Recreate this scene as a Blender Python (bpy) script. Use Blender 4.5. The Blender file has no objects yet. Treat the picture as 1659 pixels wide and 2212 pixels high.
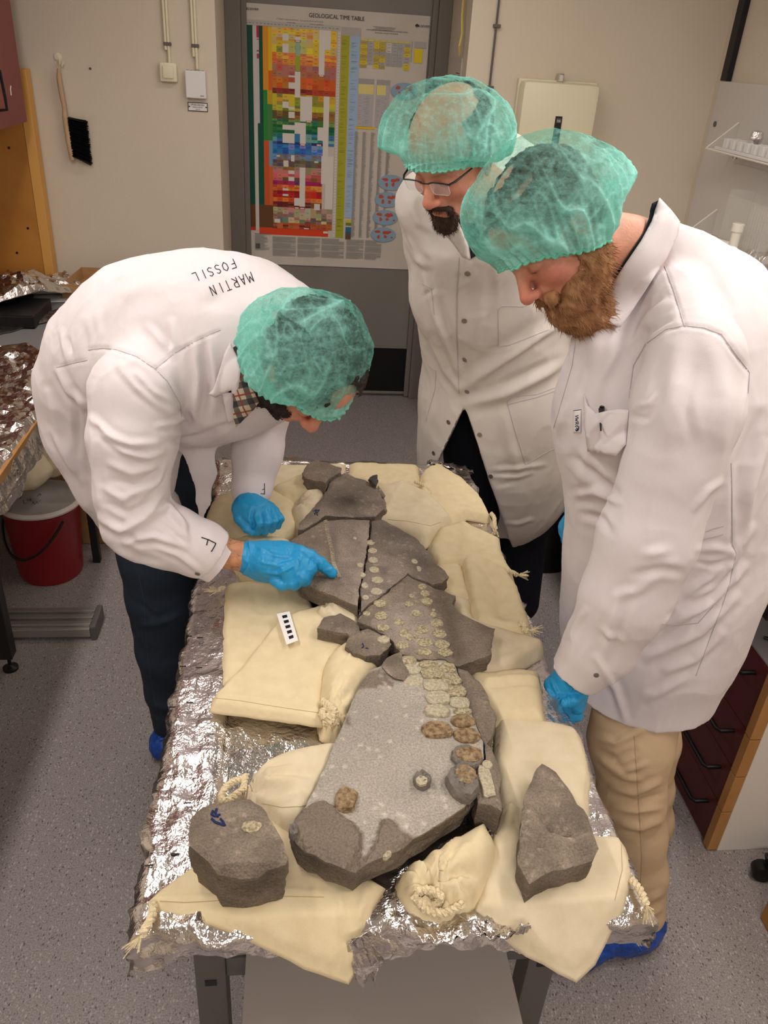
import bpy, bmesh, math, random
import numpy as np
from mathutils import Vector, Matrix
from mathutils.bvhtree import BVHTree
from mathutils.geometry import delaunay_2d_cdt

random.seed(7)
SC = bpy.context.scene
COL = SC.collection

# ------------------------------------------------------------------ camera
F, CX, CY, H = 1750.0, 829.5, 1106.0, 1.97
def _axes():
    n = np.array([617 - CX, 4160 - CY, F]); n /= np.linalg.norm(n)
    dx = 640 - CX
    dy = -(F * F + (617 - CX) * dx) / (4160 - CY)
    Y = np.array([dx, dy, F]); Y /= np.linalg.norm(Y)
    Z = -n
    return np.cross(Y, Z), Y, Z
AX = _axes()
RM = np.array(AX)                      # rows: world axes in camera coordinates
cam_d = bpy.data.cameras.new('camera'); cam = bpy.data.objects.new('camera', cam_d)
COL.objects.link(cam); SC.camera = cam
cam_d.sensor_fit = 'VERTICAL'; cam_d.sensor_height = 24.0; cam_d.lens = 24.0 * F / 2212.0
cam_d.clip_start = 0.02
right = RM[:, 0]; up = -RM[:, 1]; back = -RM[:, 2]
cam.matrix_world = Matrix(((right[0], up[0], back[0], 0), (right[1], up[1], back[1], 0),
                           (right[2], up[2], back[2], H), (0, 0, 0, 1)))

# ------------------------------------------------------------------ world, lamps, exposure
w = bpy.data.worlds.new('world'); SC.world = w; w.use_nodes = True
w.node_tree.nodes['Background'].inputs[0].default_value = (1, .93, .85, 1)
w.node_tree.nodes['Background'].inputs[1].default_value = 0.12
SC.view_settings.view_transform = 'Standard'; SC.view_settings.look = 'None'
SC.view_settings.exposure = 0.0; SC.view_settings.gamma = 1.0
SC.view_settings.use_curve_mapping = False

LAMPS = [  # x, y, length x, length y, watts
    (-0.85, 1.5, .16, 2.4, 23), (1.15, 1.5, .16, 2.4, 26), (0.15, -1.1, 1.3, .3, 30), (0.3, 3.55, 1.3, .22, 3.5)]
for i, (lx, ly, sx, sy, wt) in enumerate(LAMPS):
    ld = bpy.data.lights.new('lamp_light', 'AREA'); ld.shape = 'RECTANGLE'; ld.size = sx; ld.size_y = sy
    ld.energy = wt; ld.color = (1.0, .93, .875) if i != 3 else (1, .88, .76)
    lo = bpy.data.objects.new('lamp_light', ld); lo.location = (lx, ly, 2.655); COL.objects.link(lo)

# ------------------------------------------------------------------ pixel <-> world helpers
def ray(px, py):
    d = np.array([px - CX, py - CY, F]); return RM @ d
def onz(px, py, z):
    d = ray(px, py); t = (z - H) / d[2]; return Vector((d[0] * t, d[1] * t, z))
def onY(px, py, Y):
    d = ray(px, py); t = Y / d[1]; return Vector((d[0] * t, Y, H + d[2] * t))
def onX(px, py, X):
    d = ray(px, py); t = X / d[0]; return Vector((X, d[1] * t, H + d[2] * t))
def mpp(px, py, Y):
    return Y / ray(px, py)[1]
def proj(P):
    q = (np.asarray(P, float) - np.array([0, 0, H])) @ RM
    return q[:, 0] / q[:, 2] * F + CX, q[:, 1] / q[:, 2] * F + CY

# ------------------------------------------------------------------ materials
def lin(c):
    c = c / 255.0
    return c / 12.92 if c <= .04045 else ((c + .055) / 1.055) ** 2.4
def rgb(r, g, b): return (lin(r), lin(g), lin(b), 1)
def mat(name, col, rough=.6, metal=0.0, spec=.3, noise=None, bump=None, col2=None, alpha=None, emit=None, extra=None):
    """noise=(scale, detail, low, high): mixes col -> col2; bump=(scale, strength, detail)"""
    m = bpy.data.materials.new(name); m.use_nodes = True
    nt = m.node_tree; N = nt.nodes; L = nt.links; b = N['Principled BSDF']
    b.inputs['Base Color'].default_value = col; b.inputs['Roughness'].default_value = rough
    b.inputs['Metallic'].default_value = metal; b.inputs['Specular IOR Level'].default_value = spec
    tc = N.new('ShaderNodeTexCoord')
    if noise:
        n = N.new('ShaderNodeTexNoise'); n.inputs['Scale'].default_value = noise[0]; n.inputs['Detail'].default_value = noise[1]
        L.new(tc.outputs['Object'], n.inputs['Vector'])
        r = N.new('ShaderNodeMapRange'); r.inputs[1].default_value = noise[2]; r.inputs[2].default_value = noise[3]
        L.new(n.outputs[0], r.inputs[0])
        mx = N.new('ShaderNodeMix'); mx.data_type = 'RGBA'
        mx.inputs[6].default_value = col; mx.inputs[7].default_value = col2
        L.new(r.outputs[0], mx.inputs[0]); L.new(mx.outputs[2], b.inputs['Base Color'])
    if bump:
        n2 = N.new('ShaderNodeTexNoise'); n2.inputs['Scale'].default_value = bump[0]; n2.inputs['Detail'].default_value = bump[2]
        L.new(tc.outputs['Object'], n2.inputs['Vector'])
        bp = N.new('ShaderNodeBump'); bp.inputs['Strength'].default_value = bump[1]; bp.inputs['Distance'].default_value = .01
        L.new(n2.outputs[0], bp.inputs['Height']); L.new(bp.outputs[0], b.inputs['Normal'])
    if emit:
        b.inputs['Emission Color'].default_value = emit[0]; b.inputs['Emission Strength'].default_value = emit[1]
    if alpha is not None: b.inputs['Alpha'].default_value = alpha
    if extra: extra(m, N, L, b, tc)
    return m
def attr_col(attr='Col'):
    """base colour from a colour attribute, multiplied with fine procedural grain"""
    def f(m, N, L, b, tc):
        a = N.new('ShaderNodeAttribute'); a.attribute_name = attr
        n = N.new('ShaderNodeTexNoise'); n.inputs['Scale'].default_value = 330; n.inputs['Detail'].default_value = 5
        L.new(tc.outputs['Object'], n.inputs['Vector'])
        r = N.new('ShaderNodeMapRange'); r.inputs[1].default_value = .3; r.inputs[2].default_value = .7
        r.inputs[3].default_value = .74; r.inputs[4].default_value = 1.24
        L.new(n.outputs[0], r.inputs[0])
        mx = N.new('ShaderNodeMix'); mx.data_type = 'RGBA'; mx.blend_type = 'MULTIPLY'; mx.inputs[0].default_value = 1
        L.new(a.outputs['Color'], mx.inputs[6]); L.new(r.outputs[0], mx.inputs[7])
        L.new(mx.outputs[2], b.inputs['Base Color'])
    return f

M = {}
M['wall'] = mat('wall_paint', rgb(216, 205, 188), .85, noise=(1.2, 3, .3, .7), col2=rgb(210, 198, 180), bump=(160, .12, 4))
M['ceiling'] = mat('ceiling_paint', rgb(220, 215, 205), .9)
def floor_x(m, N, L, b, tc):
    def spk(scale, thr, soft):
        v = N.new('ShaderNodeTexVoronoi'); v.inputs['Scale'].default_value = scale
        mp = N.new('ShaderNodeMapping'); mp.inputs['Scale'].default_value = (1, .55, 1); mp.inputs['Rotation'].default_value = (0, 0, .5 + scale)
        L.new(tc.outputs['Object'], mp.inputs[0]); L.new(mp.outputs[0], v.inputs['Vector'])
        r = N.new('ShaderNodeMapRange'); r.inputs[1].default_value = thr; r.inputs[2].default_value = thr + soft
        r.inputs[3].default_value = 1; r.inputs[4].default_value = 0
        L.new(v.outputs['Distance'], r.inputs[0])
        # keep only some of the cells
        s = N.new('ShaderNodeSeparateColor'); L.new(v.outputs['Color'], s.inputs[0])
        g = N.new('ShaderNodeMath'); g.operation = 'GREATER_THAN'; g.inputs[1].default_value = .55
        L.new(s.outputs[0], g.inputs[0])
        mu = N.new('ShaderNodeMath'); mu.operation = 'MULTIPLY'; L.new(r.outputs[0], mu.inputs[0]); L.new(g.outputs[0], mu.inputs[1])
        return mu.outputs[0]
    n = N.new('ShaderNodeTexNoise'); n.inputs['Scale'].default_value = 260; n.inputs['Detail'].default_value = 4
    L.new(tc.outputs['Object'], n.inputs['Vector'])
    cr = N.new('ShaderNodeValToRGB'); cr.color_ramp.elements[0].position = .32; cr.color_ramp.elements[0].color = rgb(118, 110, 110)
    cr.color_ramp.elements[1].position = .68; cr.color_ramp.elements[1].color = rgb(160, 152, 150)
    L.new(n.outputs[0], cr.inputs[0])
    out = cr.outputs[0]
    for sc, th, sf, c, k in ((125, .22, .12, rgb(184, 178, 176), .6), (105, .17, .07, rgb(62, 55, 58), .8), (160, .2, .1, rgb(84, 76, 80), .7), (140, .16, .08, rgb(176, 160, 158), .6)):
        mx = N.new('ShaderNodeMix'); mx.data_type = 'RGBA'
        ml = N.new('ShaderNodeMath'); ml.operation = 'MULTIPLY'; ml.inputs[1].default_value = k
        L.new(spk(sc, th, sf), ml.inputs[0]); L.new(ml.outputs[0], mx.inputs[0]); L.new(out, mx.inputs[6]); mx.inputs[7].default_value = c
        out = mx.outputs[2]
    L.new(out, b.inputs['Base Color'])
M['floor'] = mat('vinyl_floor', rgb(140, 130, 130), .42, spec=.35, bump=(120, .05, 3), extra=floor_x)
M['door'] = mat('grey_door_paint', rgb(132, 127, 122), .5, noise=(3, 3, .3, .7), col2=rgb(124, 119, 115))
M['door_frame'] = mat('door_frame_paint', rgb(122, 116, 110), .5)
M['black'] = mat('black_plastic', rgb(18, 18, 20), .4)
M['blackbin'] = mat('black_bin_plastic', rgb(12, 12, 15), .35)
M['binbag'] = mat('black_bin_liner', rgb(14, 14, 18), .22, spec=.6, bump=(30, .8, 4))
M['darkmetal'] = mat('dark_metal', rgb(42, 40, 42), .45, metal=.3)
M['tgrey'] = mat('table_frame_grey', rgb(92, 88, 86), .45, spec=.4)
M['panel'] = mat('grey_laminate', rgb(176, 167, 161), .5, noise=(2, 2, .3, .7), col2=rgb(170, 161, 155))
M['greysheet'] = mat('grey_laminate_sheet', rgb(128, 127, 128), .5)
M['ivory'] = mat('ivory_plastic', rgb(226, 220, 192), .4, spec=.4)
M['conduit'] = mat('ivory_conduit', rgb(222, 214, 186), .5)
M['white'] = mat('white_plastic', rgb(226, 224, 224), .4)
M['lid'] = mat('bucket_lid_plastic', rgb(214, 206, 200), .4, noise=(6, 3, .35, .7), col2=rgb(200, 190, 184))
M['clear'] = None
M['paper'] = mat('paper', rgb(236, 232, 230), .8)
M['card'] = mat('cardboard', rgb(176, 136, 92), .8, noise=(20, 3, .3, .7), col2=rgb(164, 124, 82))
M['oak'] = mat('oak_edging', rgb(184, 136, 84), .5, noise=(9, 5, .3, .7), col2=rgb(164, 118, 70))
M['pine'] = mat('lacquered_pine', rgb(184, 128, 58), .45, noise=(5, 4, .3, .7), col2=rgb(168, 110, 44))
M['pine_edge'] = mat('pine_edge', rgb(214, 160, 84), .45)
M['palewood'] = mat('pale_wood', rgb(196, 168, 136), .6, noise=(12, 4, .3, .7), col2=rgb(180, 150, 118))
M['redcab'] = mat('dusty_red_lacquer', rgb(140, 78, 72), .5, noise=(4, 3, .3, .7), col2=rgb(132, 72, 68))
M['reddrawer'] = mat('dark_red_lacquer', rgb(92, 40, 40), .42, noise=(6, 3, .3, .7), col2=rgb(84, 35, 36))
M['redbucket'] = mat('red_bucket_plastic', rgb(138, 24, 34), .35, spec=.4)
M['whitetop'] = mat('white_laminate', rgb(222, 216, 210), .45)
M['chrome'] = mat('chrome', rgb(200, 198, 195), .18, metal=1)
M['alu'] = mat('brushed_aluminium', rgb(176, 172, 168), .38, metal=.75)
def foil_x(m, N, L, b, tc):
    n = N.new('ShaderNodeTexNoise'); n.inputs['Scale'].default_value = 14; n.inputs['Detail'].default_value = 5; n.inputs['Roughness'].default_value = .65
    v = N.new('ShaderNodeTexVoronoi'); v.inputs['Scale'].default_value = 22; v.feature = 'F1'
    wv = N.new('ShaderNodeMix'); wv.data_type = 'VECTOR'; wv.inputs[0].default_value = .12
    L.new(tc.outputs['Object'], n.inputs['Vector'])
    L.new(tc.outputs['Object'], wv.inputs[4]); L.new(n.outputs[1], wv.inputs[5]); L.new(wv.outputs[1], v.inputs['Vector'])
    a = N.new('ShaderNodeMath'); a.operation = 'MULTIPLY_ADD'; a.inputs[1].default_value = .8
    L.new(v.outputs['Distance'], a.inputs[0]); L.new(n.outputs[0], a.inputs[2])
    bp = N.new('ShaderNodeBump'); bp.inputs['Strength'].default_value = .38; bp.inputs['Distance'].default_value = .012
    L.new(a.outputs[0], bp.inputs['Height']); L.new(bp.outputs[0], b.inputs['Normal'])
M['foil'] = mat('aluminium_foil', rgb(226, 222, 222), .2, metal=1, extra=foil_x)
M['foildark'] = mat('dull_side_of_foil', rgb(150, 146, 146), .34, metal=1, extra=foil_x)
M['cotton'] = mat('unbleached_cotton', rgb(226, 210, 174), .92, spec=.1, noise=(40, 5, .3, .7), col2=rgb(218, 200, 162), bump=(700, .12, 2))
M['cotton2'] = mat('unbleached_cotton_pale', rgb(222, 208, 180), .92, spec=.1, noise=(30, 5, .3, .7), col2=rgb(212, 197, 166), bump=(700, .12, 2))
M['rope'] = mat('cotton_cord', rgb(228, 212, 176), .95, spec=.1, bump=(300, .5, 2))
M['rock'] = mat('shale', rgb(110, 100, 92), .8, spec=.2, bump=(180, .55, 8), extra=attr_col())
M['bone'] = mat('fossil_bone_mineral', rgb(208, 195, 160), .75, spec=.2, noise=(260, 6, .38, .62), col2=rgb(150, 138, 112), bump=(200, .8, 6))
M['boneB'] = mat('fossil_bone_brown', rgb(176, 152, 118), .7, spec=.2, noise=(130, 6, .38, .64), col2=rgb(122, 98, 70), bump=(160, .9, 6))
M['boneW'] = mat('fossil_bone_pale', rgb(202, 192, 166), .8, spec=.2, noise=(220, 5, .38, .62), col2=rgb(172, 162, 138), bump=(200, .6, 6))
M['ink'] = mat('marker_ink', rgb(22, 24, 34), .5)
M['inkblue'] = mat('blue_marker_ink', rgb(28, 42, 92), .5)
M['pen_grey'] = mat('pencil_grey_ink', rgb(90, 86, 92), .7)
M['coat'] = mat('white_coat_cotton', rgb(228, 220, 223), .9, spec=.15, bump=(500, .06, 3))
M['coatB'] = mat('off_white_coat_cotton', rgb(214, 207, 201), .9, spec=.15, bump=(500, .06, 3))
M['seam'] = mat('coat_seam', rgb(186, 180, 184), .9)
M['snap'] = mat('snap_button_metal', rgb(150, 145, 142), .35, metal=.8)
M['glove'] = mat('blue_nitrile', rgb(30, 150, 208), .42, spec=.45, bump=(90, .12, 3))
M['shoecover'] = mat('blue_shoe_cover_plastic', rgb(12, 62, 150), .3, spec=.5, noise=(30, 5, .4, .7), col2=rgb(18, 78, 172), bump=(45, 1.0, 5))
M['jeans'] = mat('dark_denim', rgb(28, 38, 52), .85, noise=(12, 5, .3, .75), col2=rgb(40, 52, 68), bump=(300, .3, 4))
M['navy'] = mat('navy_trousers', rgb(16, 18, 30), .85, bump=(200, .2, 3))
M['khaki'] = mat('khaki_twill', rgb(204, 178, 146), .88, noise=(8, 4, .3, .7), col2=rgb(194, 168, 136), bump=(300, .1, 3))
M['shoe'] = mat('black_shoe', rgb(24, 20, 20), .5)
M['glass'] = mat('spectacle_glass', rgb(235, 235, 235), .03, spec=.6, alpha=.16)
M['shirt_navy'] = mat('navy_shirt', rgb(40, 42, 58), .85)
def skin_x(m, N, L, b, tc):
    b.inputs['Subsurface Weight'].default_value = .12; b.inputs['Subsurface Radius'].default_value = (.02, .008, .004)
    b.inputs['Subsurface Scale'].default_value = .5
    a = N.new('ShaderNodeAttribute'); a.attribute_name = 'Col'
    n = N.new('ShaderNodeTexNoise'); n.inputs['Scale'].default_value = 60; n.inputs['Detail'].default_value = 5
    L.new(tc.outputs['Object'], n.inputs['Vector'])
    r = N.new('ShaderNodeMapRange'); r.inputs[1].default_value = .3; r.inputs[2].default_value = .7; r.inputs[3].default_value = .9; r.inputs[4].default_value = 1.08
    L.new(n.outputs[0], r.inputs[0])
    mx = N.new('ShaderNodeMix'); mx.data_type = 'RGBA'; mx.blend_type = 'MULTIPLY'; mx.inputs[0].default_value = 1
    L.new(a.outputs['Color'], mx.inputs[6]); L.new(r.outputs[0], mx.inputs[7]); L.new(mx.outputs[2], b.inputs['Base Color'])
M['skin'] = mat('skin', rgb(205, 140, 115), .5, spec=.35, bump=(220, .12, 3), extra=skin_x)
M['arm_skin'] = mat('forearm_skin', rgb(196, 140, 108), .55, noise=(70, 6, .45, .72), col2=rgb(150, 98, 72), bump=(200, .2, 3))
M['hair_dark'] = mat('dark_hair', rgb(50, 42, 36), .6, bump=(120, .9, 6))
M['hair_grey'] = mat('greying_hair', rgb(66, 60, 52), .6, noise=(60, 5, .4, .7), col2=rgb(96, 88, 76), bump=(120, .9, 6))
M['beard_red'] = mat('ginger_beard_hair', rgb(178, 132, 92), .55, noise=(30, 4, .3, .7), col2=rgb(132, 88, 56))
M['beard_dark'] = mat('dark_beard_hair', rgb(62, 44, 34), .6)
M['stubble'] = mat('black_stubble', rgb(44, 34, 30), .7, bump=(200, .6, 4))
M['green'] = mat('green_plastic', rgb(20, 90, 62), .35)
M['scale'] = M['paper']
def vcol(name, rough=.55, spec=.25):
    def f(m, N, L, b, tc):
        a = N.new('ShaderNodeAttribute'); a.attribute_name = 'Col'; L.new(a.outputs['Color'], b.inputs['Base Color'])
    return mat(name, (1, 1, 1, 1), rough, spec=spec, extra=f)
M['print'] = vcol('poster_print', .5)
def plastic_clear(name, col, a):
    m = bpy.data.materials.new(name); m.use_nodes = True; nt = m.node_tree; N = nt.nodes; L = nt.links
    out = N['Material Output']; N.remove(N['Principled BSDF'])
    t = N.new('ShaderNodeBsdfTransparent'); g = N.new('ShaderNodeBsdfGlossy'); g.inputs['Roughness'].default_value = .08; g.inputs[0].default_value = col
    d = N.new('ShaderNodeBsdfDiffuse'); d.inputs[0].default_value = col
    m1 = N.new('ShaderNodeMixShader'); m1.inputs[0].default_value = .5; L.new(g.outputs[0], m1.inputs[1]); L.new(d.outputs[0], m1.inputs[2])
    m2 = N.new('ShaderNodeMixShader'); m2.inputs[0].default_value = a; L.new(t.outputs[0], m2.inputs[1]); L.new(m1.outputs[0], m2.inputs[2])
    L.new(m2.outputs[0], out.inputs[0]); return m
M['clear'] = plastic_clear('clear_acrylic', (.9, .9, .88, 1), .14)
def cap_mat():
    m = bpy.data.materials.new('teal_nonwoven_cap'); m.use_nodes = True; nt = m.node_tree; N = nt.nodes; L = nt.links
    out = N['Material Output']; N.remove(N['Principled BSDF'])
    tc = N.new('ShaderNodeTexCoord')
    a = N.new('ShaderNodeAttribute'); a.attribute_name = 'fold'
    n = N.new('ShaderNodeTexNoise'); n.inputs['Scale'].default_value = 90; n.inputs['Detail'].default_value = 8; n.inputs['Roughness'].default_value = .7
    mp = N.new('ShaderNodeMapping'); mp.inputs['Scale'].default_value = (1, .35, 1.4); L.new(tc.outputs['Object'], mp.inputs[0]); L.new(mp.outputs[0], n.inputs['Vector'])
    r = N.new('ShaderNodeMapRange'); r.inputs[1].default_value = .35; r.inputs[2].default_value = .72; r.inputs[3].default_value = 0; r.inputs[4].default_value = .42
    L.new(n.outputs[0], r.inputs[0])
    ad = N.new('ShaderNodeMath'); ad.operation = 'ADD'; L.new(a.outputs['Fac'], ad.inputs[0]); L.new(r.outputs[0], ad.inputs[1]); ad.use_clamp = True
    d = N.new('ShaderNodeBsdfDiffuse'); d.inputs[0].default_value = rgb(168, 246, 236)
    tl = N.new('ShaderNodeBsdfTranslucent'); tl.inputs[0].default_value = rgb(128, 236, 222)
    g = N.new('ShaderNodeBsdfGlossy'); g.inputs['Roughness'].default_value = .42; g.inputs[0].default_value = (.7, .95, .9, 1)
    bp = N.new('ShaderNodeBump'); bp.inputs['Strength'].default_value = .5; bp.inputs['Distance'].default_value = .006; L.new(n.outputs[0], bp.inputs['Height'])
    for q in (d, tl, g): L.new(bp.outputs[0], q.inputs['Normal'])
    m1 = N.new('ShaderNodeMixShader'); m1.inputs[0].default_value = .35; L.new(d.outputs[0], m1.inputs[1]); L.new(tl.outputs[0], m1.inputs[2])
    m2 = N.new('ShaderNodeMixShader'); m2.inputs[0].default_value = .1; L.new(m1.outputs[0], m2.inputs[1]); L.new(g.outputs[0], m2.inputs[2])
    t = N.new('ShaderNodeBsdfTransparent'); t.inputs[0].default_value = (.80, .95, .90, 1)
    m3 = N.new('ShaderNodeMixShader'); L.new(ad.outputs[0], m3.inputs[0]); L.new(t.outputs[0], m3.inputs[1]); L.new(m2.outputs[0], m3.inputs[2])
    L.new(m3.outputs[0], out.inputs[0]); return m
M['cap'] = cap_mat()

# ------------------------------------------------------------------ object helpers
def tag(o, label=None, cat=None, group=None, kind=None):
    if label: o['label'] = label
    if cat: o['category'] = cat
    if group: o['group'] = group
    if kind: o['kind'] = kind
    return o
def empty(name, loc, label, cat, group=None, rz=0):
    o = bpy.data.objects.new(name, None); COL.objects.link(o); o.location = loc; o.rotation_euler = (0, 0, rz)
    o.empty_display_size = .05
    return tag(o, label, cat, group)
def link(name, me, material, parent=None, smooth=False):
    o = bpy.data.objects.new(name, me); COL.objects.link(o)
    if material is not None: me.materials.append(material)
    if parent is not None:
        o.parent = parent
        bpy_loc = parent_world(parent)
        o.matrix_parent_inverse = bpy_loc.inverted()
    if smooth:
        me.polygons.foreach_set('use_smooth', [True] * len(me.polygons)); me.update()
    return o
def parent_world(p):
    mtx = Matrix.LocRotScale(p.location, p.rotation_euler, None)
    if p.parent is not None: mtx = parent_world(p.parent) @ p.matrix_parent_inverse @ mtx
    return mtx
def mesh_np(name, V, Fc):
    me = bpy.data.meshes.new(name); me.from_pydata([tuple(v) for v in V], [], [tuple(int(i) for i in f) for f in Fc]); me.update(); return me
def set_col(me, cols):
    a = me.color_attributes.new('Col', 'FLOAT_COLOR', 'POINT')
    c = np.ones((len(me.vertices), 4), np.float32); c[:, :3] = np.asarray(cols)[:, :3]
    a.data.foreach_set('color', c.ravel())
class MB:
    """collects boxes, tubes, lathes; build() links them as ONE mesh"""
    def __init__(s): s.v = []; s.f = []
    def add(s, V, Fc):
        o = len(s.v); s.v += [tuple(v) for v in V]; s.f += [tuple(i + o for i in f) for f in Fc]; return s
    def box(s, lo, hi, bev=0.0, M4=None):
        bm = bmesh.new(); bmesh.ops.create_cube(bm, size=1)
        for v in bm.verts:
            v.co = Vector([(lo[i] + hi[i]) / 2 + v.co[i] * (hi[i] - lo[i]) for i in range(3)])
        if bev: bmesh.ops.bevel(bm, geom=bm.edges[:], offset=bev, segments=2, profile=.6, affect='EDGES')
        bm.verts.index_update()
        V = [(M4 @ v.co if M4 else v.co.copy()) for v in bm.verts]; Fc = [[v.index for v in f.verts] for f in bm.faces]; bm.free()
        return s.add(V, Fc)
    def tube(s, pts, r, n=10, closed=False, caps=True, flat=None):
        pts = [Vector(p) for p in pts]; m = len(pts)
        rs = r if isinstance(r, (list, tuple)) else [r] * m
        V = []; Fc = []; prev = None
        for i, p in enumerate(pts):
            a = pts[i - 1] if (i > 0 or closed) else pts[0]; b = pts[(i + 1) % m] if (i < m - 1 or closed) else pts[-1]
            t = (b - a).normalized() if (b - a).length > 1e-9 else Vector((0, 0, 1))
            if prev is None:
                u = t.orthogonal().normalized() if flat is None else (Vector(flat) - t * t.dot(Vector(flat))).normalized()
            else:
                u = (prev - t * t.dot(prev)); u = u.normalized() if u.length > 1e-6 else t.orthogonal().normalized()
            prev = u; w2 = t.cross(u)
            for k in range(n):
                an = 2 * math.pi * k / n; V.append(p + (u * math.cos(an) + w2 * math.sin(an)) * rs[i])
        for i in range(m if closed else m - 1):
            for k in range(n):
                j = (i + 1) % m; Fc.append((i * n + k, i * n + (k + 1) % n, j * n + (k + 1) % n, j * n + k))
        if caps and not closed: Fc.append(tuple(range(n))[::-1]); Fc.append(tuple((m - 1) * n + k for k in range(n)))
        return s.add(V, Fc)
    def lathe(s, prof, c, n=32, axis=None):
        """prof: (r, h) list; c: base centre"""
        R = Vector(axis).to_track_quat('Z', 'Y').to_matrix() if axis is not None else Matrix.Identity(3)
        V = []; Fc = []; m = len(prof)
        for r, h in prof:
            for k in range(n):
                an = 2 * math.pi * k / n; V.append(Vector(c) + R @ Vector((r * math.cos(an), r * math.sin(an), h)))
        for i in range(m - 1):
            for k in range(n): Fc.append((i * n + k, i * n + (k + 1) % n, (i + 1) * n + (k + 1) % n, (i + 1) * n + k))
        if prof[0][0] > 1e-6: Fc.append(tuple(range(n))[::-1])
        if prof[-1][0] > 1e-6: Fc.append(tuple((m - 1) * n + k for k in range(n)))
        return s.add(V, Fc)
    def prism(s, outline, d):
        """closed outline (3-D points) extruded by vector d"""
        n = len(outline); V = [Vector(p) for p in outline] + [Vector(p) + Vector(d) for p in outline]
        Fc = [tuple(range(n))[::-1], tuple(range(n, 2 * n))] + [(i, (i + 1) % n, n + (i + 1) % n, n + i) for i in range(n)]
        return s.add(V, Fc)
    def build(s, name, material, parent=None, smooth=False, kind=None, recalc=True):
        me = bpy.data.meshes.new(name); me.from_pydata(s.v, [], s.f)
        if recalc:
            bm = bmesh.new(); bm.from_mesh(me); bmesh.ops.recalc_face_normals(bm, faces=bm.faces[:]); bm.to_mesh(me); bm.free()
        o = link(name, me, material, parent)
        if smooth:
            for p in me.polygons: p.use_smooth = True
            try:
                bm = bmesh.new(); bm.from_mesh(me)
                for e in bm.edges:
                    if len(e.link_faces) == 2 and e.calc_face_angle(0) > .7: e.smooth = False
                bm.to_mesh(me); bm.free()
            except Exception: pass
        if kind: o['kind'] = kind
        return o

# ------------------------------------------------------------------ numpy noise
_rs = np.random.RandomState(3); _T = _rs.rand(64, 64, 64).astype(np.float32)
def vnoise(P, scale, off=0.0):
    Q = np.asarray(P, np.float32) * scale + 100.5 + off * 7.31; I = np.floor(Q).astype(int); f = Q - I; f = f * f * (3 - 2 * f); I &= 63; J = (I + 1) & 63
    x0, y0, z0 = I.T; x1, y1, z1 = J.T; fx, fy, fz = f.T
    a = _T[x0, y0, z0] * (1 - fx) + _T[x1, y0, z0] * fx; b = _T[x0, y1, z0] * (1 - fx) + _T[x1, y1, z0] * fx
    c = _T[x0, y0, z1] * (1 - fx) + _T[x1, y0, z1] * fx; d = _T[x0, y1, z1] * (1 - fx) + _T[x1, y1, z1] * fx
    return (a * (1 - fy) + b * fy) * (1 - fz) + (c * (1 - fy) + d * fy) * fz - .5
def fbm(P, scale, n=4, off=0.0, gain=.5):
    s = 0; a = 1.0
    for i in range(n): s = s + a * vnoise(P, scale * 2 ** i, off + i * 3.7); a *= gain
    return s
def ridged(P, scale, n=3, off=0.0, sharp=2.0):
    s = 0; a = 1.0
    for i in range(n): s = s + a * (1 - np.abs(vnoise(P, scale * 1.9 ** i, off + i * 5.1)) * 4).clip(0, 1) ** sharp; a *= .5
    return s

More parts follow.
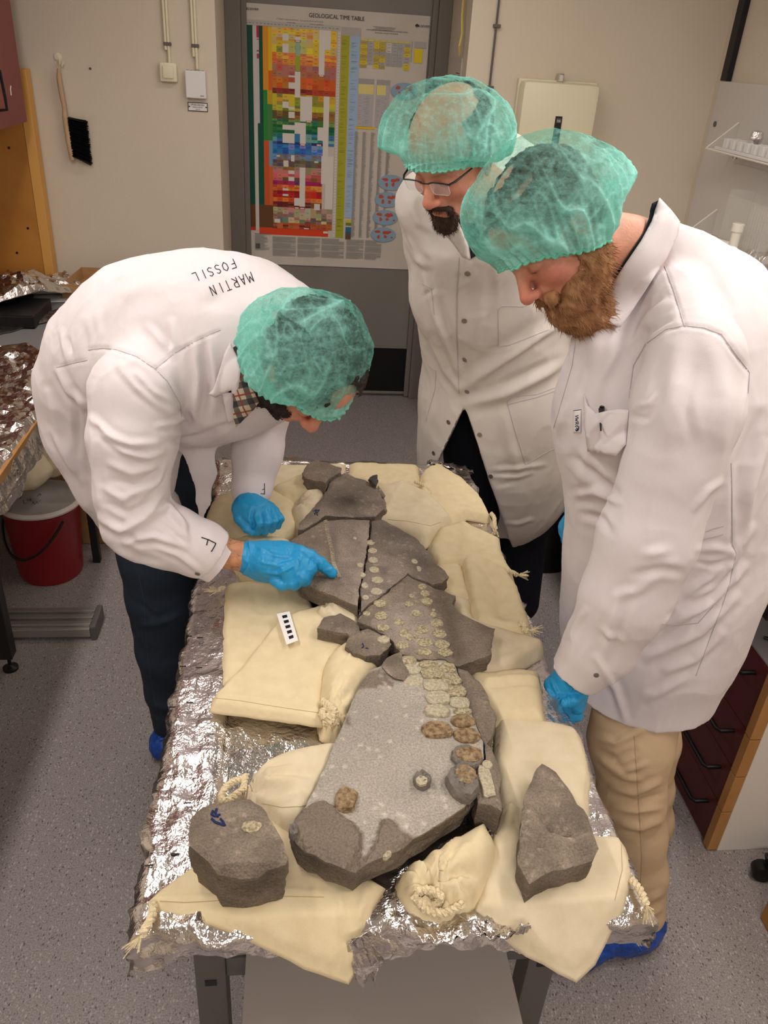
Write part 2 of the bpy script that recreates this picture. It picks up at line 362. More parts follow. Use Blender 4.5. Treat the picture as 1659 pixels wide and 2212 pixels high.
# ------------------------------------------------------------------ implicit modelling (surface nets)
class Vol:
    def __init__(s, lo, hi, res):
        s.lo = np.array(lo, np.float32); s.res = res; s.n = np.ceil((np.array(hi) - s.lo) / res).astype(int) + 1
        s.g = np.full(tuple(s.n), 1.0, np.float32)
    def blk(s, lo, hi, pad):
        a = np.clip(np.floor((np.array(lo) - pad - s.lo) / s.res).astype(int), 0, s.n); b = np.clip(np.ceil((np.array(hi) + pad - s.lo) / s.res).astype(int) + 1, 0, s.n)
        sl = tuple(slice(a[i], b[i]) for i in range(3))
        ax = [s.lo[i] + np.arange(a[i], b[i], dtype=np.float32) * s.res for i in range(3)]
        return sl, ax[0][:, None, None], ax[1][None, :, None], ax[2][None, None, :]
    def put(s, sl, d, k):
        a = s.g[sl]
        if a.size == 0: return
        if k <= 0: s.g[sl] = np.minimum(a, d); return
        h = np.clip(.5 + .5 * (a - d) / k, 0, 1); s.g[sl] = a * (1 - h) + d * h - k * h * (1 - h)
    def carve(s, sl, d, k):
        a = s.g[sl]
        if a.size == 0: return
        d = -d
        if k <= 0: s.g[sl] = np.maximum(a, d); return
        h = np.clip(.5 - .5 * (a - d) / k, 0, 1); s.g[sl] = a * (1 - h) + d * h + k * h * (1 - h)
    def _cone(s, a, b, ra, rb, k, sq):
        a = np.array(a, np.float32); b = np.array(b, np.float32); R = max(ra, rb) * (max(1, sq[1]) if sq else 1)
        sl, x, y, z = s.blk(np.minimum(a, b) - R, np.maximum(a, b) + R, k + 3 * s.res)
        ab = b - a; L2 = max(float(ab @ ab), 1e-9); px, py, pz = x - a[0], y - a[1], z - a[2]
        t = np.clip((px * ab[0] + py * ab[1] + pz * ab[2]) / L2, 0, 1); qx, qy, qz = px - t * ab[0], py - t * ab[1], pz - t * ab[2]
        q2 = qx * qx + qy * qy + qz * qz
        if sq:
            n = np.array(sq[0], np.float32); n /= np.linalg.norm(n); c = qx * n[0] + qy * n[1] + qz * n[2]; q2 = q2 - c * c + (c / sq[1]) ** 2
        return sl, np.sqrt(np.maximum(q2, 0)) - (ra + (rb - ra) * t)
    def cone(s, a, b, ra, rb, k=.02, sq=None): s.put(*s._cone(a, b, ra, rb, k, sq), k)
    def ccone(s, a, b, ra, rb, k=.01, sq=None): s.carve(*s._cone(a, b, ra, rb, k, sq), k)
    def chain(s, pts, k=.02, sq=None):
        """pts: (Vector, r)"""
        for (p, r), (q, t) in zip(pts, pts[1:]): s.cone(p, q, r, t, k, sq)
    def _ell(s, c, r, R, k):
        c = np.array(c, np.float32); r = np.array(r, np.float32); R = np.eye(3, dtype=np.float32) if R is None else np.array(R, np.float32)
        e = np.sqrt(((R * r[None, :]) ** 2).sum(1)); sl, x, y, z = s.blk(c - e, c + e, k + 3 * s.res)
        px, py, pz = x - c[0], y - c[1], z - c[2]; q = [(px * R[0, i] + py * R[1, i] + pz * R[2, i]) / r[i] for i in range(3)]
        l = np.sqrt(q[0] ** 2 + q[1] ** 2 + q[2] ** 2) + 1e-6; g = np.sqrt((q[0] / r[0]) ** 2 + (q[1] / r[1]) ** 2 + (q[2] / r[2]) ** 2) + 1e-6
        return sl, l * (l - 1) / g
    def ell(s, c, r, R=None, k=.02): s.put(*s._ell(c, r, R, k), k)
    def cell(s, c, r, R=None, k=.01): s.carve(*s._ell(c, r, R, k), k)
    def cut(s, p, n):
        """remove everything on the side n points to"""
        n = np.array(n, np.float32); n /= np.linalg.norm(n); sl, x, y, z = s.blk(s.lo, s.lo + s.n * s.res, 0)
        s.g = np.maximum(s.g, (x - p[0]) * n[0] + (y - p[1]) * n[1] + (z - p[2]) * n[2])
    def wedge(s, planes):
        """remove the intersection of half spaces (p, n): inside where (x-p).n < 0"""
        sl, x, y, z = s.blk(s.lo, s.lo + s.n * s.res, 0); d = None
        for p, n in planes:
            n = np.array(n, np.float32); n /= np.linalg.norm(n); e = (x - p[0]) * n[0] + (y - p[1]) * n[1] + (z - p[2]) * n[2]
            d = e if d is None else np.maximum(d, e)
        s.g = np.maximum(s.g, -d)
    def mesh(s, smooth=1):
        g = np.pad(s.g, 1, constant_values=1.0); lo = s.lo - s.res; ins = g < 0
        A = ins[:-1, :-1, :-1].astype(np.int8)
        cnt = np.zeros(A.shape, np.int8)
        for dx in (0, 1):
            for dy in (0, 1):
                for dz in (0, 1): cnt += ins[dx:dx + A.shape[0], dy:dy + A.shape[1], dz:dz + A.shape[2]]
        I = np.argwhere((cnt > 0) & (cnt < 8)); idx = np.full(A.shape, -1, np.int64); idx[tuple(I.T)] = np.arange(len(I))
        acc = np.zeros((len(I), 3)); num = np.zeros(len(I)); c8 = {}
        for dx in (0, 1):
            for dy in (0, 1):
                for dz in (0, 1): c8[(dx, dy, dz)] = g[I[:, 0] + dx, I[:, 1] + dy, I[:, 2] + dz]
        for p in c8:
            for ax in range(3):
                if p[ax]: continue
                q = list(p); q[ax] = 1; a = c8[p]; b = c8[tuple(q)]; m = (a < 0) != (b < 0)
                t = np.where(m, a / np.where(a - b == 0, 1, a - b), 0)
                for j in range(3): acc[:, j] += np.where(m, p[j] + (t if j == ax else 0), 0)
                num += m
        V = lo + (I + acc / num[:, None]) * s.res; Q = []
        for ax in range(3):
            a = [slice(None)] * 3; b = [slice(None)] * 3; a[ax] = slice(0, -1); b[ax] = slice(1, None)
            E = np.argwhere(ins[tuple(a)] != ins[tuple(b)]); u, v = (ax + 1) % 3, (ax + 2) % 3
            E = E[(E[:, u] > 0) & (E[:, v] > 0) & (E[:, u] < A.shape[u]) & (E[:, v] < A.shape[v])]
            q = []
            for du, dv in ((0, 0), (-1, 0), (-1, -1), (0, -1)):
                c = E.copy(); c[:, u] += du; c[:, v] += dv; q.append(idx[tuple(c.T)])
            q = np.stack(q, 1); fl = ins[tuple(E.T)]; q[~fl] = q[~fl][:, ::-1]; Q.append(q)
        Q = np.concatenate(Q); Q = Q[(Q >= 0).all(1)]
        for _ in range(smooth): V = lap(V, Q)
        return V, Q
def lap(V, Q, f=.5):
    n = len(V); S = np.zeros((n, 3)); c = np.zeros(n)
    for i in range(4):
        a = Q[:, i]; b = Q[:, (i + 1) % 4]
        for j in range(3): S[:, j] += np.bincount(a, V[b, j], n) + np.bincount(b, V[a, j], n)
        c += np.bincount(a, minlength=n) + np.bincount(b, minlength=n)
    return V * (1 - f) + f * S / np.maximum(c, 1)[:, None]
def normals(V, Q):
    a = V[Q[:, 2]] - V[Q[:, 0]]; b = V[Q[:, 3 if Q.shape[1] > 3 else 1]] - V[Q[:, 1 if Q.shape[1] > 3 else 0]]
    fn = np.cross(a, b) if Q.shape[1] > 3 else np.cross(V[Q[:, 1]] - V[Q[:, 0]], V[Q[:, 2]] - V[Q[:, 0]])
    N = np.zeros_like(V)
    for i in range(Q.shape[1]):
        for j in range(3): N[:, j] += np.bincount(Q[:, i], fn[:, j], len(V))
    return N / (np.linalg.norm(N, axis=1)[:, None] + 1e-12)
def folds(V, Q, FL, prange=None, soft=1.2):
    """cloth folds: each (polyline in photo pixels, width px, height m [, Ymin, Ymax]) raised (or sunk) on the surface that faces the viewer"""
    N = normals(V, Q); px, py = proj(V); vd = np.array([0, 0, H]) - V; vd /= np.linalg.norm(vd, axis=1)[:, None]; fac = np.clip((N * vd).sum(1) * 3 + .2, 0, 1)
    D = np.zeros(len(V))
    for fl in FL:
        pl, wd, am = fl[:3]; pl = np.array(pl, float); best = np.full(len(V), 1e9); tt = np.zeros(len(V)); L = np.r_[0, np.cumsum(np.linalg.norm(np.diff(pl, axis=0), axis=1))]
        box = (px > pl[:, 0].min() - 3 * wd) & (px < pl[:, 0].max() + 3 * wd) & (py > pl[:, 1].min() - 3 * wd) & (py < pl[:, 1].max() + 3 * wd)
        if len(fl) > 3: box &= (V[:, 1] > fl[3]) & (V[:, 1] < fl[4])
        ii = np.where(box)[0]; X = px[ii]; Y = py[ii]; bd = best[ii]; bt = tt[ii]
        for i in range(len(pl) - 1):
            a, b = pl[i], pl[i + 1]; ab = b - a; l2 = ab @ ab + 1e-9; t = np.clip(((X - a[0]) * ab[0] + (Y - a[1]) * ab[1]) / l2, 0, 1)
            d = np.hypot(X - a[0] - t * ab[0], Y - a[1] - t * ab[1]); m = d < bd; bd = np.where(m, d, bd); bt = np.where(m, (L[i] + t * math.sqrt(l2)) / L[-1], bt)
        prof = np.exp(-(bd / wd) ** 2 * 1.6) - .35 * np.exp(-((bd - 1.7 * wd) / wd) ** 2 * 1.6)
        D[ii] += am * prof * np.sqrt(np.clip(np.sin(np.pi * np.clip(bt * .94 + .03, 0, 1)), 0, 1))
    return V + N * (D * fac * soft)[:, None]
def link_np(name, V, Q, material, parent=None, smooth=True):
    me = bpy.data.meshes.new(name); n = len(V); m = len(Q); k = Q.shape[1]
    me.vertices.add(n); me.vertices.foreach_set('co', np.asarray(V, np.float32).ravel())
    me.loops.add(m * k); me.loops.foreach_set('vertex_index', Q.ravel().astype(np.int32))
    me.polygons.add(m); me.polygons.foreach_set('loop_start', np.arange(0, m * k, k, dtype=np.int32)); me.polygons.foreach_set('loop_total', np.full(m, k, np.int32))
    me.update(calc_edges=True); me.validate()
    if smooth: me.polygons.foreach_set('use_smooth', np.ones(m, bool))
    return link(name, me, material, parent)
def bvh_np(V, Q): return BVHTree.FromPolygons([tuple(v) for v in V], [tuple(int(i) for i in q) for q in Q])
def bvh_obj(o):
    me = o.data; return BVHTree.FromPolygons([v.co.copy() for v in me.vertices], [tuple(p.vertices) for p in me.polygons])
O0 = Vector((0, 0, H))
def hit(bvhs, px, py, lift=0.0):
    """where the sight line of a photo pixel meets the given surfaces"""
    d = Vector(ray(px, py)).normalized(); best = None
    for b in (bvhs if isinstance(bvhs, (list, tuple)) else [bvhs]):
        loc, nrm, i, t = b.ray_cast(O0, d)
        if loc is not None and (best is None or t < best[2]): best = (loc, nrm, t)
    if best is None: return None, None
    n = best[1]
    if n.dot(d) > 0: n = -n
    return best[0] + n * lift, n
def stroke(mb, bvhs, pl, r, lift=.0008, step=5, flatr=None):
    """a thin line lying on a surface along a photo-pixel polyline"""
    P = []
    for (a, b), (c, d) in zip(pl, pl[1:]):
        n = max(1, int(math.hypot(c - a, d - b) / step))
        for i in range(n): P.append((a + (c - a) * i / n, b + (d - b) * i / n))
    P.append(pl[-1]); W = []
    for p in P:
        h, n = hit(bvhs, *p, lift)
        if h is not None: W.append(h)
    if len(W) > 1: mb.tube(W, r, 6)
    return W

# ------------------------------------------------------------------ patches: stones, bags, sheets with a given outline
def spline(pts, n=6):
    out = []; m = len(pts)
    for i in range(m):
        p0, p1, p2, p3 = [np.array(pts[(i + j - 1) % m], float) for j in range(4)]
        for k in range(n):
            t = k / n; out.append(tuple(.5 * ((2 * p1) + (-p0 + p2) * t + (2 * p0 - 5 * p1 + 4 * p2 - p3) * t * t + (-p0 + 3 * p1 - 3 * p2 + p3) * t ** 3)))
    return out
def jag(pts, step, amp, seed=0):
    r = random.Random(seed); out = []; m = len(pts)
    for i in range(m):
        a = Vector(pts[i]); b = Vector(pts[(i + 1) % m]); L = (b - a).length; n = max(1, int(L / step)); nn = Vector((-(b - a).y, (b - a).x)).normalized() if L > 1e-9 else Vector((0, 0))
        for k in range(n):
            o = r.uniform(-amp, amp) if k else 0; out.append(tuple(a + (b - a) * (k / n) + nn * o))
    return out
def inpoly(P, poly):
    x, y = P[:, 0], P[:, 1]; c = np.zeros(len(P), bool); m = len(poly)
    for i in range(m):
        (x1, y1), (x2, y2) = poly[i], poly[i - 1]
        if y1 == y2: continue
        c ^= ((y1 > y) != (y2 > y)) & (x < (x2 - x1) * (y - y1) / (y2 - y1) + x1)
    return c
def polydist(P, poly, closed=True):
    d = np.full(len(P), 1e9); m = len(poly)
    for i in range(m if closed else m - 1):
        a = np.array(poly[i], float); b = np.array(poly[(i + 1) % m], float); ab = b - a; t = np.clip(((P - a) @ ab) / (ab @ ab + 1e-12), 0, 1)
        d = np.minimum(d, np.linalg.norm(P - a - t[:, None] * ab, axis=1))
    return d
def patch(name, outline, ztop, zbot, step, material, parent=None, side=None, colf=None, rows=2, smooth=True, sharp=False):
    """solid with the given plan outline; ztop(P, d) gives the upper surface, zbot(P) the lower rim; side(i, row)-> outward offset"""
    ol = [tuple(p) for p in outline]; A = np.array(ol); area = sum(ol[i - 1][0] * ol[i][1] - ol[i][0] * ol[i - 1][1] for i in range(len(ol)))
    if area < 0: ol = ol[::-1]; A = np.array(ol)
    lo = A.min(0); hi = A.max(0); gx, gy = np.meshgrid(np.arange(lo[0], hi[0], step), np.arange(lo[1], hi[1], step)); G = np.stack([gx.ravel(), gy.ravel()], 1)
    G = G + _rs.uniform(-.3, .3, G.shape) * step; G = G[inpoly(G, ol)]; G = G[polydist(G, ol) > step * .55]
    pts = [Vector(p) for p in ol] + [Vector(p) for p in G]; n = len(ol)
    res = delaunay_2d_cdt(pts, [(i, (i + 1) % n) for i in range(n)], [], 1, 1e-6)
    V2 = np.array([tuple(v) for v in res[0]]); T = [tuple(f) for f in res[2]]
    d = polydist(V2, ol); d[d < 1e-5] = 0; Z = ztop(V2, d); V = np.c_[V2, Z]; Fc = []
    for f in T:
        a, b, c = [V2[i] for i in f[:3]]; cr = (b[0] - a[0]) * (c[1] - a[1]) - (b[1] - a[1]) * (c[0] - a[0]); Fc.append(f if cr > 0 else f[::-1])
    # rim: original outline vertices in order
    key = {}
    for i, orig in enumerate(res[3]):
        for o in orig:
            if o < n: key[o] = i
    rim = [key[i] for i in range(n) if i in key]; V = list(map(tuple, V)); prev = rim; zb = zbot(V2[rim])
    nrm = []
    m = len(rim)
    for i in range(m):
        t = V2[rim[(i + 1) % m]] - V2[rim[i - 1]]; q = np.array([t[1], -t[0]]); nrm.append(q / (np.linalg.norm(q) + 1e-9))
    sidef = side or (lambda i, r, p: 0.0)
    for r in range(1, rows + 1):
        cur = []
        for i, v in enumerate(rim):
            o = sidef(i, r / rows, V2[v]); z = Z[v] + (zb[i] - Z[v]) * r / rows; p = V2[v] + nrm[i] * o; cur.append(len(V)); V.append((p[0], p[1], z))
        for i in range(m): Fc.append((prev[i], cur[i], cur[(i + 1) % m], prev[(i + 1) % m]))
        prev = cur
    Fc.append(tuple(prev)[::-1])
    me = bpy.data.meshes.new(name); me.from_pydata(V, [], Fc); me.update()
    if colf is not None:
        VV = np.array(V); topn = len(V2); flag = np.zeros(len(V)); flag[topn:] = 1; flag[rim] = .5
        set_col(me, colf(VV, flag))
    o = link(name, me, material, parent)
    for p in me.polygons: p.use_smooth = smooth
    if sharp:
        bm = bmesh.new(); bm.from_mesh(me)
        for e in bm.edges:
            if len(e.link_faces) == 2 and e.calc_face_angle(0) > .55: e.smooth = False
        bm.to_mesh(me); bm.free()
    return o

# ================================================================== the room
def struct(name, lo, hi, m, bev=0):
    return tag(MB().box(lo, hi, bev).build(name, M[m]), kind='structure')
YB, YN = 4.35, 4.966
struct('floor', (-2.1, -2.6, -.05), (2.2, 5.1, 0), 'floor')
struct('ceiling', (-2.1, -2.6, 2.72), (2.2, 5.1, 2.8), 'ceiling')
wb = MB(); wb.box((-2.1, YB, 0), (-.366, YB + .7, 2.72)); wb.box((.808, YB, 0), (2.2, YB + .7, 2.72)); wb.box((-.366, YN + .06, 0), (.808, YB + .75, 2.72))
tag(wb.build('wall_back', M['wall']), kind='structure')
struct('wall_left', (-2.1, -2.6, 0), (-2.0, YB, 2.72), 'wall'); struct('wall_right', (2.06, -2.6, 0), (2.2, YB, 2.72), 'wall')
struct('wall_front', (-2.0, -2.7, 0), (2.06, -2.6, 2.72), 'wall')
# grey door leaf in its frame, at the back of the recess
df = MB(); df.box((-.366, YN - .07, 0), (-.285, YN + .06, 2.72), .004); df.box((.738, YN - .07, 0), (.808, YN + .06, 2.72), .004)
df.box((-.285, YN - .07, 2.4), (.738, YN + .06, 2.72), .004)
fr = tag(df.build('door_1', M['door_frame']), kind='structure')
MB().box((-.285, YN - .02, .005), (.738, YN + .04, 2.4), .003).build('door_leaf', M['door'], fr)
vg = MB(); vg.box((.28, YN - .035, .02), (.73, YN - .021, .035)); vg.box((.28, YN - .035, .325), (.73, YN - .021, .335)); vg.box((.28, YN - .035, .035), (.29, YN - .021, .325)); vg.box((.722, YN - .035, .035), (.73, YN - .021, .325))
vf = vg.build('vent_frame', M['door'], fr); MB().box((.29, YN - .03, .035), (.722, YN - .022, .325)).build('vent_opening', M['black'], vf)
# slim stop moulding on both sides of the leaf
for x0 in (-.285, .708): MB().box((x0, YN - .045, .005), (x0 + .03, YN - .02, 2.4), .003).build('door_stop', M['door_frame'], fr)

# ceiling lamps
for i, (lx, ly, sx, sy, wt) in enumerate(LAMPS):
    t = empty('ceiling_light', (lx, ly, 2.72), ['long ceiling light above the foil-covered bench', 'long ceiling light above the red drawer unit', 'ceiling light behind the photographer', 'ceiling light near the grey door'][i], 'ceiling light')
    MB().box((lx - sx / 2 - .03, ly - sy / 2 - .03, 2.675), (lx + sx / 2 + .03, ly + sy / 2 + .03, 2.719), .006).build('housing', M['white'], t)
    MB().box((lx - sx / 2, ly - sy / 2, 2.662), (lx + sx / 2, ly + sy / 2, 2.6745), .003).build('diffuser', mat('lamp_diffuser_%d' % i, (1, 1, 1, 1), .5, emit=((1, .92, .84, 1), 4)), t)

# ------------------------------------------------------------------ poster
def build_poster():
    Yp = YN - .026
    t = empty('wall_chart', (.2, Yp, 1.47), 'large printed geological time table chart taped to the grey door', 'poster')
    X0, X1, Z0, Z1 = -.272, .700, .817, 2.128
    MB().box((X0, Yp - .0015, Z0), (X1, Yp, Z1)).build('sheet', M['paper_chart'], t)
    V = []; Fc = []; C = []
    k = [0]
    def R(x0, x1, z0, z1, c):
        o = len(V); y = Yp - .0022 - .0000025 * k[0]; k[0] += 1
        V.extend([(x0, y, z0), (x1, y, z0), (x1, y, z1), (x0, y, z1)]); Fc.append((o, o + 1, o + 2, o + 3)); C.extend([tuple(lin(q) for q in c)] * 4)
    def X(xc): return onY(500 + xc / 3.318, 200 / 3.318, Yp)[0]
    def Z(yc): return onY(500 + 500 / 3.318, yc / 3.318, Yp)[2]
    r = random.Random(5)
    G = (176, 172, 170); Wt = (226, 220, 212)
    # left bands
    zt, zb = Z(185), Z(1480); zbb = Z(1640)
    cells = [(92, 105, 185, 1480, (96, 92, 30)), (105, 150, 185, 1480, (14, 78, 62)), (150, 178, 150, 1660, (206, 200, 196)), (195, 222, 185, 1480, (14, 78, 62)), (178, 195, 185, 900, (200, 196, 192)),
             (178, 195, 185, 290, (196, 40, 70)), (178, 195, 300, 306, (196, 40, 70)), (178, 195, 380, 390, (170, 50, 80)), (178, 195, 405, 440, (170, 70, 90)),
             (178, 222, 900, 1480, (14, 84, 66)), (92, 150, 1480, 1640, (104, 66, 34)), (178, 290, 1480, 1640, (104, 70, 40)), (92, 150, 1640, 1664, (206, 48, 36)), (178, 730, 1640, 1690, (218, 70, 36)),
             (222, 262, 195, 660, (222, 150, 34)), (262, 290, 195, 520, (228, 186, 40)), (262, 290, 520, 660, (216, 100, 40)), (222, 252, 660, 1020, (40, 138, 62)), (252, 290, 660, 760, (198, 160, 40)), (252, 290, 760, 1020, (70, 130, 70)),
             (222, 262, 1020, 1480, (206, 88, 44)), (262, 290, 1020, 1200, (110, 160, 190)), (262, 290, 1200, 1480, (208, 104, 60))]
    for a, b, c, d, q in cells: R(X(a), X(b), Z(d), Z(c), q)
    cols = [290, 322, 365, 410, 456, 497, 541, 586, 630, 672, 714, 758]
    bands = [(205, 250, [(236, 190, 60), (230, 196, 60), (228, 180, 120)]), (250, 300, [(226, 150, 60), (232, 200, 40), (210, 190, 140)]), (300, 385, [(228, 196, 40), (150, 140, 60), (206, 190, 110), (232, 200, 50)]), (385, 430, [(226, 140, 80), (230, 180, 50), (222, 120, 60)]),
             (430, 470, [(222, 130, 90), (216, 110, 70), (224, 150, 60)]), (470, 560, [(178, 116, 104), (170, 110, 110), (196, 100, 90), (186, 110, 80)]), (560, 640, [(214, 110, 44), (222, 90, 40), (206, 90, 44), (198, 120, 50)]), (640, 680, [(150, 60, 40), (130, 52, 40), (186, 60, 40)]),
             (680, 760, [(214, 180, 50), (206, 160, 40), (150, 150, 60), (218, 200, 50)]), (760, 800, [(196, 190, 60), (120, 130, 60)]), (800, 860, [(110, 84, 44), (150, 110, 50), (90, 84, 50)]), (860, 900, [(70, 120, 60), (120, 150, 80), (50, 110, 90)]),
             (900, 960, [(30, 110, 60), (20, 100, 66), (50, 130, 70)]), (960, 1020, [(60, 130, 150), (110, 180, 170), (40, 120, 110), (60, 120, 180)]), (1020, 1040, [(40, 60, 110), (60, 110, 170)]), (1040, 1110, [(50, 116, 190), (44, 104, 180), (120, 150, 200), (60, 130, 200)]),
             (1110, 1150, [(110, 150, 190), (130, 124, 130), (150, 130, 120)]), (1150, 1200, [(120, 90, 80), (110, 90, 90), (130, 110, 100)]), (1200, 1250, [(150, 120, 70), (170, 140, 110), (206, 130, 130)]), (1250, 1300, [(196, 80, 80), (214, 110, 110), (120, 80, 60)]),
             (1300, 1330, [(110, 50, 110), (170, 40, 90), (130, 60, 120)]), (1330, 1370, [(226, 120, 50), (216, 80, 50), (230, 150, 60)]), (1370, 1420, [(186, 40, 36), (200, 60, 40), (150, 30, 40)]), (1420, 1450, [(226, 130, 50), (216, 90, 50)]), (1450, 1490, [(120, 40, 36), (140, 70, 40), (100, 40, 40)]),
             (1490, 1560, [(196, 180, 150), (170, 160, 120), (200, 140, 140), (160, 110, 110)]), (1560, 1600, [(110, 130, 110), (206, 190, 140), (120, 90, 90), (180, 130, 130)]), (1600, 1642, [(180, 90, 50), (170, 70, 60), (190, 100, 60), (110, 50, 40)])]
    for j, (y0, y1, pal) in enumerate(bands):
        for i in range(len(cols) - 1):
            n = r.choice((1, 2, 2, 3)) if y1 - y0 > 35 else 1
            if y0 > 1020 and i == 10 and y0 < 1490: continue
            if y0 > 1110 and i == 9 and y0 < 1490: continue
            for q in range(n):
                a = y0 + (y1 - y0) * q / n; b = y0 + (y1 - y0) * (q + 1) / n; c = r.choice(pal); c = tuple(max(0, min(255, v + r.randint(-14, 14))) for v in c)
                R(X(cols[i]), X(cols[i + 1]), Z(b), Z(a), c)
                if r.random() < .6:   # tiny print in the cell
                    xm = (cols[i] + cols[i + 1]) / 2; R(X(xm - 9), X(xm + 9), Z((a + b) / 2 + 1.5), Z((a + b) / 2 - 1.5), tuple(v * .55 for v in c))
    whites = [(365, 410, 250, 300), (365, 410, 320, 385), (456, 497, 265, 290), (672, 714, 205, 345), (630, 672, 205, 530), (456, 497, 515, 700), (410, 456, 595, 640), (410, 456, 545, 558), (497, 586, 690, 870), (541, 586, 690, 860), (365, 410, 735, 780), (410, 456, 770, 790), (410, 456, 805, 850),
              (672, 714, 680, 1110), (365, 456, 900, 935), (365, 410, 960, 1030), (456, 541, 880, 960), (410, 456, 960, 1030), (497, 541, 960, 1030), (630, 672, 905, 1000), (664, 758, 1110, 1310), (430, 456, 1115, 1160), (372, 410, 1155, 1200), (410, 456, 1225, 1250), (410, 456, 1270, 1300), (497, 541, 1200, 1480), (365, 410, 1355, 1370), (365, 410, 1395, 1410),
              (456, 541, 1420, 1475), (697, 758, 1310, 1490), (614, 660, 1455, 1500), (300, 345, 1575, 1602), (610, 640, 1150, 1162), (535, 575, 1632, 1640), (690, 728, 1650, 1665), (320, 345, 1120, 1130)]
    for a, b, c, d in whites: R(X(a), X(b), Z(d), Z(c), (218, 212, 206))
    R(X(460), X(494), Z(500), Z(300), (150, 180, 160)); R(X(460), X(494), Z(512), Z(400), (160, 170, 50))
    for a, b, c in ((456, 497, 290), (630, 672, 528), (541, 586, 862), (497, 541, 1030), (622, 664, 1026), (456, 497, 1484), (497, 541, 1486)):
        R(X(a), X(b), Z(c + 14), Z(c), (150, 30, 30)); R(X(a + 5), X(b - 5), Z(c + 11), Z(c + 3), (230, 224, 220))
    # header band, right-hand bands
    R(X(92), X(780), Z(205), Z(168), (184, 180, 176)); 
    for i in range(26): R(X(100 + i * 26), X(100 + i * 26 + r.uniform(8, 18)), Z(190), Z(186), (110, 106, 104))
    R(X(790), X(858), Z(232), Z(172), (176, 170, 168)); R(X(858), X(930), Z(232), Z(172), (176, 170, 168))
    zb2 = Z(1690); R(X(790), X(850), zb2, Z(232), (168, 168, 42)); R(X(858), X(925), Z(1545), Z(232), (160, 186, 214))
    for i in range(110):
        y = r.uniform(260, 1670); xa = r.uniform(792, 800); R(X(xa), X(xa + r.uniform(20, 46)), Z(y + 2), Z(y), (120, 118, 40))
    for i in range(90):
        y = r.uniform(240, 1520); xa = r.uniform(862, 870); R(X(xa), X(xa + r.uniform(20, 46)), Z(y + 2), Z(y), (104, 124, 150))
    for a, b, q in ((1560, 1580, (206, 190, 40)), (1580, 1600, (110, 130, 50)), (1612, 1645, (50, 110, 140)), (1645, 1665, (60, 90, 110)), (1665, 1700, (104, 76, 50))): R(X(868), X(912), Z(b), Z(a), q)
    R(X(765), X(784), zb2, Z(205), (214, 206, 200))
    for i in range(70): R(X(768), X(780), Z(212 + i * 21), Z(209 + i * 21), (150, 144, 140))
    # upper right tables
    yl = (222, 196, 40); gy = (170, 168, 170)
    for i, (a, b, col) in enumerate(((930, 980, 'yg'), (984, 1022, 'g'), (1028, 1068, 'yg'), (1070, 1112, 'yg'), (1118, 1155, 'w'), (1160, 1200, 'g'), (1202, 1240, 'g'), (1248, 1290, 'yg'))):
        R(X(a), X(b), Z(262 + 0), Z(244), (206, 192, 120))
        for q in range(8):
            y0 = 264 + q * 24; c = {'yg': [yl, (180, 160, 90), (196, 176, 60), gy], 'g': [gy, (178, 176, 178)], 'w': [(206, 200, 196), gy]}[col]
            if col != 'yg' and q > 6: continue
            R(X(a), X(b), Z(y0 + 23), Z(y0), r.choice(c)); R(X(a + 8), X(b - 8), Z(y0 + 13), Z(y0 + 10), (120, 112, 100))
    R(X(1320), X(1382), Z(395), Z(290), (226, 200, 36)); R(X(1320), X(1405), Z(285), Z(240), (176, 172, 168)); R(X(1300), X(1304), Z(395), Z(240), (150, 146, 142))
    for a, b in ((925, 1040), (1062, 1160)):
        R(X(a), X(b), Z(880), Z(535), (178, 176, 178)); R(X(a), X(b), Z(572), Z(535), (160, 158, 160)); R(X(a + 2), X(b - 30 if a > 1000 else b), Z(645), Z(575), (222, 208, 130))
        for i in range(46): xa = a + r.choice((6, 40, 60)); R(X(xa), X(xa + r.uniform(14, 30)), Z(662 + i * 4.6), Z(660 + i * 4.6), (140, 138, 140))
    R(X(915), X(1060), Z(897), Z(882), (226, 190, 30))
    for c in range(5):        # narrow columns of small print
        xa = 900 + 12 + c * 62
        for i in range(150): R(X(xa), X(xa + r.uniform(16, 34)), Z(922 + i * 5.1), Z(919.6 + i * 5.1), (150, 146, 144))
    for c, (a, b) in enumerate(((285, 470), (484, 666), (678, 860), (880, 1018), (1030, 1162))):   # text blocks at the foot
        for i in range(30):
            if i in (9, 19): continue
            R(X(a), X(b - r.choice((0, 0, 0, 40))), Z(1702 + i * 4.6), Z(1699.4 + i * 4.6), (158, 154, 150))
    R(X(140), X(272), Z(1688), Z(1684), (120, 116, 114))
    for i in range(22): R(X(142), X(142 + r.uniform(60, 120)), Z(1695 + i * 5), Z(1692.6 + i * 5), (160, 156, 152))
    R(X(146), X(182), Z(1790), Z(1755), (92, 88, 86)); R(X(1012), X(1180), Z(154), Z(151), (130, 126, 122)); R(X(1030), X(1170), Z(164), Z(161), (130, 126, 122)); R(X(1012), X(1150), Z(175), Z(172), (130, 126, 122))
    # world maps
    for xc, yc in ((1268, 608), (1210, 1275), (1190, 1400), (1180, 1530), (1172, 1655)):
        cx, cz = X(xc), Z(yc); n = 28; o = len(V); y = Yp - .0022 - .0000025 * k[0]; k[0] += 1
        V.append((cx, y, cz)); C.append(tuple(lin(q) for q in (140, 168, 190)))
        for i in range(n): V.append((cx + .074 * math.cos(i * 2 * math.pi / n), y, cz + .042 * math.sin(i * 2 * math.pi / n))); C.append(tuple(lin(q) for q in (140, 168, 190)))
        for i in range(n): Fc.append((o, o + 1 + i, o + 1 + (i + 1) % n))
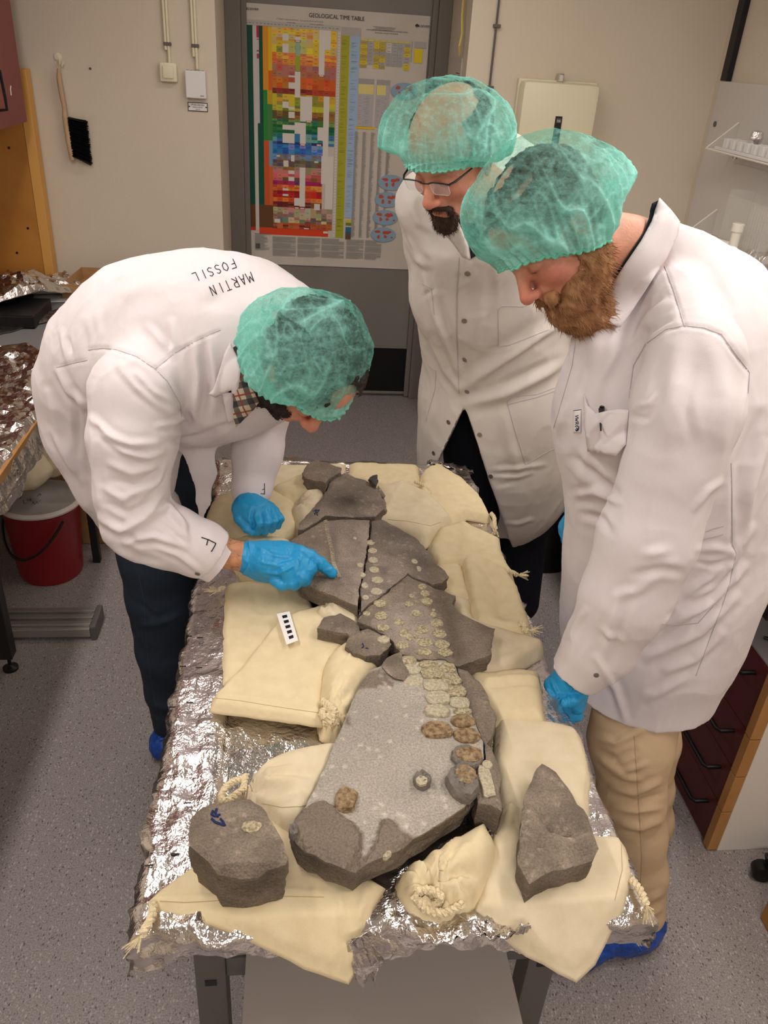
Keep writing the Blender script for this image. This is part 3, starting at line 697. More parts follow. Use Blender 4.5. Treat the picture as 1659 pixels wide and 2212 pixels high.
        for (dx, dz, wx, wz) in ((-.036, .016, .018, .010), (-.026, -.012, .009, .013), (.014, .012, .018, .012), (.034, .016, .014, .010), (.012, -.010, .010, .012), (.052, -.014, .008, .006)):
            o = len(V); y = Yp - .0022 - .0000025 * k[0]; k[0] += 1
            for i in range(8):
                q = r.uniform(.7, 1.2); V.append((cx + dx + wx * q * math.cos(i * math.pi / 4), y, cz + dz + wz * q * math.sin(i * math.pi / 4))); C.append(tuple(lin(v) for v in (186, 84, 66)))
            Fc.append(tuple(range(o, o + 8)))
    me = bpy.data.meshes.new('printed_chart'); me.from_pydata(V, [], Fc); me.update(); set_col(me, C); link('printed_chart', me, M['print'], t)
    def txt(s, xc, yc, h, wid=None, ang=0.0):
        cu = bpy.data.curves.new('t', 'FONT'); cu.body = s; cu.size = h * 1.4; o = bpy.data.objects.new('t', cu); COL.objects.link(o)
        dg = bpy.context.evaluated_depsgraph_get(); me = bpy.data.meshes.new_from_object(o.evaluated_get(dg)); bpy.data.objects.remove(o)
        xs = [v.co.x for v in me.vertices]; L = max(xs) - min(xs); sx = wid / L if wid else 1
        for v in me.vertices:
            x = (v.co.x - min(xs)) * sx; z = v.co.y; v.co = (X(xc) + x * math.cos(ang) - z * math.sin(ang), Yp - .006, Z(yc) + z * math.cos(ang) + x * math.sin(ang))
        return me
    out = bmesh.new()
    for s, xc, yc, h, wd in (('GEOLOGICAL TIME TABLE', 555, 118, .019, X(950) - X(555)), ('ELSEVIER', 112, 98, .010, X(198) - X(112)), ('ELSEVIER', 1336, 132, .010, X(1420) - X(1336)), ('S T R A T I G R A P H I C   C L A S S I F I C A T I O N', 322, 152, .006, X(655) - X(322)),
                          ('EUROPE', 400, 172, .0045, X(460) - X(400)), ('NORTH AMERICA', 560, 172, .0045, X(660) - X(560)), ('CONTINENTAL PALEO-MAMMALOGICAL CLASSIFICATION', 966, 182, .0055, X(1264) - X(966)), ('ZONES AND STAGES', 1030, 200, .0055, X(1196) - X(1030))):
        me = txt(s, xc, yc, h, wd); me.name = 'lettering'; me.materials.clear(); link('lettering', me, M['ink'], t)
    # small tree emblems beside the publisher's name
    for xc, yc in ((88, 92), (1316, 126)):
        em = MB()
        for q in range(5):
            a = math.pi * (q / 4); em.box((X(xc) + .009 + .006 * math.cos(a) - .003, Yp - .007, Z(yc) + .006 * math.sin(a) - .003), (X(xc) + .009 + .006 * math.cos(a) + .003, Yp - .006, Z(yc) + .006 * math.sin(a) + .003))
        em.box((X(xc) + .0075, Yp - .007, Z(yc) - .008), (X(xc) + .0105, Yp - .006, Z(yc)))
        em.build('publisher_emblem', M['ink'], t)
M['paper_chart'] = mat('chart_paper', rgb(206, 198, 190), .6, noise=(5, 3, .3, .7), col2=rgb(198, 190, 180))
build_poster()

# ------------------------------------------------------------------ things on the back wall
t = empty('wall_switch', (-.585, YB, 1.815), 'square ivory rocker switch under a wall conduit', 'switch')
MB().box((-.625, YB - .028, 1.773), (-.547, YB, 1.852), .008).build('switch_box', M['ivory'], t, True); MB().box((-.61, YB - .036, 1.788), (-.562, YB - .0285, 1.838), .003).build('rocker', M['ivory'], t, True)
t = empty('thermostat', (-.46, YB, 1.77), 'white ventilated sensor box on the wall right of the switch', 'thermostat')
MB().box((-.51, YB - .035, 1.712), (-.418, YB, 1.826), .004).build('housing', M['white'], t); g = MB()
for i in range(5): g.box((-.505 + i * .017, YB - .03, 1.8255), (-.493 + i * .017, YB - .008, 1.8275))
g.build('vent_slot', M['door_frame'], t)
g = MB(); g.box((-.445, YB - .0362, 1.722), (-.428, YB - .0352, 1.7245)); g.build('maker_mark', M['pen_grey'], t)
t = empty('label_plate', (-.46, YB, 1.675), 'small engraved white label plate below the sensor box', 'label')
MB().box((-.508, YB - .004, 1.655), (-.416, YB, 1.693)).build('border', M['darkmetal'], t); MB().box((-.505, YB - .005, 1.658), (-.419, YB - .0042, 1.690)).build('plate', M['white'], t)
def wall_text(s, x, z, y, wd, parent, m='ink', name='lettering', h=.008):
    cu = bpy.data.curves.new('t', 'FONT'); cu.body = s; cu.size = h * 1.4; o = bpy.data.objects.new('t', cu); COL.objects.link(o)
    dg = bpy.context.evaluated_depsgraph_get(); me = bpy.data.meshes.new_from_object(o.evaluated_get(dg)); bpy.data.objects.remove(o); xs = [v.co.x for v in me.vertices]; L = max(xs) - min(xs)
    for v in me.vertices: v.co = (x + (v.co.x - min(xs)) * wd / L, y, z + v.co.y)
    me.name = name; me.materials.clear(); return link(name, me, M[m], parent)
wall_text('PT501-TK-076', -.490, 1.679, YB - .0056, .058, t, h=.007); wall_text('TEMPERATURGIVER', -.487, 1.670, YB - .0056, .048, t, h=.0045); wall_text('ROM 105', -.472, 1.661, YB - .0056, .02, t, h=.0045)
for xx in (-.503, -.425):
    MB().lathe([(.0035, 0), (.0035, .001)], (xx + .002, YB - .006, 1.674), 10, axis=(0, 1, 0)).build('rivet', M['darkmetal'], t)
for x, z0, lab in ((-.587, 1.852, 'ivory conduit pair running down to the switch'), (-.463, 1.832, 'ivory conduit pair running down to the sensor box'), (.927, .3, 'thin conduit beside the towel dispenser')):
    t = empty('conduit', (x, YB, z0), lab, 'conduit')
    n = 2 if x < 0 else 1
    for q in range(n): MB().tube([(x - .006 * (n - 1) + q * .013, YB - .011, z0 + (.05 if q == 0 and n == 2 else 0)), (x - .006 * (n - 1) + q * .013, YB - .011, 2.715)], .0065 if n == 2 else .005, 10).build('pipe', M['conduit'] if n == 2 else M['tgrey'], t, True)
    for zc in ((1.926,) if n == 2 else (2.09, 1.835)):
        MB().box((x - .014, YB - .02, zc - .007), (x + .02, YB, zc + .007), .002).build('clip', M['tgrey'], t)
        if n == 1: pass
for zc in (1.0,): pass
# paper towel dispenser
t = empty('towel_dispenser', (1.255, YB, 1.6), 'ivory paper towel dispenser with a dark window slot on the back wall', 'dispenser')
bm = MB(); bm.box((1.068, YB - .115, 1.50), (1.446, YB, 1.878), .03); bm.build('cover', M['ivory'], t, True)
MB().box((1.062, YB - .03, 1.495), (1.452, YB - .001, 1.884), .006).build('back_plate', M['ivory'], t)
wn = MB().box((1.243, YB - .121, 1.52), (1.277, YB - .1145, 1.735), .003).build('window_slot', M['darkmetal'], t)
wl = MB().box((1.249, YB - .1228, 1.706), (1.271, YB - .1215, 1.726)).build('badge', M['tgrey'], wn); wall_text('TORK', 1.2505, 1.7105, YB - .1231, .019, t, 'white', h=.009)
MB().box((1.246, YB - .06, 1.876), (1.274, YB - .02, 1.915), .006).build('latch', M['chrome'], t)
# hand brush on a hook
t = empty('wall_hook', (-1.077, YB, 1.845), 'small white hook holding the hand brush', 'hook')
MB().lathe([(.0, 0), (.016, 0), (.016, .006), (.0, .009)], (-1.077, YB - .0, 1.845), 18, axis=(0, -1, 0)).tube([(-1.072, YB - .008, 1.835), (-1.068, YB - .022, 1.812), (-1.058, YB - .03, 1.812), (-1.052, YB - .03, 1.825)], .004, 8).build('hook_body', M['ivory'], t, True)
t = empty('hand_brush', (-1.06, YB - .02, 1.4), 'hand brush with light wooden handle and black bristles hanging on the wall', 'brush')
hp = [(-1.075, YB - .03, 1.80), (-1.078, YB - .03, 1.76), (-1.075, YB - .03, 1.70), (-1.07, YB - .03, 1.64), (-1.072, YB - .03, 1.60), (-1.068, YB - .03, 1.5), (-1.062, YB - .03, 1.415)]
MB().tube(hp, [.006, .011, .012, .010, .013, .014, .012], 12).build('handle', M['palewood'], t, True)
b2 = MB(); rr = random.Random(2)
for i in range(260):
    z = 1.60 - i / 260 * .17; y = YB - .03 + rr.uniform(-.011, .011); dz = -.012 - (i / 260) * .035 * .6
    b2.tube([(-1.058, y, z), (-.975 + rr.uniform(-.006, .004), y + rr.uniform(-.006, .006), z + dz + rr.uniform(-.004, .004))], .0024, 3)
br = b2.build('bristles', M['black'], t); br['kind'] = 'stuff'
MB().tube([(-1.076, YB - .03, 1.80), (-1.083, YB - .026, 1.826), (-1.07, YB - .026, 1.832), (-1.068, YB - .026, 1.81), (-1.072, YB - .03, 1.795)], .0016, 6).build('loop', M['rope'], t)
tag(MB().lathe([(0, .008), (.005, .006), (.0055, 0)], (-.94, YB, 1.806), 12, axis=(0, -1, 0)).build('wall_plug', M['tgrey']), 'tiny grey plug in the wall right of the hand brush', 'wall plug')
tag(MB().lathe([(0, .008), (.006, .006), (.0065, 0)], (1.945, YB, 1.33), 12, axis=(0, -1, 0)).build('wall_screw', M['tgrey']), 'tiny grey screw low on the wall near the right corner', 'screw')
# notice and yellow ribbon in the recess at the right
t = empty('wall_notice', (.807, 4.7, 1.7), 'narrow printed paper notice in the door recess', 'notice')
MB().box((.803, 4.47, 1.2), (.8078, 4.80, 1.95)).build('sheet', M['paper_chart'], t); g = MB(); rr = random.Random(4)
for i in range(16): g.box((.8020, 4.5, 1.88 - i * .036), (.8029, 4.5 + rr.uniform(.06, .22), 1.884 - i * .036))
g.build('print_lines', M['pen_grey'], t)
tag(MB().tube([(.79, 4.50, 2.2), (.785, 4.47, 2.12), (.79, 4.45, 2.05), (.78, 4.44, 2.0), (.79, 4.46, 1.96)], .006, 4, flat=(0, 1, 0)).build('yellow_ribbon', mat('yellow_ribbon', rgb(206, 186, 110), .6)), 'pale yellow ribbon hanging at the recess edge', 'ribbon')

# ------------------------------------------------------------------ left: pine board, red wall cabinet
t = empty('pine_cabinet', (-1.5, 4.3, .9), 'tall varnished pine cabinet side in the far left corner', 'cabinet')
MB().box((-1.99, 4.27, .02), (-1.252, 4.34, 1.79), .002).build('side_panel', M['pine'], t); MB().box((-1.251, 4.268, .02), (-1.205, 4.34, 1.79), .003).build('edge_strip', M['pine_edge'], t)
for z, x in ((1.46, -1.33), (1.1, -1.30), (.98, -1.37)): MB().lathe([(.006, 0), (.006, .002)], (x, 4.27, z), 10, axis=(0, -1, 0)).build('peg_hole', M['black'], t)
t = empty('red_wall_cabinet', (-1.6, 3.7, 1.575), 'dusty red wall cabinet at the top left with a black handle', 'cabinet')
MB().box((-1.99, 3.0, 1.58), (-1.222, 4.16, 2.6), .004).build('body', M['redcab'], t)
d = MB().box((-1.220, 3.55, 1.585), (-1.2, 4.165, 2.6), .003).build('door', M['redcab'], t)
MB().tube([(-1.2, 3.79, 1.80), (-1.17, 3.79, 1.80), (-1.165, 3.79, 1.70), (-1.165, 3.79, 1.66), (-1.2, 3.79, 1.655)], .006, 8).build('handle', M['black'], d, True)
g = MB(); g.tube([(-1.1995, 4.0, 1.735), (-1.1995, 3.99, 1.725), (-1.1995, 3.985, 1.70)], .003, 4); g.build('paint_chip', M['paper'], d)

# ------------------------------------------------------------------ left bench
t = empty('bench', (-1.3, 2.9, 0), 'grey-topped side bench with oak edging covered in crumpled foil on the left', 'bench')
MB().box((-1.75, 1.0, .835), (-.834, 4.30, .86)).build('worktop', M['greysheet'], t); MB().box((-.834, 1.0, .815), (-.822, 4.30, .862), .002).build('oak_edging', M['oak'], t)
for y in (2.30, 4.0): 
    for x in (-.985, -1.6): MB().box((x - .022, y - .025, .06), (x + .022, y + .025, .834), .003).build('leg', M['darkmetal'], t)
for y in (2.30, 4.0):
    for x in (-.985, -1.6): MB().lathe([(.026, 0), (.026, .008), (.01, .016), (.006, .02), (.006, .062)], (x, y, 0), 20).build('levelling_foot', M['black'] , t, True)
MB().box((-1.6, 2.28, .74), (-.985, 2.32, .80), .003).build('cross_rail', M['darkmetal'], t)
t = empty('floor_rail', (-1.2, 2.52, 0), 'grooved aluminium floor rail with a dark end cap beside the bench leg', 'rail')
g = MB(); g.box((-1.7, 2.455, .012), (-.745, 2.585, .05), .004)
for i in range(3): g.box((-1.7, 2.47 + i * .04, .05), (-.745, 2.492 + i * .04, .062), .003)
g.build('profile', M['alu'], t); MB().box((-.745, 2.45, .0), (-.722, 2.59, .064), .008).build('end_cap', M['tgrey'], t)

# foil sheets on the bench
def foil_sheet(name, outline, z0, amp, lab, cat, m='foil', seed=0, step=.016, drape=None, hump=None):
    ol = jag(outline, .03, .006, seed)
    def zt(P, d):
        Q = np.c_[P, np.zeros(len(P))]; z = z0 + amp * (ridged(Q, 7, 3, seed, 1.4) * .6 + np.abs(fbm(Q, 16, 3, seed)) * 1.2) * np.clip(d / .02 + .3, 0, 1)
        if hump: z = z + hump(P)
        if drape: z = drape(P, z)
        return z
    o = patch(name, ol, zt, lambda P: (zt(P, np.zeros(len(P))) - .0025), step, M[m], None, None, None, 1, smooth=False)
    return tag(o, lab, cat)
foil_sheet('foil_sheet', [(-1.7, 1.05), (-.80, 1.05), (-.795, 1.9), (-.80, 2.6), (-.86, 3.0), (-1.06, 3.25), (-1.35, 3.1), (-1.7, 3.2)], .864, .022, 'large crumpled foil sheet spread over the near end of the left bench', 'foil', seed=1,
           drape=lambda P, z: z - np.clip((P[:, 0] + .835) / .04, 0, 1) * (.05 + .06 * (vnoise(np.c_[P, P[:, 0] * 0], 6, 2) + .5)))
def hump(P): return .115 * np.exp(-(((P[:, 0] + 1.25) / .22) ** 2 + ((P[:, 1] - 3.75) / .30) ** 2)) 
foil_sheet('foil_wrap', [(-1.72, 3.45), (-1.34, 3.42), (-1.16, 3.62), (-1.02, 3.85), (-1.03, 4.12), (-1.12, 4.22), (-1.72, 4.24)], .868, .03, 'pile of crumpled foil hooding a dark tray at the far left', 'foil', seed=5, hump=hump)
foil_sheet('dark_foil_tray', [(-1.5, 3.30), (-1.2, 3.34), (-.99, 3.62), (-1.0, 3.82), (-1.14, 3.60), (-1.34, 3.40), (-1.5, 3.42)], .866, .012, 'flat dark-looking foil sheet edge on the grey bench', 'foil', 'foildark', seed=9)
tag(MB().box((-1.42, 3.44, .861), (-1.08, 3.72, .915), .006).build('dark_tray', M['black']), 'dark tray under the foil pile on the bench', 'tray')
# cardboard tray with papers
t = empty('cardboard_tray', (-.9, 4.15, .86), 'shallow open cardboard tray behind the bending man', 'tray')
Mt = Matrix.Translation((-.90, 4.06, .868)) @ Matrix.Rotation(math.radians(-3), 4, 'Z')
MB().box((-.17, -.17, 0), (.17, .17, .006), 0, Mt).build('bottom', M['card'], t)
for lo, hi in (((-.17, -.17, .006), (-.165, .17, .062)), ((.165, -.17, .006), (.17, .17, .062)), ((-.165, -.17, .006), (.165, -.165, .062)), ((-.165, .165, .006), (.165, .17, .062))): MB().box(lo, hi, 0, Mt).build('side_wall', M['card'], t)
tag(MB().box((-.13, -.14, .0062), (.14, .15, .012), 0, Mt).build('paper_sheet', M['paper']), 'white paper lying in the cardboard tray', 'paper')
tag(MB().box((-.25, -.14, 0), (.10, .24, .004), 0, Matrix.Translation((-.98, 4.02, .862)) @ Matrix.Rotation(math.radians(14), 4, 'Z')).build('paper_sheet', M['paper']), 'white paper sticking out under the cardboard tray', 'paper')
# under the bench: shelf with sacks, box, bucket
t = empty('under_shelf', (-1.3, 3.2, 0), 'dark low shelf below the bench carrying cotton sacks', 'shelf')
MB().box((-1.7, 2.93, .50), (-.80, 3.5, .52), .002).build('shelf_board', M['darkmetal'], t); MB().box((-1.72, 3.5, .02), (-.80, 3.53, .83)).build('back_panel', M['card'], t)
for x in (-1.69, -.83): MB().box((x - .015, 2.97, 0), (x + .015, 3.0, .50), .002).build('leg', M['darkmetal'], t)
for k, (px, py, r3, lab) in enumerate(((62, 1008, (.085, .12, .075), 'beige cotton sack on the low shelf under the bench, nearest the oak edge'), (112, 982, (.10, .12, .095), 'plump beige cotton sack on the low shelf behind the hips of the bending man'))):
    c = onz(px, py, .58); v = Vol((c.x - .16, c.y - .18, .50), (c.x + .16, c.y + .18, .74), .008); v.ell((c.x, c.y, .523 + r3[2] * .8), r3, None, .02); v.ell((c.x + .02, c.y + .05, .523 + r3[2] * 1.3), (.05, .05, .05), None, .04); v.cut((0, 0, .5215), (0, 0, -1))
    V, Q = v.mesh(1); V = V + normals(V, Q) * (.006 * fbm(V, 22, 3, k) + .004 * ridged(V, 14, 2, k, 3))[:, None]; V[:, 2] = np.maximum(V[:, 2], .521); tag(link_np('cotton_sack', V, Q, M['cotton2']), lab, 'sack', 'sacks under the side bench')
t = empty('cardboard_box', (-.86, 3.1, 0), 'brown cardboard box standing behind the red bucket', 'box')
MB().box((-.92, 3.12, .002), (-.70, 3.42, .30), .003).build('carton', M['card'], t); MB().box((-.80, 3.117, .18), (-.76, 3.1195, .23)).build('sticker', M['paper'], t)
t = empty('bucket', (-1.0, 2.92, 0), 'dark red plastic bucket with a white lid under the bench', 'bucket')
MB().lathe([(0, .002), (.122, .002), (.126, .02), (.146, .31), (.15, .315), (.15, .322), (.13, .322)], (-1.0, 2.92, 0), 40).build('pail', M['redbucket'], t, True)
ld = MB().lathe([(.0, .326), (.118, .326), (.122, .331), (.128, .331), (.132, .326), (.15, .326), (.158, .33), (.160, .338), (.155, .345), (.146, .348), (.140, .343), (.0, .341)][::-1], (-1.0, 2.92, 0), 48).build('lid', M['lid'], t, True)
MB().tube([(-1.0 + .155 * math.cos(a), 2.92 + .155 * math.sin(a) * 1.0 - .0, .30 - .16 * math.sin((a - 2.9) / 2.6 * math.pi)) for a in [2.9 + 2.6 * i / 16 for i in range(17)]], .005, 8).build('handle', M['black'], t, True)
bb = bvh_obj(ld); g = MB()
for pl in ([(36, 1089), (41, 1083), (44, 1090), (48, 1084)], [(42, 1092), (46, 1088)], [(50, 1094), (52, 1102), (58, 1101)], [(58, 1096), (60, 1092)], [(61, 1097), (65, 1092), (66, 1096)], [(66, 1098), (67, 1091)], [(68, 1104), (74, 1098)], [(70, 1097), (75, 1104)], [(76, 1103), (80, 1097), (82, 1102)], [(84, 1098), (88, 1094)], [(80, 1087), (86, 1080), (88, 1085)]):
    stroke(g, bb, [(a, b - 14) for a, b in pl], .0011, .0006, 2)
g.build('handwriting', M['pen_grey'], ld)

# ------------------------------------------------------------------ right: bench, pedestal, sink wall
t = empty('side_worktop', (1.6, 2.5, .86), 'white laminate worktop with oak edging on the right', 'worktop')
MB().box((1.142, 1.45, .872), (2.055, 4.34, .90)).build('worktop', M['whitetop'], t); MB().box((1.13, 1.45, .868), (1.1415, 4.34, .90), .002).build('oak_edging', M['oak'], t)
for y in (1.52, 4.2): MB().box((1.16, y - .02, 0), (1.2, y + .02, .868), .003).build('leg', M['darkmetal'], t) if y > 2 else None
MB().box((1.80, 1.5, 0), (1.84, 1.54, .868), .003).build('leg', M['darkmetal'], t)
MB().box((1.16, 1.50, .80), (1.20, 4.2, .85), .003).build('rail', M['darkmetal'], t)
t = empty('drawer_unit', (1.5, 1.75, 0), 'drawer unit with four dark red drawers, oak edges and white side', 'cabinet')
MB().box((1.232, 1.45, .0), (1.78, 2.10, .655), .002).build('body', M['whitetop'], t)
MB().box((1.21, 1.452, .655), (1.78, 2.10, .66)).build('top_panel', M['greysheet'], t)
zs = [.004, .165, .305, .445, .653]
for i in range(4):
    d = MB().box((1.208, 1.478, zs[i] + .002), (1.2315, 2.098, zs[i + 1] - .002), .001).build('drawer', M['reddrawer'], t)
    MB().box((1.2, 1.45, zs[i] + .002), (1.2315, 1.4775, zs[i + 1] - .002), .001).build('oak_edge', M['oak'], d)
    zc = zs[i + 1] - .045
    MB().tube([(1.207, 1.53, zc), (1.168, 1.53, zc), (1.162, 1.54, zc), (1.162, 1.86, zc), (1.168, 1.87, zc), (1.207, 1.87, zc)], .0065, 10).build('handle', M['black'], d, True)
tag(MB().tube([(1.25, 1.60, .668), (1.34, 1.55, .668), (1.5, 1.50, .668), (1.7, 1.52, .668)], .005, 8).build('power_cable', M['black'], smooth=True), 'black cable lying on top of the drawer unit', 'cable')
# caster and brown box at the lower right edge
t = empty('office_chair_base', (1.40, 1.33, 0), 'black swivel chair foot with a caster at the right edge', 'chair')
MB().tube([(1.315, 1.36, .075), (1.42, 1.34, .10), (1.60, 1.30, .13)], [.018, .022, .03], 10).build('base_arm', M['black'], t, True)
MB().lathe([(0, -.02), (.026, -.018), (.028, 0), (.026, .018), (0, .02)], (1.315, 1.36, .0285), 20, axis=(.3, 1, 0)).build('caster', M['black'], t, True)
MB().tube([(1.60, 1.30, .13), (1.60, 1.30, .42)], .03, 14).build('column', M['black'], t, True)
tag(MB().box((1.255, 1.02, .001), (1.6, 1.24, .12), .004).build('wooden_crate', M['pine']), 'low brown wooden box at the right edge of the floor', 'box')
# backboard, dark strip, acrylic shelves
tag(MB().box((2.035, 1.6, .9005), (2.058, 4.255, 1.93), .002).build('splash_board', mat('grey_white_board', rgb(206, 202, 198), .5)), 'pale grey wall board with acrylic shelves in the right corner', 'board')
tag(MB().box((2.03, 4.19, 1.931), (2.058, 4.25, 2.715), .002).build('trim_1', M['darkmetal']), kind='structure')
MBs = MB().lathe([(0, .006), (.012, .005), (.013, 0)], (2.034, 4.20, 1.745), 14, axis=(-1, 0, 0)).build('board_screw', M['tgrey']); tag(MBs, 'round screw cap near the top of the pale wall board', 'screw')
M['rod'] = mat('white_edged_acrylic', rgb(232, 226, 214), .4)
for j, (z, lab) in enumerate(((1.655, 'upper clear acrylic ledge with white edges on the right wall'), (1.275, 'lower clear acrylic ledge with white edges on the right wall'))):
    t = empty('acrylic_shelf', (1.95, 3.5, z), lab, 'shelf'); x0 = 1.90
    MB().box((x0, 2.5, z - .003), (2.034, 3.96, z + .003)).build('shelf_plate', M['clear'], t)
    MB().prism([(x0, 3.957, z), (2.034, 3.957, z), (2.034, 3.957, z + .115)], (0, .004, 0)).build('end_plate', M['clear'], t)
    MB().tube([(x0, 3.96, z), (x0, 2.5, z)], .004, 6).build('front_edge', M['rod'], t); MB().tube([(x0, 3.96, z), (2.03, 3.96, z + .115)], .0035, 6).build('slanting_edge', M['rod'], t)
    MB().tube([(x0, 3.96, z), (2.034, 3.96, z)], .003, 6).build('end_edge', M['rod'], t)
    MB().lathe([(.012, 0), (.012, .014), (.006, .02)], (1.97, 3.80, z - .024), 14).build('fixing', M['chrome'], t, True)
# rack of sample tubes on upper shelf
t = empty('tube_rack', (1.94, 3.7, 1.66), 'white slotted plastic rack on the upper acrylic ledge', 'rack')
MB().box((1.912, 3.3, 1.6585), (1.985, 3.9, 1.672), .003).build('tray', M['white'], t)
for i in range(8): MB().box((1.915, 3.80 - i * .065, 1.672), (1.982, 3.835 - i * .065, 1.712), .003).build('divider', M['white'], t)
tag(MB().lathe([(0, 0), (.022, 0), (.03, .02), (.024, .045), (.0, .05)], (1.95, 3.62, 1.712), 9).build('foil_lump', M['foil']), 'small lump of foil on the slotted rack', 'foil')
t = empty('clear_file_box', (1.96, 3.5, 1.28), 'transparent ribbed plastic box leaning on the lower ledge', 'box')
MB().box((1.915, 3.25, 1.279), (1.92, 3.66, 1.50)).build('front_wall', M['clear'], t); MB().box((1.92, 3.655, 1.279), (2.03, 3.66, 1.52)).build('side_wall', M['clear'], t)
for i in range(7): MB().box((1.9125, 3.30 + i * .022, 1.279), (1.9148, 3.306 + i * .022, 1.49)).build('rib', M['clear'], t)
tag(foil_sheet('foil_scrap', [(1.91, 3.25), (1.99, 3.25), (2.0, 3.42), (1.92, 3.44)], 1.280, .05, 'x', 'foil', seed=3, step=.012), 'crumpled foil scrap on the lower acrylic ledge', 'foil')
# drain pipe with tee and hose below the shelves
t = empty('drain_pipe', (1.93, 3.75, .9), 'white plastic pipe tee below the lower ledge', 'pipe')
pc = onX(1592, 500, 1.86); q = onX(1575, 590, 1.86)
MB().tube([pc, pc + Vector((0, 0, -.34))], .02, 16).build('upright', M['rod'], t, True)
MB().lathe([(.026, 0), (.026, .03), (.022, .034), (0, .034)], pc, 10).build('end_nut', M['rod'], t, True)
MB().tube([pc + Vector((0, 0, -.06)), pc + Vector((-.16, .38, -.06))], .014, 14).build('branch', M['rod'], t, True)
tag(MB().tube([onX(1600 + i * 8, 604 - 14 * math.sin(i / 9 * math.pi) + i * 1.5, 1.80) for i in range(12)], .007, 8).build('white_hose', M['rod'], smooth=True), 'curved white hose at the right wall', 'hose')
tag(MB().lathe([(.0, 0), (.03, 0), (.034, .02), (.034, .08), (.028, .1), (0, .1)], onX(1664, 705, 1.75), 20).build('green_bottle', M['green'], smooth=True), 'green plastic bottle at the right edge of the picture', 'bottle')
t = empty('waste_bin', (1.11, 2.9, 0), 'black waste bin with a black liner behind the standing men', 'bin')
MB().lathe([(0, .003), (.15, .003), (.185, .50), (.19, .51), (.175, .51), (.165, .45), (0, .44)], (1.12, 3.03, 0), 36).build('bin_body', M['blackbin'], t, True)
g = MB(); V = []; n = 48
for j, (r_, z_) in enumerate(((.188, .40), (.196, .47), (.198, .515), (.186, .525), (.16, .49))):
    for i in range(n):
        a = 2 * math.pi * i / n; q = .006 * math.sin(i * 5.1 + j) + .004 * math.sin(i * 2.3 + j * 2); V.append((1.12 + (r_ + q) * math.cos(a), 3.03 + (r_ + q) * math.sin(a), z_ + q))
g.add(V, [(j * n + i, j * n + (i + 1) % n, (j + 1) * n + (i + 1) % n, (j + 1) * n + i) for j in range(4) for i in range(n)]); g.build('bin_liner', M['binbag'], t, True)

# ------------------------------------------------------------------ the table
TX0, TX1, TY0, TY1, TZ = -.205, .500, .70, 2.13, .90
t = empty('work_table', (.15, 1.4, 0), 'grey steel framed table under the foil', 'table')
MB().box((TX0 + .01, TY0 + .01, .862), (TX1 - .01, TY1 - .01, .890), .002).build('tabletop', M['panel'], t)
for x in (-.137, .450):
    for y in (.85, 1.95):
        lg = MB().box((x - .026, y - .026, .012), (x + .026, y + .026, .861), .003).build('leg', M['tgrey'], t)
        MB().lathe([(.018, 0), (.018, .012)], (x, y, 0), 16).build('foot', M['black'], lg)
        sl = MB().box((x - .010, y - .0275, .55), (x + .010, y - .0262, .566), .0).build('slot', M['darkmetal'], lg)
for y in (.85, 1.95): MB().box((-.111, y - .018, .56), (.424, y + .018, .61), .002).build('cross_rail', M['tgrey'], t)
for x in (-.137, .450): MB().box((x - .018, .876, .78), (x + .018, 1.924, .84), .002).build('side_rail', M['tgrey'], t)
tag(MB().box((-.076, .42, .6105), (.371, 1.02, .625), .0015).build('pull_out_shelf', M['panel']), 'grey laminate board projecting under the front of the table', 'board')

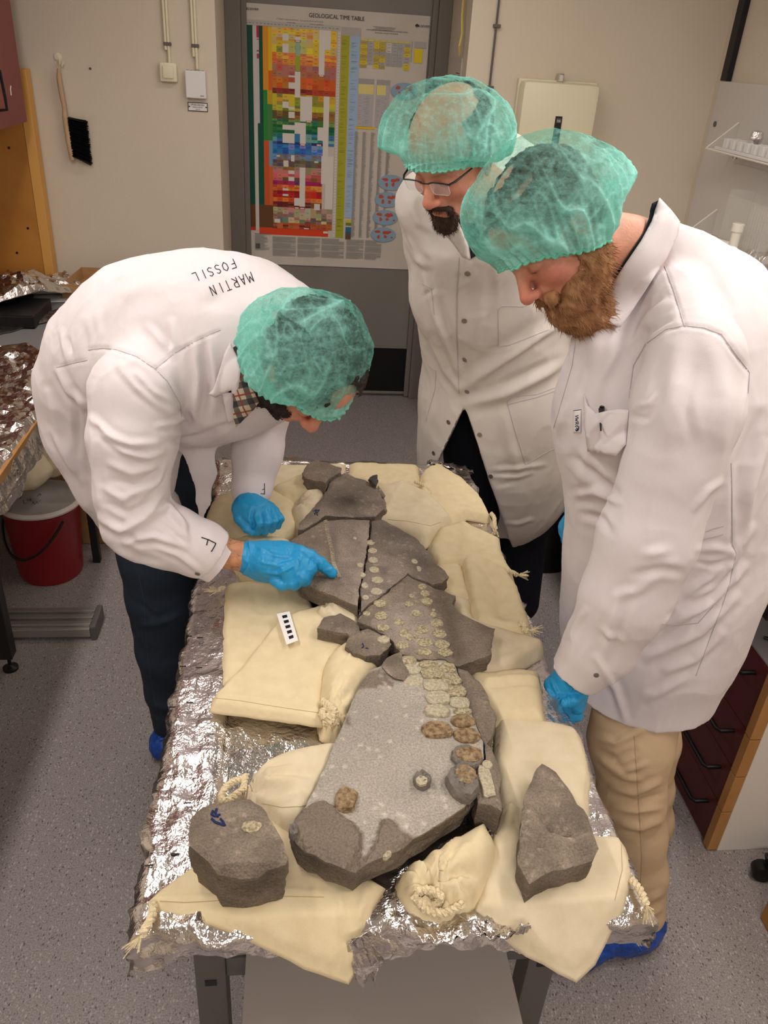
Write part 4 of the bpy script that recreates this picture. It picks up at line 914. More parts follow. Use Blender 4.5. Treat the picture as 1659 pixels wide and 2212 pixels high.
# ================================================================== foil over the table
def build_foil():
    t = empty('foil_covering', (.15, 1.4, .9), 'crumpled aluminium foil wrapped over the work table', 'foil')
    x0, x1, y0, y1 = TX0 - .004, TX1 + .006, TY0 - .008, TY1 + .01; sk = .055; st = .007
    us = np.arange(x0 - sk, x1 + sk + st, st); vs = np.arange(y0 - sk, y1 + sk + st, st); U, W = np.meshgrid(us, vs, indexing='ij'); n, m = U.shape
    X = np.clip(U, x0, x1); Y = np.clip(W, y0, y1); dx = U - X; dy = W - Y; drop = np.hypot(dx, dy); Z = TZ + .004 - drop
    P = np.stack([X + np.sign(dx) * .004, Y + np.sign(dy) * .004, Z], -1).reshape(-1, 3); S = np.stack([U, W, U * 0], -1).reshape(-1, 3)
    top = (drop < 1e-6).ravel(); edge = np.minimum.reduce([U - x0, x1 - U, W - y0, y1 - W]).ravel()
    amp = .0035 + .006 * np.exp(-np.clip(edge, 0, 9) / .04) * (edge > -.2)
    front = np.clip((.86 - S[:, 1]) / .12, 0, 1)
    h = ridged(S, 11, 3, 2, 2.2) * amp * .55 + fbm(S, 9, 4, 4) * .006 + front * (ridged(S, 26, 2, 9, 1.3) * .006)
    # flattened fold band along the left side of the table
    band = 1 / (1 + np.exp((S[:, 0] + .118) / .003)); h = h + np.where(top, band * (.012 + .35 * np.clip(-.118 - S[:, 0], 0, .1) * .0) - np.clip(-.125 - S[:, 0], 0, .1) * .16 + ridged(S, 26, 2, 6) * .0020 * band, 0)
    P[:, 2] += np.where(top, h, 0)
    # long thin strip of foil hanging at the left flank; side skirt rumples
    out = ~top; nx = np.sign(dx).ravel(); ny = np.sign(dy).ravel(); w2 = fbm(S, 22, 3, 8) * .016 + .004 + ridged(S, 30, 2, 3, 1.2) * .007; P[:, 0] += np.where(out, nx * w2, 0); P[:, 1] += np.where(out, ny * w2, 0); P[:, 2] += np.where(out, fbm(S, 8, 2, 5) * .03, 0)
    idx = np.arange(n * m).reshape(n, m); Q = np.stack([idx[:-1, :-1].ravel(), idx[1:, :-1].ravel(), idx[1:, 1:].ravel(), idx[:-1, 1:].ravel()], 1)
    link_np('foil_sheet', P, Q, M['foil'], t)
    # torn tongue of foil hanging at the front edge
    V = []; k = 9
    for i in range(14):
        c = onY(800, 2008 + i * 7.2, TY0 - .035); wdt = .034 * (1 - .5 * abs(i - 3) / 11) if i < 11 else .012
        for j in range(k):
            a = (j / (k - 1) - .5) * 2; V.append((c.x + a * wdt * (1 if i < 10 or a < .2 else .5), c.y - .012 + .012 * math.cos(a * 2.4 + i * .5) + .004 * math.sin(i * 2.1 + j * 1.7), c.z + .004 * math.sin(j * 3 + i)))
    Q = np.array([(i * k + j, i * k + j + 1, (i + 1) * k + j + 1, (i + 1) * k + j) for i in range(13) for j in range(k - 1)]); o = link_np('torn_foil_tongue', np.array(V), Q, M['foil'], t); o.modifiers.new('thick', 'SOLIDIFY').thickness = .0006
    # loose flap at the front right, pulled out from under the edge
    V = []; n1, n2 = 26, 9
    for i in range(n1):
        u = i / (n1 - 1); a = onY(880 + 260 * u, 1985 - 6 * u + 10 * math.sin(u * 9), TY0 - .012); b = onY(930 + 215 * u, 2030 - 28 * u * u + 8 * math.sin(u * 11), TY0 - .045)
        for j in range(n2): v = j / (n2 - 1); p = a.lerp(b, v); V.append((p.x, p.y - .012 * math.sin(v * 3.14) + .004 * math.sin(i * 1.9 + j), p.z + .003 * math.sin(i * 2.7 + j * 2)))
    Q = np.array([(i * n2 + j, i * n2 + j + 1, (i + 1) * n2 + j + 1, (i + 1) * n2 + j) for i in range(n1 - 1) for j in range(n2 - 1)]); o = link_np('loose_foil_flap', np.array(V), Q, M['foil'], t); o.modifiers.new('thick', 'SOLIDIFY').thickness = .0006
    # ragged corner at the back right
    V = []; n1, n2 = 18, 8
    for i in range(n1):
        for j in range(n2): u = i / (n1 - 1); v = j / (n2 - 1); V.append((.40 + .13 * u, 2.10 + .08 * v * (1 - .3 * u), .925 - .05 * v * v - .03 * u + .012 * math.sin(i * 1.7 + j * 2.3) * (.3 + v)))
    Q = np.array([(i * n2 + j, i * n2 + j + 1, (i + 1) * n2 + j + 1, (i + 1) * n2 + j) for i in range(n1 - 1) for j in range(n2 - 1)]); o = link_np('ragged_foil_corner', np.array(V), Q, M['foil'], t); o.modifiers.new('thick', 'SOLIDIFY').thickness = .0006
    # small snips / cuts on the folded left band
    for (px, py) in ((415, 1230), (408, 1375), (432, 1378), (395, 1440), (430, 1443), (372, 1528), (410, 1518), (322, 1870), (378, 1845), (405, 1735)):
        a = onz(px, py, .917); MB().box((a.x - .006, a.y - .001, a.z), (a.x + .006, a.y + .001, a.z + .0012), 0, None).build('snip', M['black'], t)
build_foil()
tag(MB().box((TX0 - .007, .735, .868), (TX0 - .0045, .765, .888)).build('wooden_edge', M['pine_edge']), 'orange scrap of tape at the front left table corner', 'tape')

# ================================================================== cotton sacks
TABLE = BVHTree.FromPolygons([(-3, -3, .906), (3, -3, .906), (3, 3, .906), (-3, 3, .906)], [(0, 1, 2, 3)])
def rope(mb, path, r=.0035, pitch=.016, strands=2):
    pts = [Vector(p) for p in path]; L = [0]
    for a, b in zip(pts, pts[1:]): L.append(L[-1] + (b - a).length)
    n = max(6, int(L[-1] / .003)); C = []
    for i in range(n + 1):
        s = L[-1] * i / n; j = max(0, min(len(pts) - 2, sum(1 for q in L if q <= s) - 1)); t = (s - L[j]) / max(1e-9, L[j + 1] - L[j]); C.append((pts[j].lerp(pts[j + 1], t), s))
    C = [((C[max(0, i - 2)][0] + C[i][0] + C[min(n, i + 2)][0]) / 3, C[i][1]) for i in range(n + 1)]
    for k in range(strands):
        Q = []
        for i, (p, s) in enumerate(C):
            t = (C[min(n, i + 1)][0] - C[max(0, i - 1)][0]).normalized(); u = t.orthogonal().normalized() if abs(t.z) > .9 else t.cross(Vector((0, 0, 1))).normalized(); v = t.cross(u)
            a = 2 * math.pi * (s / pitch + k / strands); Q.append(p + (u * math.cos(a) + v * math.sin(a)) * r * .75)
        mb.tube(Q, r * .85, 6)
    return mb
def tassel(mb, p, d, n=26, L=.022, seed=0):
    r = random.Random(seed); d = Vector(d).normalized()
    for i in range(n): q = d + Vector((r.uniform(-.6, .6), r.uniform(-.6, .6), r.uniform(-.3, .4))); mb.tube([p, Vector(p) + q * L * r.uniform(.6, 1)], .0009, 3)
def drape_front(P, z): return z - np.clip(TY0 - .004 - P[:, 1], 0, 1) ** 1.0 * 1.1 - np.clip(P[:, 0] - TX1 - .004, 0, 1) * 1.4 - np.clip(TX0 - .004 - P[:, 0], 0, 1) * .8
def sack(name, px, zref, base, h, edge, lab, folds_=(), neck=None, mt='cotton', seed=0, rnd=2, group=None, tilt=None, wr=.004, zlow=None, parts=()):
    """px: plan outline in photo pixels read at height zref; h: how far it bulges; neck: (px, py, strength) gathers"""
    ol = [tuple(onz(x, y, zref))[:2] for x, y in px]; ol = spline(ol, rnd) if rnd > 1 else ol; ol = jag(ol, .02, .0012, seed)
    nk = np.array(onz(neck[0], neck[1], zref))[:2] if neck else None
    fw = [(np.array([tuple(onz(x, y, zref))[:2] for x, y in f[0]]), f[1], f[2]) for f in folds_]
    def zt(P, d):
        q = np.clip(d / edge, 0, 1); z = base + .008 + h * np.sqrt(1 - (1 - q) ** 2); S = np.c_[P, np.zeros(len(P))]
        z = z + q * (fbm(S, 14, 3, seed) * wr * 1.6 + ridged(S, 9, 2, seed + 3, 3) * wr)
        if tilt: z = z + (P[:, 0] - ol[0][0]) * tilt[0] + (P[:, 1] - ol[0][1]) * tilt[1]
        if nk is not None:
            v = P - nk; r = np.hypot(v[:, 0], v[:, 1]); a = np.arctan2(v[:, 1], v[:, 0]); k = neck[2]
            z = z + k * .012 * np.sin(a * 13 + 1.3 * np.sin(a * 5)) * np.exp(-r / .045) * np.clip(d / .008, 0, 1) - k * .02 * np.exp(-(r / .02) ** 2)
        for pl, wd, am in fw: z = z + am * np.exp(-(polydist(P, pl, False) / wd) ** 2) * np.clip(d / .006, 0, 1)
        return drape_front(P, z)
    t = empty(name, (*np.mean(ol, 0), base), lab, 'sack', group)
    st = .0055 if len(px) and (max(p[1] for p in px) > 1350) else .008
    o = patch('sack_body', ol, zt, lambda P: drape_front(P, np.full(len(P), base + .0005)), st, M[mt], t, side=lambda i, r, p: .004 * math.sin(r * 3.14), rows=2)
    return t, o, zt
G_ = 'unbleached cotton sacks cushioning the stones'
BAGS = [
 ('flat_back_left', [(575, 1003), (660, 1003), (745, 1000), (745, 1040), (620, 1060), (575, 1062)], .92, .906, .012, .03, 'flat cotton sack at the back left corner of the table', [], None),
 ('back_mid', [(757, 993), (905, 1000), (906, 1038), (880, 1038), (830, 1048), (757, 1022)], .93, .906, .014, .01, 'flat folded cotton sack at the middle of the far table edge', [], None),
 ('back_right', [(908, 1042), (912, 1015), (945, 998), (1000, 1030), (1038, 1066), (1074, 1114), (1048, 1114), (1010, 1108), (975, 1125), (940, 1140), (905, 1100)], .93, .906, .018, .014, 'triangular flat cotton sack at the far right table corner', [([(930, 1010), (950, 1060), (955, 1100)], .012, .004)], None),
 ('right_of_top', [(800, 1050), (835, 1042), (870, 1034), (935, 1064), (978, 1108), (980, 1118), (955, 1130), (920, 1160), (850, 1137), (790, 1115)], .95, .912, .04, .04, 'plump cotton sack against the topmost slab on its right', [([(870, 1040), (850, 1080), (830, 1115)], .004, .004), ([(900, 1075), (950, 1105)], .012, -.006)], None),
 ('right_a', [(925, 1168), (945, 1136), (1000, 1122), (1085, 1160), (1090, 1192), (1122, 1245), (1060, 1222), (1000, 1216), (945, 1219), (927, 1192)], .945, .908, .034, .022, 'plump cotton sack near the right table edge beside the dark slab', [([(1000, 1130), (1010, 1170), (1000, 1210)], .012, .005)], None),
 ('right_b', [(935, 1215), (1000, 1213), (1012, 1262), (1022, 1292), (975, 1296), (925, 1272)], .94, .908, .034, .03, 'small cotton sack tucked under the ragged right tip of the dark slab', [], None),
 ('right_d', [(965, 1288), (1020, 1296), (1032, 1334), (1150, 1370), (1182, 1386), (1150, 1410), (1100, 1440), (1050, 1452), (985, 1445), (1000, 1380)], .94, .907, .035, .03, 'cotton sack with a pointed corner sticking out over the right table edge', [([(1120, 1400), (1060, 1432)], .01, -.005)], None),
 ('right_c', [(995, 1188), (1050, 1198), (1095, 1222), (1122, 1262), (1148, 1338), (1154, 1366), (1100, 1352), (1030, 1336), (1015, 1280)], .955, .925, .022, .016, 'long narrow cotton sack lying on top along the right table edge', [([(1040, 1210), (1070, 1260), (1090, 1330)], .014, -.007)], None),
 ('right_e', [(1005, 1444), (1060, 1446), (1120, 1438), (1166, 1443), (1171, 1480), (1178, 1556), (1080, 1556), (1040, 1520)], .935, .907, .028, .03, 'creased cotton sack at the right edge just behind the hanging gloved hand', [([(1050, 1478), (1110, 1470), (1165, 1468)], .006, .006), ([(1060, 1492), (1120, 1484), (1168, 1482)], .004, -.004)], None),
 ('right_f', [(1079, 1533), (1180, 1550), (1273, 1568), (1276, 1640), (1270, 1772), (1200, 1775), (1090, 1755), (1068, 1650), (1074, 1580)], .93, .907, .016, .02, 'flat cotton sack behind the pointed single rock', [([(1082, 1545), (1078, 1620), (1085, 1700)], .02, .004)], None),
 ('left_hand', [(438, 1122), (452, 1080), (475, 1058), (520, 1055), (600, 1052), (640, 1078), (650, 1130), (610, 1170), (560, 1176), (500, 1150), (448, 1160)], .94, .907, .032, .04, 'cotton sack under the fist of the bending man', [([(450, 1140), (520, 1128)], .003, .003), ([(480, 1068), (520, 1110)], .014, -.008)], None),
 ('left_pillow', [(585, 1048), (610, 1035), (650, 1018), (710, 1030), (720, 1052), (690, 1064), (640, 1066), (605, 1060)], .955, .915, .038, .03, 'small pillow-shaped cotton sack under the topmost left stone', [], None),
 ('left_gather', [(626, 1096), (632, 1075), (655, 1060), (700, 1056), (715, 1075), (690, 1118), (660, 1140), (640, 1130)], .955, .908, .05, .035, 'gathered round cotton sack left of the topmost slab', [], (640, 1080, 1.0)),
 ('left_below_hand', [(485, 1172), (530, 1152), (600, 1150), (655, 1178), (660, 1215), (610, 1250), (540, 1240), (498, 1205)], .945, .907, .034, .03, 'rumpled cotton sack under the pointing hand', [], (500, 1170, .8)),
 ('left_long', [(487, 1264), (500, 1256), (580, 1246), (645, 1262), (668, 1290), (690, 1345), (640, 1400), (545, 1477), (478, 1476), (480, 1360)], .925, .906, .014, .014, 'large flat cotton sack at the left table edge below the pointing hand', [], None),
 ('left_small', [(678, 1318), (700, 1295), (745, 1298), (782, 1330), (776, 1356), (720, 1346)], .95, .908, .045, .025, 'small gathered cotton sack under the left edge of the toothed slab', [], (700, 1300, .8)),
 ('left_big', [(600, 1336), (640, 1318), (700, 1302), (752, 1302), (792, 1340), (796, 1370), (740, 1402), (704, 1450), (694, 1500), (697, 1557), (600, 1543), (456, 1525), (462, 1500), (530, 1430)], .94, .922, .012, .012, 'large flat cotton sack carrying the scale card', [([(470, 1503), (580, 1516), (694, 1533)], .004, .003), ([(560, 1390), (520, 1440), (480, 1490)], .02, .004), ([(660, 1440), (650, 1520)], .014, .006)], None),
 ('left_knot', [(692, 1545), (690, 1470), (704, 1410), (760, 1372), (830, 1410), (790, 1480), (760, 1540), (735, 1562), (705, 1562)], .955, .908, .052, .04, 'cotton sack tied with a knotted cord left of the large grey slab', [([(712, 1530), (730, 1470), (760, 1420)], .003, .005), ([(722, 1530), (752, 1480)], .003, .004)], (715, 1540, 1.3)),
 ('left_pouch', [(528, 1683), (556, 1652), (620, 1618), (735, 1600), (748, 1640), (700, 1735), (650, 1790), (600, 1768), (570, 1740), (540, 1716), (524, 1700)], .945, .907, .055, .05, 'rounded cotton sack with a cord loop above the marked rock', [([(570, 1735), (620, 1740), (690, 1728)], .003, .004), ([(690, 1650), (660, 1690)], .012, -.006)], (530, 1692, 1.2)),
 ('front_left', [(320, 1944), (352, 1916), (430, 1858), (520, 1790), (580, 1758), (640, 1792), (700, 1835), (770, 1880), (828, 1912), (800, 1952), (778, 2030), (755, 2058), (660, 2040), (560, 2012), (420, 1976), (345, 1957)], .92, .907, .010, .012, 'flat cotton sack at the front left corner under the marked rock', [([(330, 1945), (460, 1944), (560, 1930), (700, 1935)], .004, .003), ([(732, 1935), (750, 2045)], .004, .006), ([(790, 1925), (760, 2040)], .004, .004)], None),
 ('front_pouch', [(862, 1884), (890, 1856), (960, 1815), (1042, 1768), (1062, 1790), (1078, 1832), (1052, 1902), (1012, 1945), (972, 1962), (930, 1957), (893, 1938)], .945, .907, .055, .05, 'gathered cotton sack with a thick cord at the front table edge', [([(935, 1905), (945, 1850), (985, 1810)], .004, .005), ([(955, 1910), (1000, 1850)], .004, .005), ([(900, 1880), (925, 1905)], .004, .004)], (940, 1925, 1.6)),
 ('front_right', [(1092, 1733), (1150, 1748), (1290, 1803), (1366, 1808), (1364, 1880), (1346, 1950), (1300, 2020), (1266, 2043), (1150, 2012), (1030, 1963), (1058, 1850)], .925, .912, .010, .012, 'flat cotton sack hanging over the front right corner under the pointed rock', [([(1095, 1740), (1110, 1800), (1100, 1870)], .012, .008)], None),
]
SACKS = {}
for i, (key, px, zr, base, h, edge, lab, fl, nk) in enumerate(BAGS):
    flat = nk is None and h < .035
    SACKS[key] = sack('cotton_sack', px, zr, base, h, edge, lab, fl, nk, 'cotton' if i % 3 else 'cotton2', seed=i, rnd=1 if flat else 3, group=G_, wr=.0025 if flat else .0045)
def hz(px, py, extra, z0=.93):
    """point above the sack surface under a pixel"""
    b = [bvh_obj(s[1]) for s in HS]; p, n = hit(b, px, py, extra); return p if p is not None else onz(px, py, z0)
def stitch(key, lines):
    b = bvh_obj(SACKS[key][1])
    for pl in lines:
        g = MB(); W = stroke(g, b, pl, .0006, .0002, 4)
        if len(W) > 1: g.build('stitching', M['stitch'], SACKS[key][0])
M['stitch'] = mat('cotton_stitching', rgb(186, 168, 130), .95)
stitch('left_big', [[(466, 1508), (520, 1514), (580, 1524), (640, 1533), (696, 1541)]]); stitch('front_left', [[(345, 1946), (400, 1950), (470, 1946), (560, 1936), (700, 1938)]]); stitch('front_right', [[(1342, 1815), (1344, 1880), (1328, 1945)]]); stitch('left_pouch', [[(566, 1735), (610, 1744), (650, 1742), (688, 1732)]]); stitch('right_of_top', [[(838, 1122), (880, 1126), (930, 1136), (952, 1128)]])
# cords, knots, tassels
def cord(key, path, r, name='drawcord', tas=None):
    global HS
    HS = [SACKS[key]]; mb = MB(); P = [hz(x, y, e) for x, y, e in path]; rope(mb, P, r)
    o = mb.build(name, M['rope'], SACKS[key][0], True)
    if tas is not None: g = MB(); tassel(g, P[-1], tas, seed=len(path)); q = g.build('tassel', M['rope'], SACKS[key][0]); q['kind'] = 'stuff'
cord('left_pouch', [(528, 1682, .006), (505, 1686, .004), (486, 1702, .004), (476, 1722, .004), (480, 1733, .004), (498, 1726, .005), (515, 1712, .006), (530, 1700, .007)], .0042)
cord('left_pouch', [(530, 1672, .004), (528, 1690, .008), (526, 1704, .006), (534, 1712, .004)], .004, 'neck_cord')
cord('left_knot', [(700, 1518, .006), (722, 1524, .010), (730, 1540, .010), (714, 1550, .010), (700, 1540, .008), (706, 1528, .012), (722, 1534, .014), (716, 1556, .008), (702, 1560, .005), (728, 1560, .006)], .0052, 'knotted_cord')
cord('front_pouch', [(900, 1920, .008), (920, 1912, .010), (948, 1915, .012), (965, 1928, .012), (960, 1942, .010), (935, 1950, .008), (905, 1940, .008), (895, 1926, .008), (925, 1962, .006), (960, 1968, .005), (985, 1955, .006), (1000, 1944, .006)], .0046)
cord('front_left', [(335, 1950, .004), (330, 1975, .006), (318, 2000, .006), (305, 2020, .004)], .0046, tas=(-.6, -.5, -.6))
cord('front_right', [(1358, 1900, .004), (1375, 1912, .006), (1388, 1930, .006), (1392, 1945, .006), (1396, 1955, .006)], .0042, tas=(.3, -.4, -.9))
cord('right_c', [(1120, 1350, .004), (1135, 1352, .006), (1128, 1362, .005), (1142, 1364, .004)], .004, tas=(1, .2, -.2))
cord('back_right', [(1060, 1108, .003), (1068, 1118, .003), (1068, 1130, .003), (1070, 1142, .003)], .004, tas=(0, -.2, -1))
cord('right_a', [(1085, 1230, .003), (1105, 1238, .004), (1118, 1243, .004)], .004, tas=(1, 0, 0))
cord('left_long', [(486, 1268, .003), (476, 1272, .003), (470, 1276, .003)], .004, tas=(-1, 0, 0))
cord('right_of_top', [(895, 1040, .004), (915, 1048, .006), (928, 1060, .006), (934, 1068, .004)], .0035)

# ================================================================== stones
Zs = .985
def wxy(px, z=Zs): return [tuple(onz(x, y, z))[:2] for x, y in px]
C_ROCK = np.array([lin(q) for q in (128, 116, 103)]); C_LIGHT = np.array([lin(q) for q in (172, 164, 153)]); C_DARK = np.array([lin(q) for q in (72, 67, 68)]); C_MID = np.array([lin(q) for q in (138, 126, 116)])
def stone(name, px, z0, th, lab=None, parent=None, regions=(), dents=(), rough=.002, seed=0, step=.006, base=C_ROCK, tilt=(0, 0), cat='stone', facets=(), under=.004, jagamp=.0016, stains=(), grain=1.0):
    """regions: (px outline, colour, lift); dents: (px polyline, width m, depth m); facets: (px point, slope x, slope y, drop) chips cut into the top"""
    ol = jag(wxy(px, z0), .011, jagamp, seed); c = np.mean(ol, 0)
    RG = [(wxy(r[0], z0), r[1], r[2]) for r in regions]; DN = [(np.array(wxy(d[0], z0)), d[1], d[2]) for d in dents]; FA = [(np.array(onz(*f[0], z0))[:2], f[1], f[2], f[3]) for f in facets]
    ST = [(np.array(onz(*s[0], z0))[:2], s[1], s[2], s[3]) for s in stains]
    def reg(P, soft=.0025):
        S = np.c_[P, P[:, 0] * 0]; Pj = P + np.stack([vnoise(S, 90, 1), vnoise(S, 90, 2)], 1) * .006; out = []
        for poly, col, lift in RG: out.append(inpoly(Pj, poly))
        return out
    def zt(P, d):
        S = np.c_[P, np.zeros(len(P))]; z = z0 + (P - c) @ np.array(tilt) + rough * (fbm(S, 40, 4, seed) * 1.6 + .5 * fbm(S, 140, 2, seed + 1) - (rough > .0025) * .8 * ridged(S, 17, 2, seed + 2, 6)) - .004 * np.exp(-d / .004)
        for (poly, col, lift), m in zip(RG, reg(P)):
            dd = polydist(P, poly); z = z + np.where(m, lift * np.clip(dd / .006, 0, 1) + (abs(lift) > .002) * rough * 2.5 * fbm(S, 50, 4, seed + 5), 0)
        for pl, wd, dp in DN: z = z - dp * np.exp(-(polydist(P, pl, False) / wd) ** 2)
        for q, sx, sy, dr in FA: z = np.minimum(z, z0 + dr - sx * (P[:, 0] - q[0]) - sy * (P[:, 1] - q[1]) + rough * fbm(S, 60, 3, seed + 8))
        return z
    sd = np.array([random.Random(seed * 7 + 1).uniform(-1, 1) for _ in range(400)])
    def side(i, r, p):
        q = vnoise(np.array([[p[0], p[1], r * .06]]), 28, seed)[0]; lam = vnoise(np.array([[p[0] * .6, p[1] * .6, r * th * 1.4]]), 90, seed + 3)[0]; return (-under * r * (1 + sd[i % 400] * .4) + (.012 * q + .007 * lam) * math.sin(r * 2.6) * min(1, th / .04))
    def colf(V, flag):
        n = fbm(V, 30, 4, seed + 2)[:, None]; col = base * (1 + .55 * n * grain); sp = (vnoise(V, 420, 9) > .34)[:, None]; col = col * np.where(sp, 1.5, 1)
        top = flag < .6
        for (poly, cc, lift), m in zip(RG, reg(V[:, :2])): col = np.where((m & top)[:, None], cc * (1 + .45 * n * grain), col)
        for q, rx, ry, k in ST:
            w_ = np.exp(-((V[:, 0] - q[0]) / rx) ** 2 - ((V[:, 1] - q[1]) / ry) ** 2) * (1 + n[:, 0] * 1.2); col = col * (1 - np.clip(w_, 0, 1) * k)[:, None]
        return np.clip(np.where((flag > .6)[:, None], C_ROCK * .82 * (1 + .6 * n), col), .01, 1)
    if parent is None: t = empty(name, (c[0], c[1], z0 - th), lab, cat)
    else: t = parent
    zmin = lambda P: zt(P, np.full(len(P), .02)) - th + .006 * vnoise(np.c_[P, P[:, 0] * 0], 30, seed + 4)
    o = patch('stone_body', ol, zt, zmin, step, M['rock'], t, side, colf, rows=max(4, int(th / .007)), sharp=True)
    return t, o
T_, T_o = stone('fossil_slab', [(706, 1058), (716, 1034), (745, 1019), (790, 1035), (815, 1052), (842, 1077), (836, 1092), (811, 1113), (760, 1114), (702, 1111), (690, 1120), (656, 1140), (643, 1142), (646, 1126), (672, 1100), (690, 1078)], Zs, .05, 'topmost dark slab with a black stain and marker scribble', seed=11,
    base=C_MID, regions=[([(703, 1112), (697, 1080), (703, 1060), (640, 1090), (630, 1160), (690, 1125)], C_ROCK * 1.15, 0.0)], stains=[((745, 1085), .045, .04, .65), ((760, 1060), .05, .05, .3)], facets=[((825, 1100), 1.4, 0, .004)])
L_, L_o = stone('fossil_slab', [(614, 1176), (645, 1152), (700, 1122), (765, 1119), (799, 1121), (797, 1150), (790, 1195), (784, 1238), (777, 1262), (773, 1304), (758, 1300), (700, 1276), (652, 1254), (640, 1235)], Zs, .045, 'slab being pointed at, with a row of tiny teeth', seed=12,
    base=C_ROCK * 1.1, regions=[([(705, 1110), (704, 1140), (712, 1170), (718, 1200), (722, 1232), (735, 1250), (760, 1280), (780, 1330), (820, 1250), (810, 1110)], C_MID * 1.12, .0)], dents=[([(712, 1125), (718, 1165), (726, 1205), (734, 1235)], .008, .0035)], stains=[((718, 1190), .012, .12, .35)])
M_, M_o = stone('fossil_slab', [(803, 1122), (826, 1120), (860, 1137), (900, 1160), (930, 1192), (936, 1206), (942, 1214), (962, 1226), (971, 1242), (956, 1254), (935, 1257), (900, 1247), (881, 1235), (850, 1260), (819, 1287), (795, 1303), (780, 1318), (780, 1262), (788, 1240), (795, 1195), (801, 1150)], Zs - .002, .045, 'dark mottled slab right of the long crack', seed=13,
    base=C_MID, stains=[((880, 1150), .07, .05, .45), ((910, 1215), .03, .05, .45), ((825, 1140), .03, .05, .2)], regions=[([(925, 1215), (945, 1212), (980, 1235), (970, 1262), (930, 1262)], C_ROCK * 1.1, -.004)])
N_, N_o = stone('fossil_slab', [(881, 1239), (905, 1253), (940, 1268), (984, 1284), (977, 1300), (990, 1320), (1030, 1340), (1070, 1357), (1062, 1386), (1060, 1413), (1010, 1430), (990, 1436), (962, 1420), (905, 1421), (866, 1410), (850, 1382), (830, 1366), (800, 1350), (772, 1339), (783, 1324), (797, 1307), (821, 1291), (852, 1264)], Zs - .004, .045, 'mottled slab bearing the densest field of bone discs', seed=14,
    base=C_ROCK * 1.15, regions=[([(800, 1345), (860, 1300), (925, 1310), (960, 1400), (900, 1425), (850, 1390)], C_MID * 1.3, 0.0), ([(958, 1290), (985, 1330), (1075, 1350), (1065, 1420), (990, 1440), (978, 1410), (965, 1350)], C_ROCK * 1.05, .001)], stains=[((945, 1290), .03, .05, .35), ((973, 1370), .018, .09, .35)], dents=[([(930, 1308), (960, 1312)], .003, .003), ([(965, 1300), (975, 1350), (985, 1425)], .007, .004)])
S_, S_o = stone('fossil_slab', [(797, 1447), (830, 1431), (868, 1414), (905, 1425), (962, 1423), (986, 1440), (1000, 1480), (1012, 1520), (1028, 1560), (1044, 1600), (1046, 1636), (1031, 1655), (1026, 1700), (1016, 1722), (1005, 1738), (965, 1764), (925, 1790), (892, 1812), (870, 1836), (830, 1856), (790, 1872), (745, 1886), (700, 1868), (660, 1846), (638, 1826), (627, 1800), (638, 1772), (660, 1740), (690, 1680), (718, 1614), (742, 1560), (760, 1512), (776, 1482)], Zs - .006, .052, 'largest pale grey slab at the front of the fossil', seed=15, rough=.0016, jagamp=.001,
    base=C_LIGHT, grain=.35, regions=[([(648, 1750), (672, 1738), (700, 1732), (722, 1745), (740, 1768), (768, 1782), (784, 1815), (782, 1845), (760, 1880), (745, 1900), (700, 1880), (640, 1840), (615, 1800), (635, 1765)], C_ROCK * .95, .012),
        ([(775, 1890), (786, 1855), (806, 1826), (824, 1770), (848, 1768), (868, 1800), (900, 1812), (874, 1842), (830, 1870)], C_ROCK * 1.0, .009), ([(745, 1900), (775, 1845), (800, 1850), (800, 1890)], C_ROCK * 1.05, -.003), ([(770, 1484), (797, 1447), (815, 1452), (832, 1482), (770, 1492)], C_ROCK * 1.05, .002), ([(815, 1440), (845, 1472), (858, 1490), (842, 1484), (822, 1462)], C_ROCK * 1.1, .001), ([(742, 1560), (760, 1535), (752, 1565)], C_ROCK, .0)],
    stains=[((800, 1560), .06, .08, .16), ((870, 1700), .05, .04, .1)], dents=[([(676, 1692), (715, 1702)], .002, .003)])
R1_, R1_o = stone('rock_fragment', [(989, 1440), (1010, 1446), (1036, 1470), (1056, 1500), (1060, 1520), (1074, 1540), (1070, 1562), (1062, 1590), (1050, 1604), (1040, 1590), (1026, 1552), (1011, 1515), (1000, 1478)], Zs - .004, .05, 'elongated dark fragment along the upper right side of the pale slab', seed=16, rough=.004, facets=[((1050, 1530), .5, 0, .002)])
R2_, R2_o = stone('rock_fragment', [(1049, 1600), (1062, 1610), (1078, 1640), (1083, 1655), (1079, 1700), (1085, 1748), (1060, 1735), (1034, 1730), (1031, 1700), (1034, 1658), (1050, 1640)], Zs - .002, .06, 'small dark fragment with pale grainy bone beside the right edge of the pale slab', seed=17, rough=.003, facets=[((1074, 1690), .9, 0, .001)])
F1_, _o = stone('rock_fragment', [(685, 1352), (700, 1330), (735, 1322), (765, 1336), (776, 1348), (779, 1364), (757, 1372), (750, 1366), (730, 1362), (706, 1356)], Zs - .008, .04, 'dark angular fragment pointing left beside the scale card', seed=18, rough=.003)
F2_, F2_o = stone('rock_fragment', [(746, 1392), (752, 1376), (770, 1362), (795, 1354), (820, 1366), (846, 1388), (838, 1398), (822, 1412), (790, 1414), (762, 1406)], Zs - .004, .04, 'dark fragment with a faint blue mark left of the bone discs', seed=19, rough=.002)
F3_, _o = stone('rock_fragment', [(824, 1436), (836, 1418), (866, 1404), (872, 1430), (884, 1448), (872, 1466), (852, 1462), (836, 1450)], Zs + .002, .02, 'thin brown flake lying on the top edge of the pale slab', seed=20, rough=.0015)
TR_, _o = stone('rock_fragment', [(652, 1020), (664, 1000), (684, 992), (738, 1007), (737, 1018), (712, 1030), (704, 1042), (690, 1036), (660, 1030)], Zs + .012, .04, 'rounded brown stone at the far upper left of the fossil', seed=21, rough=.003)
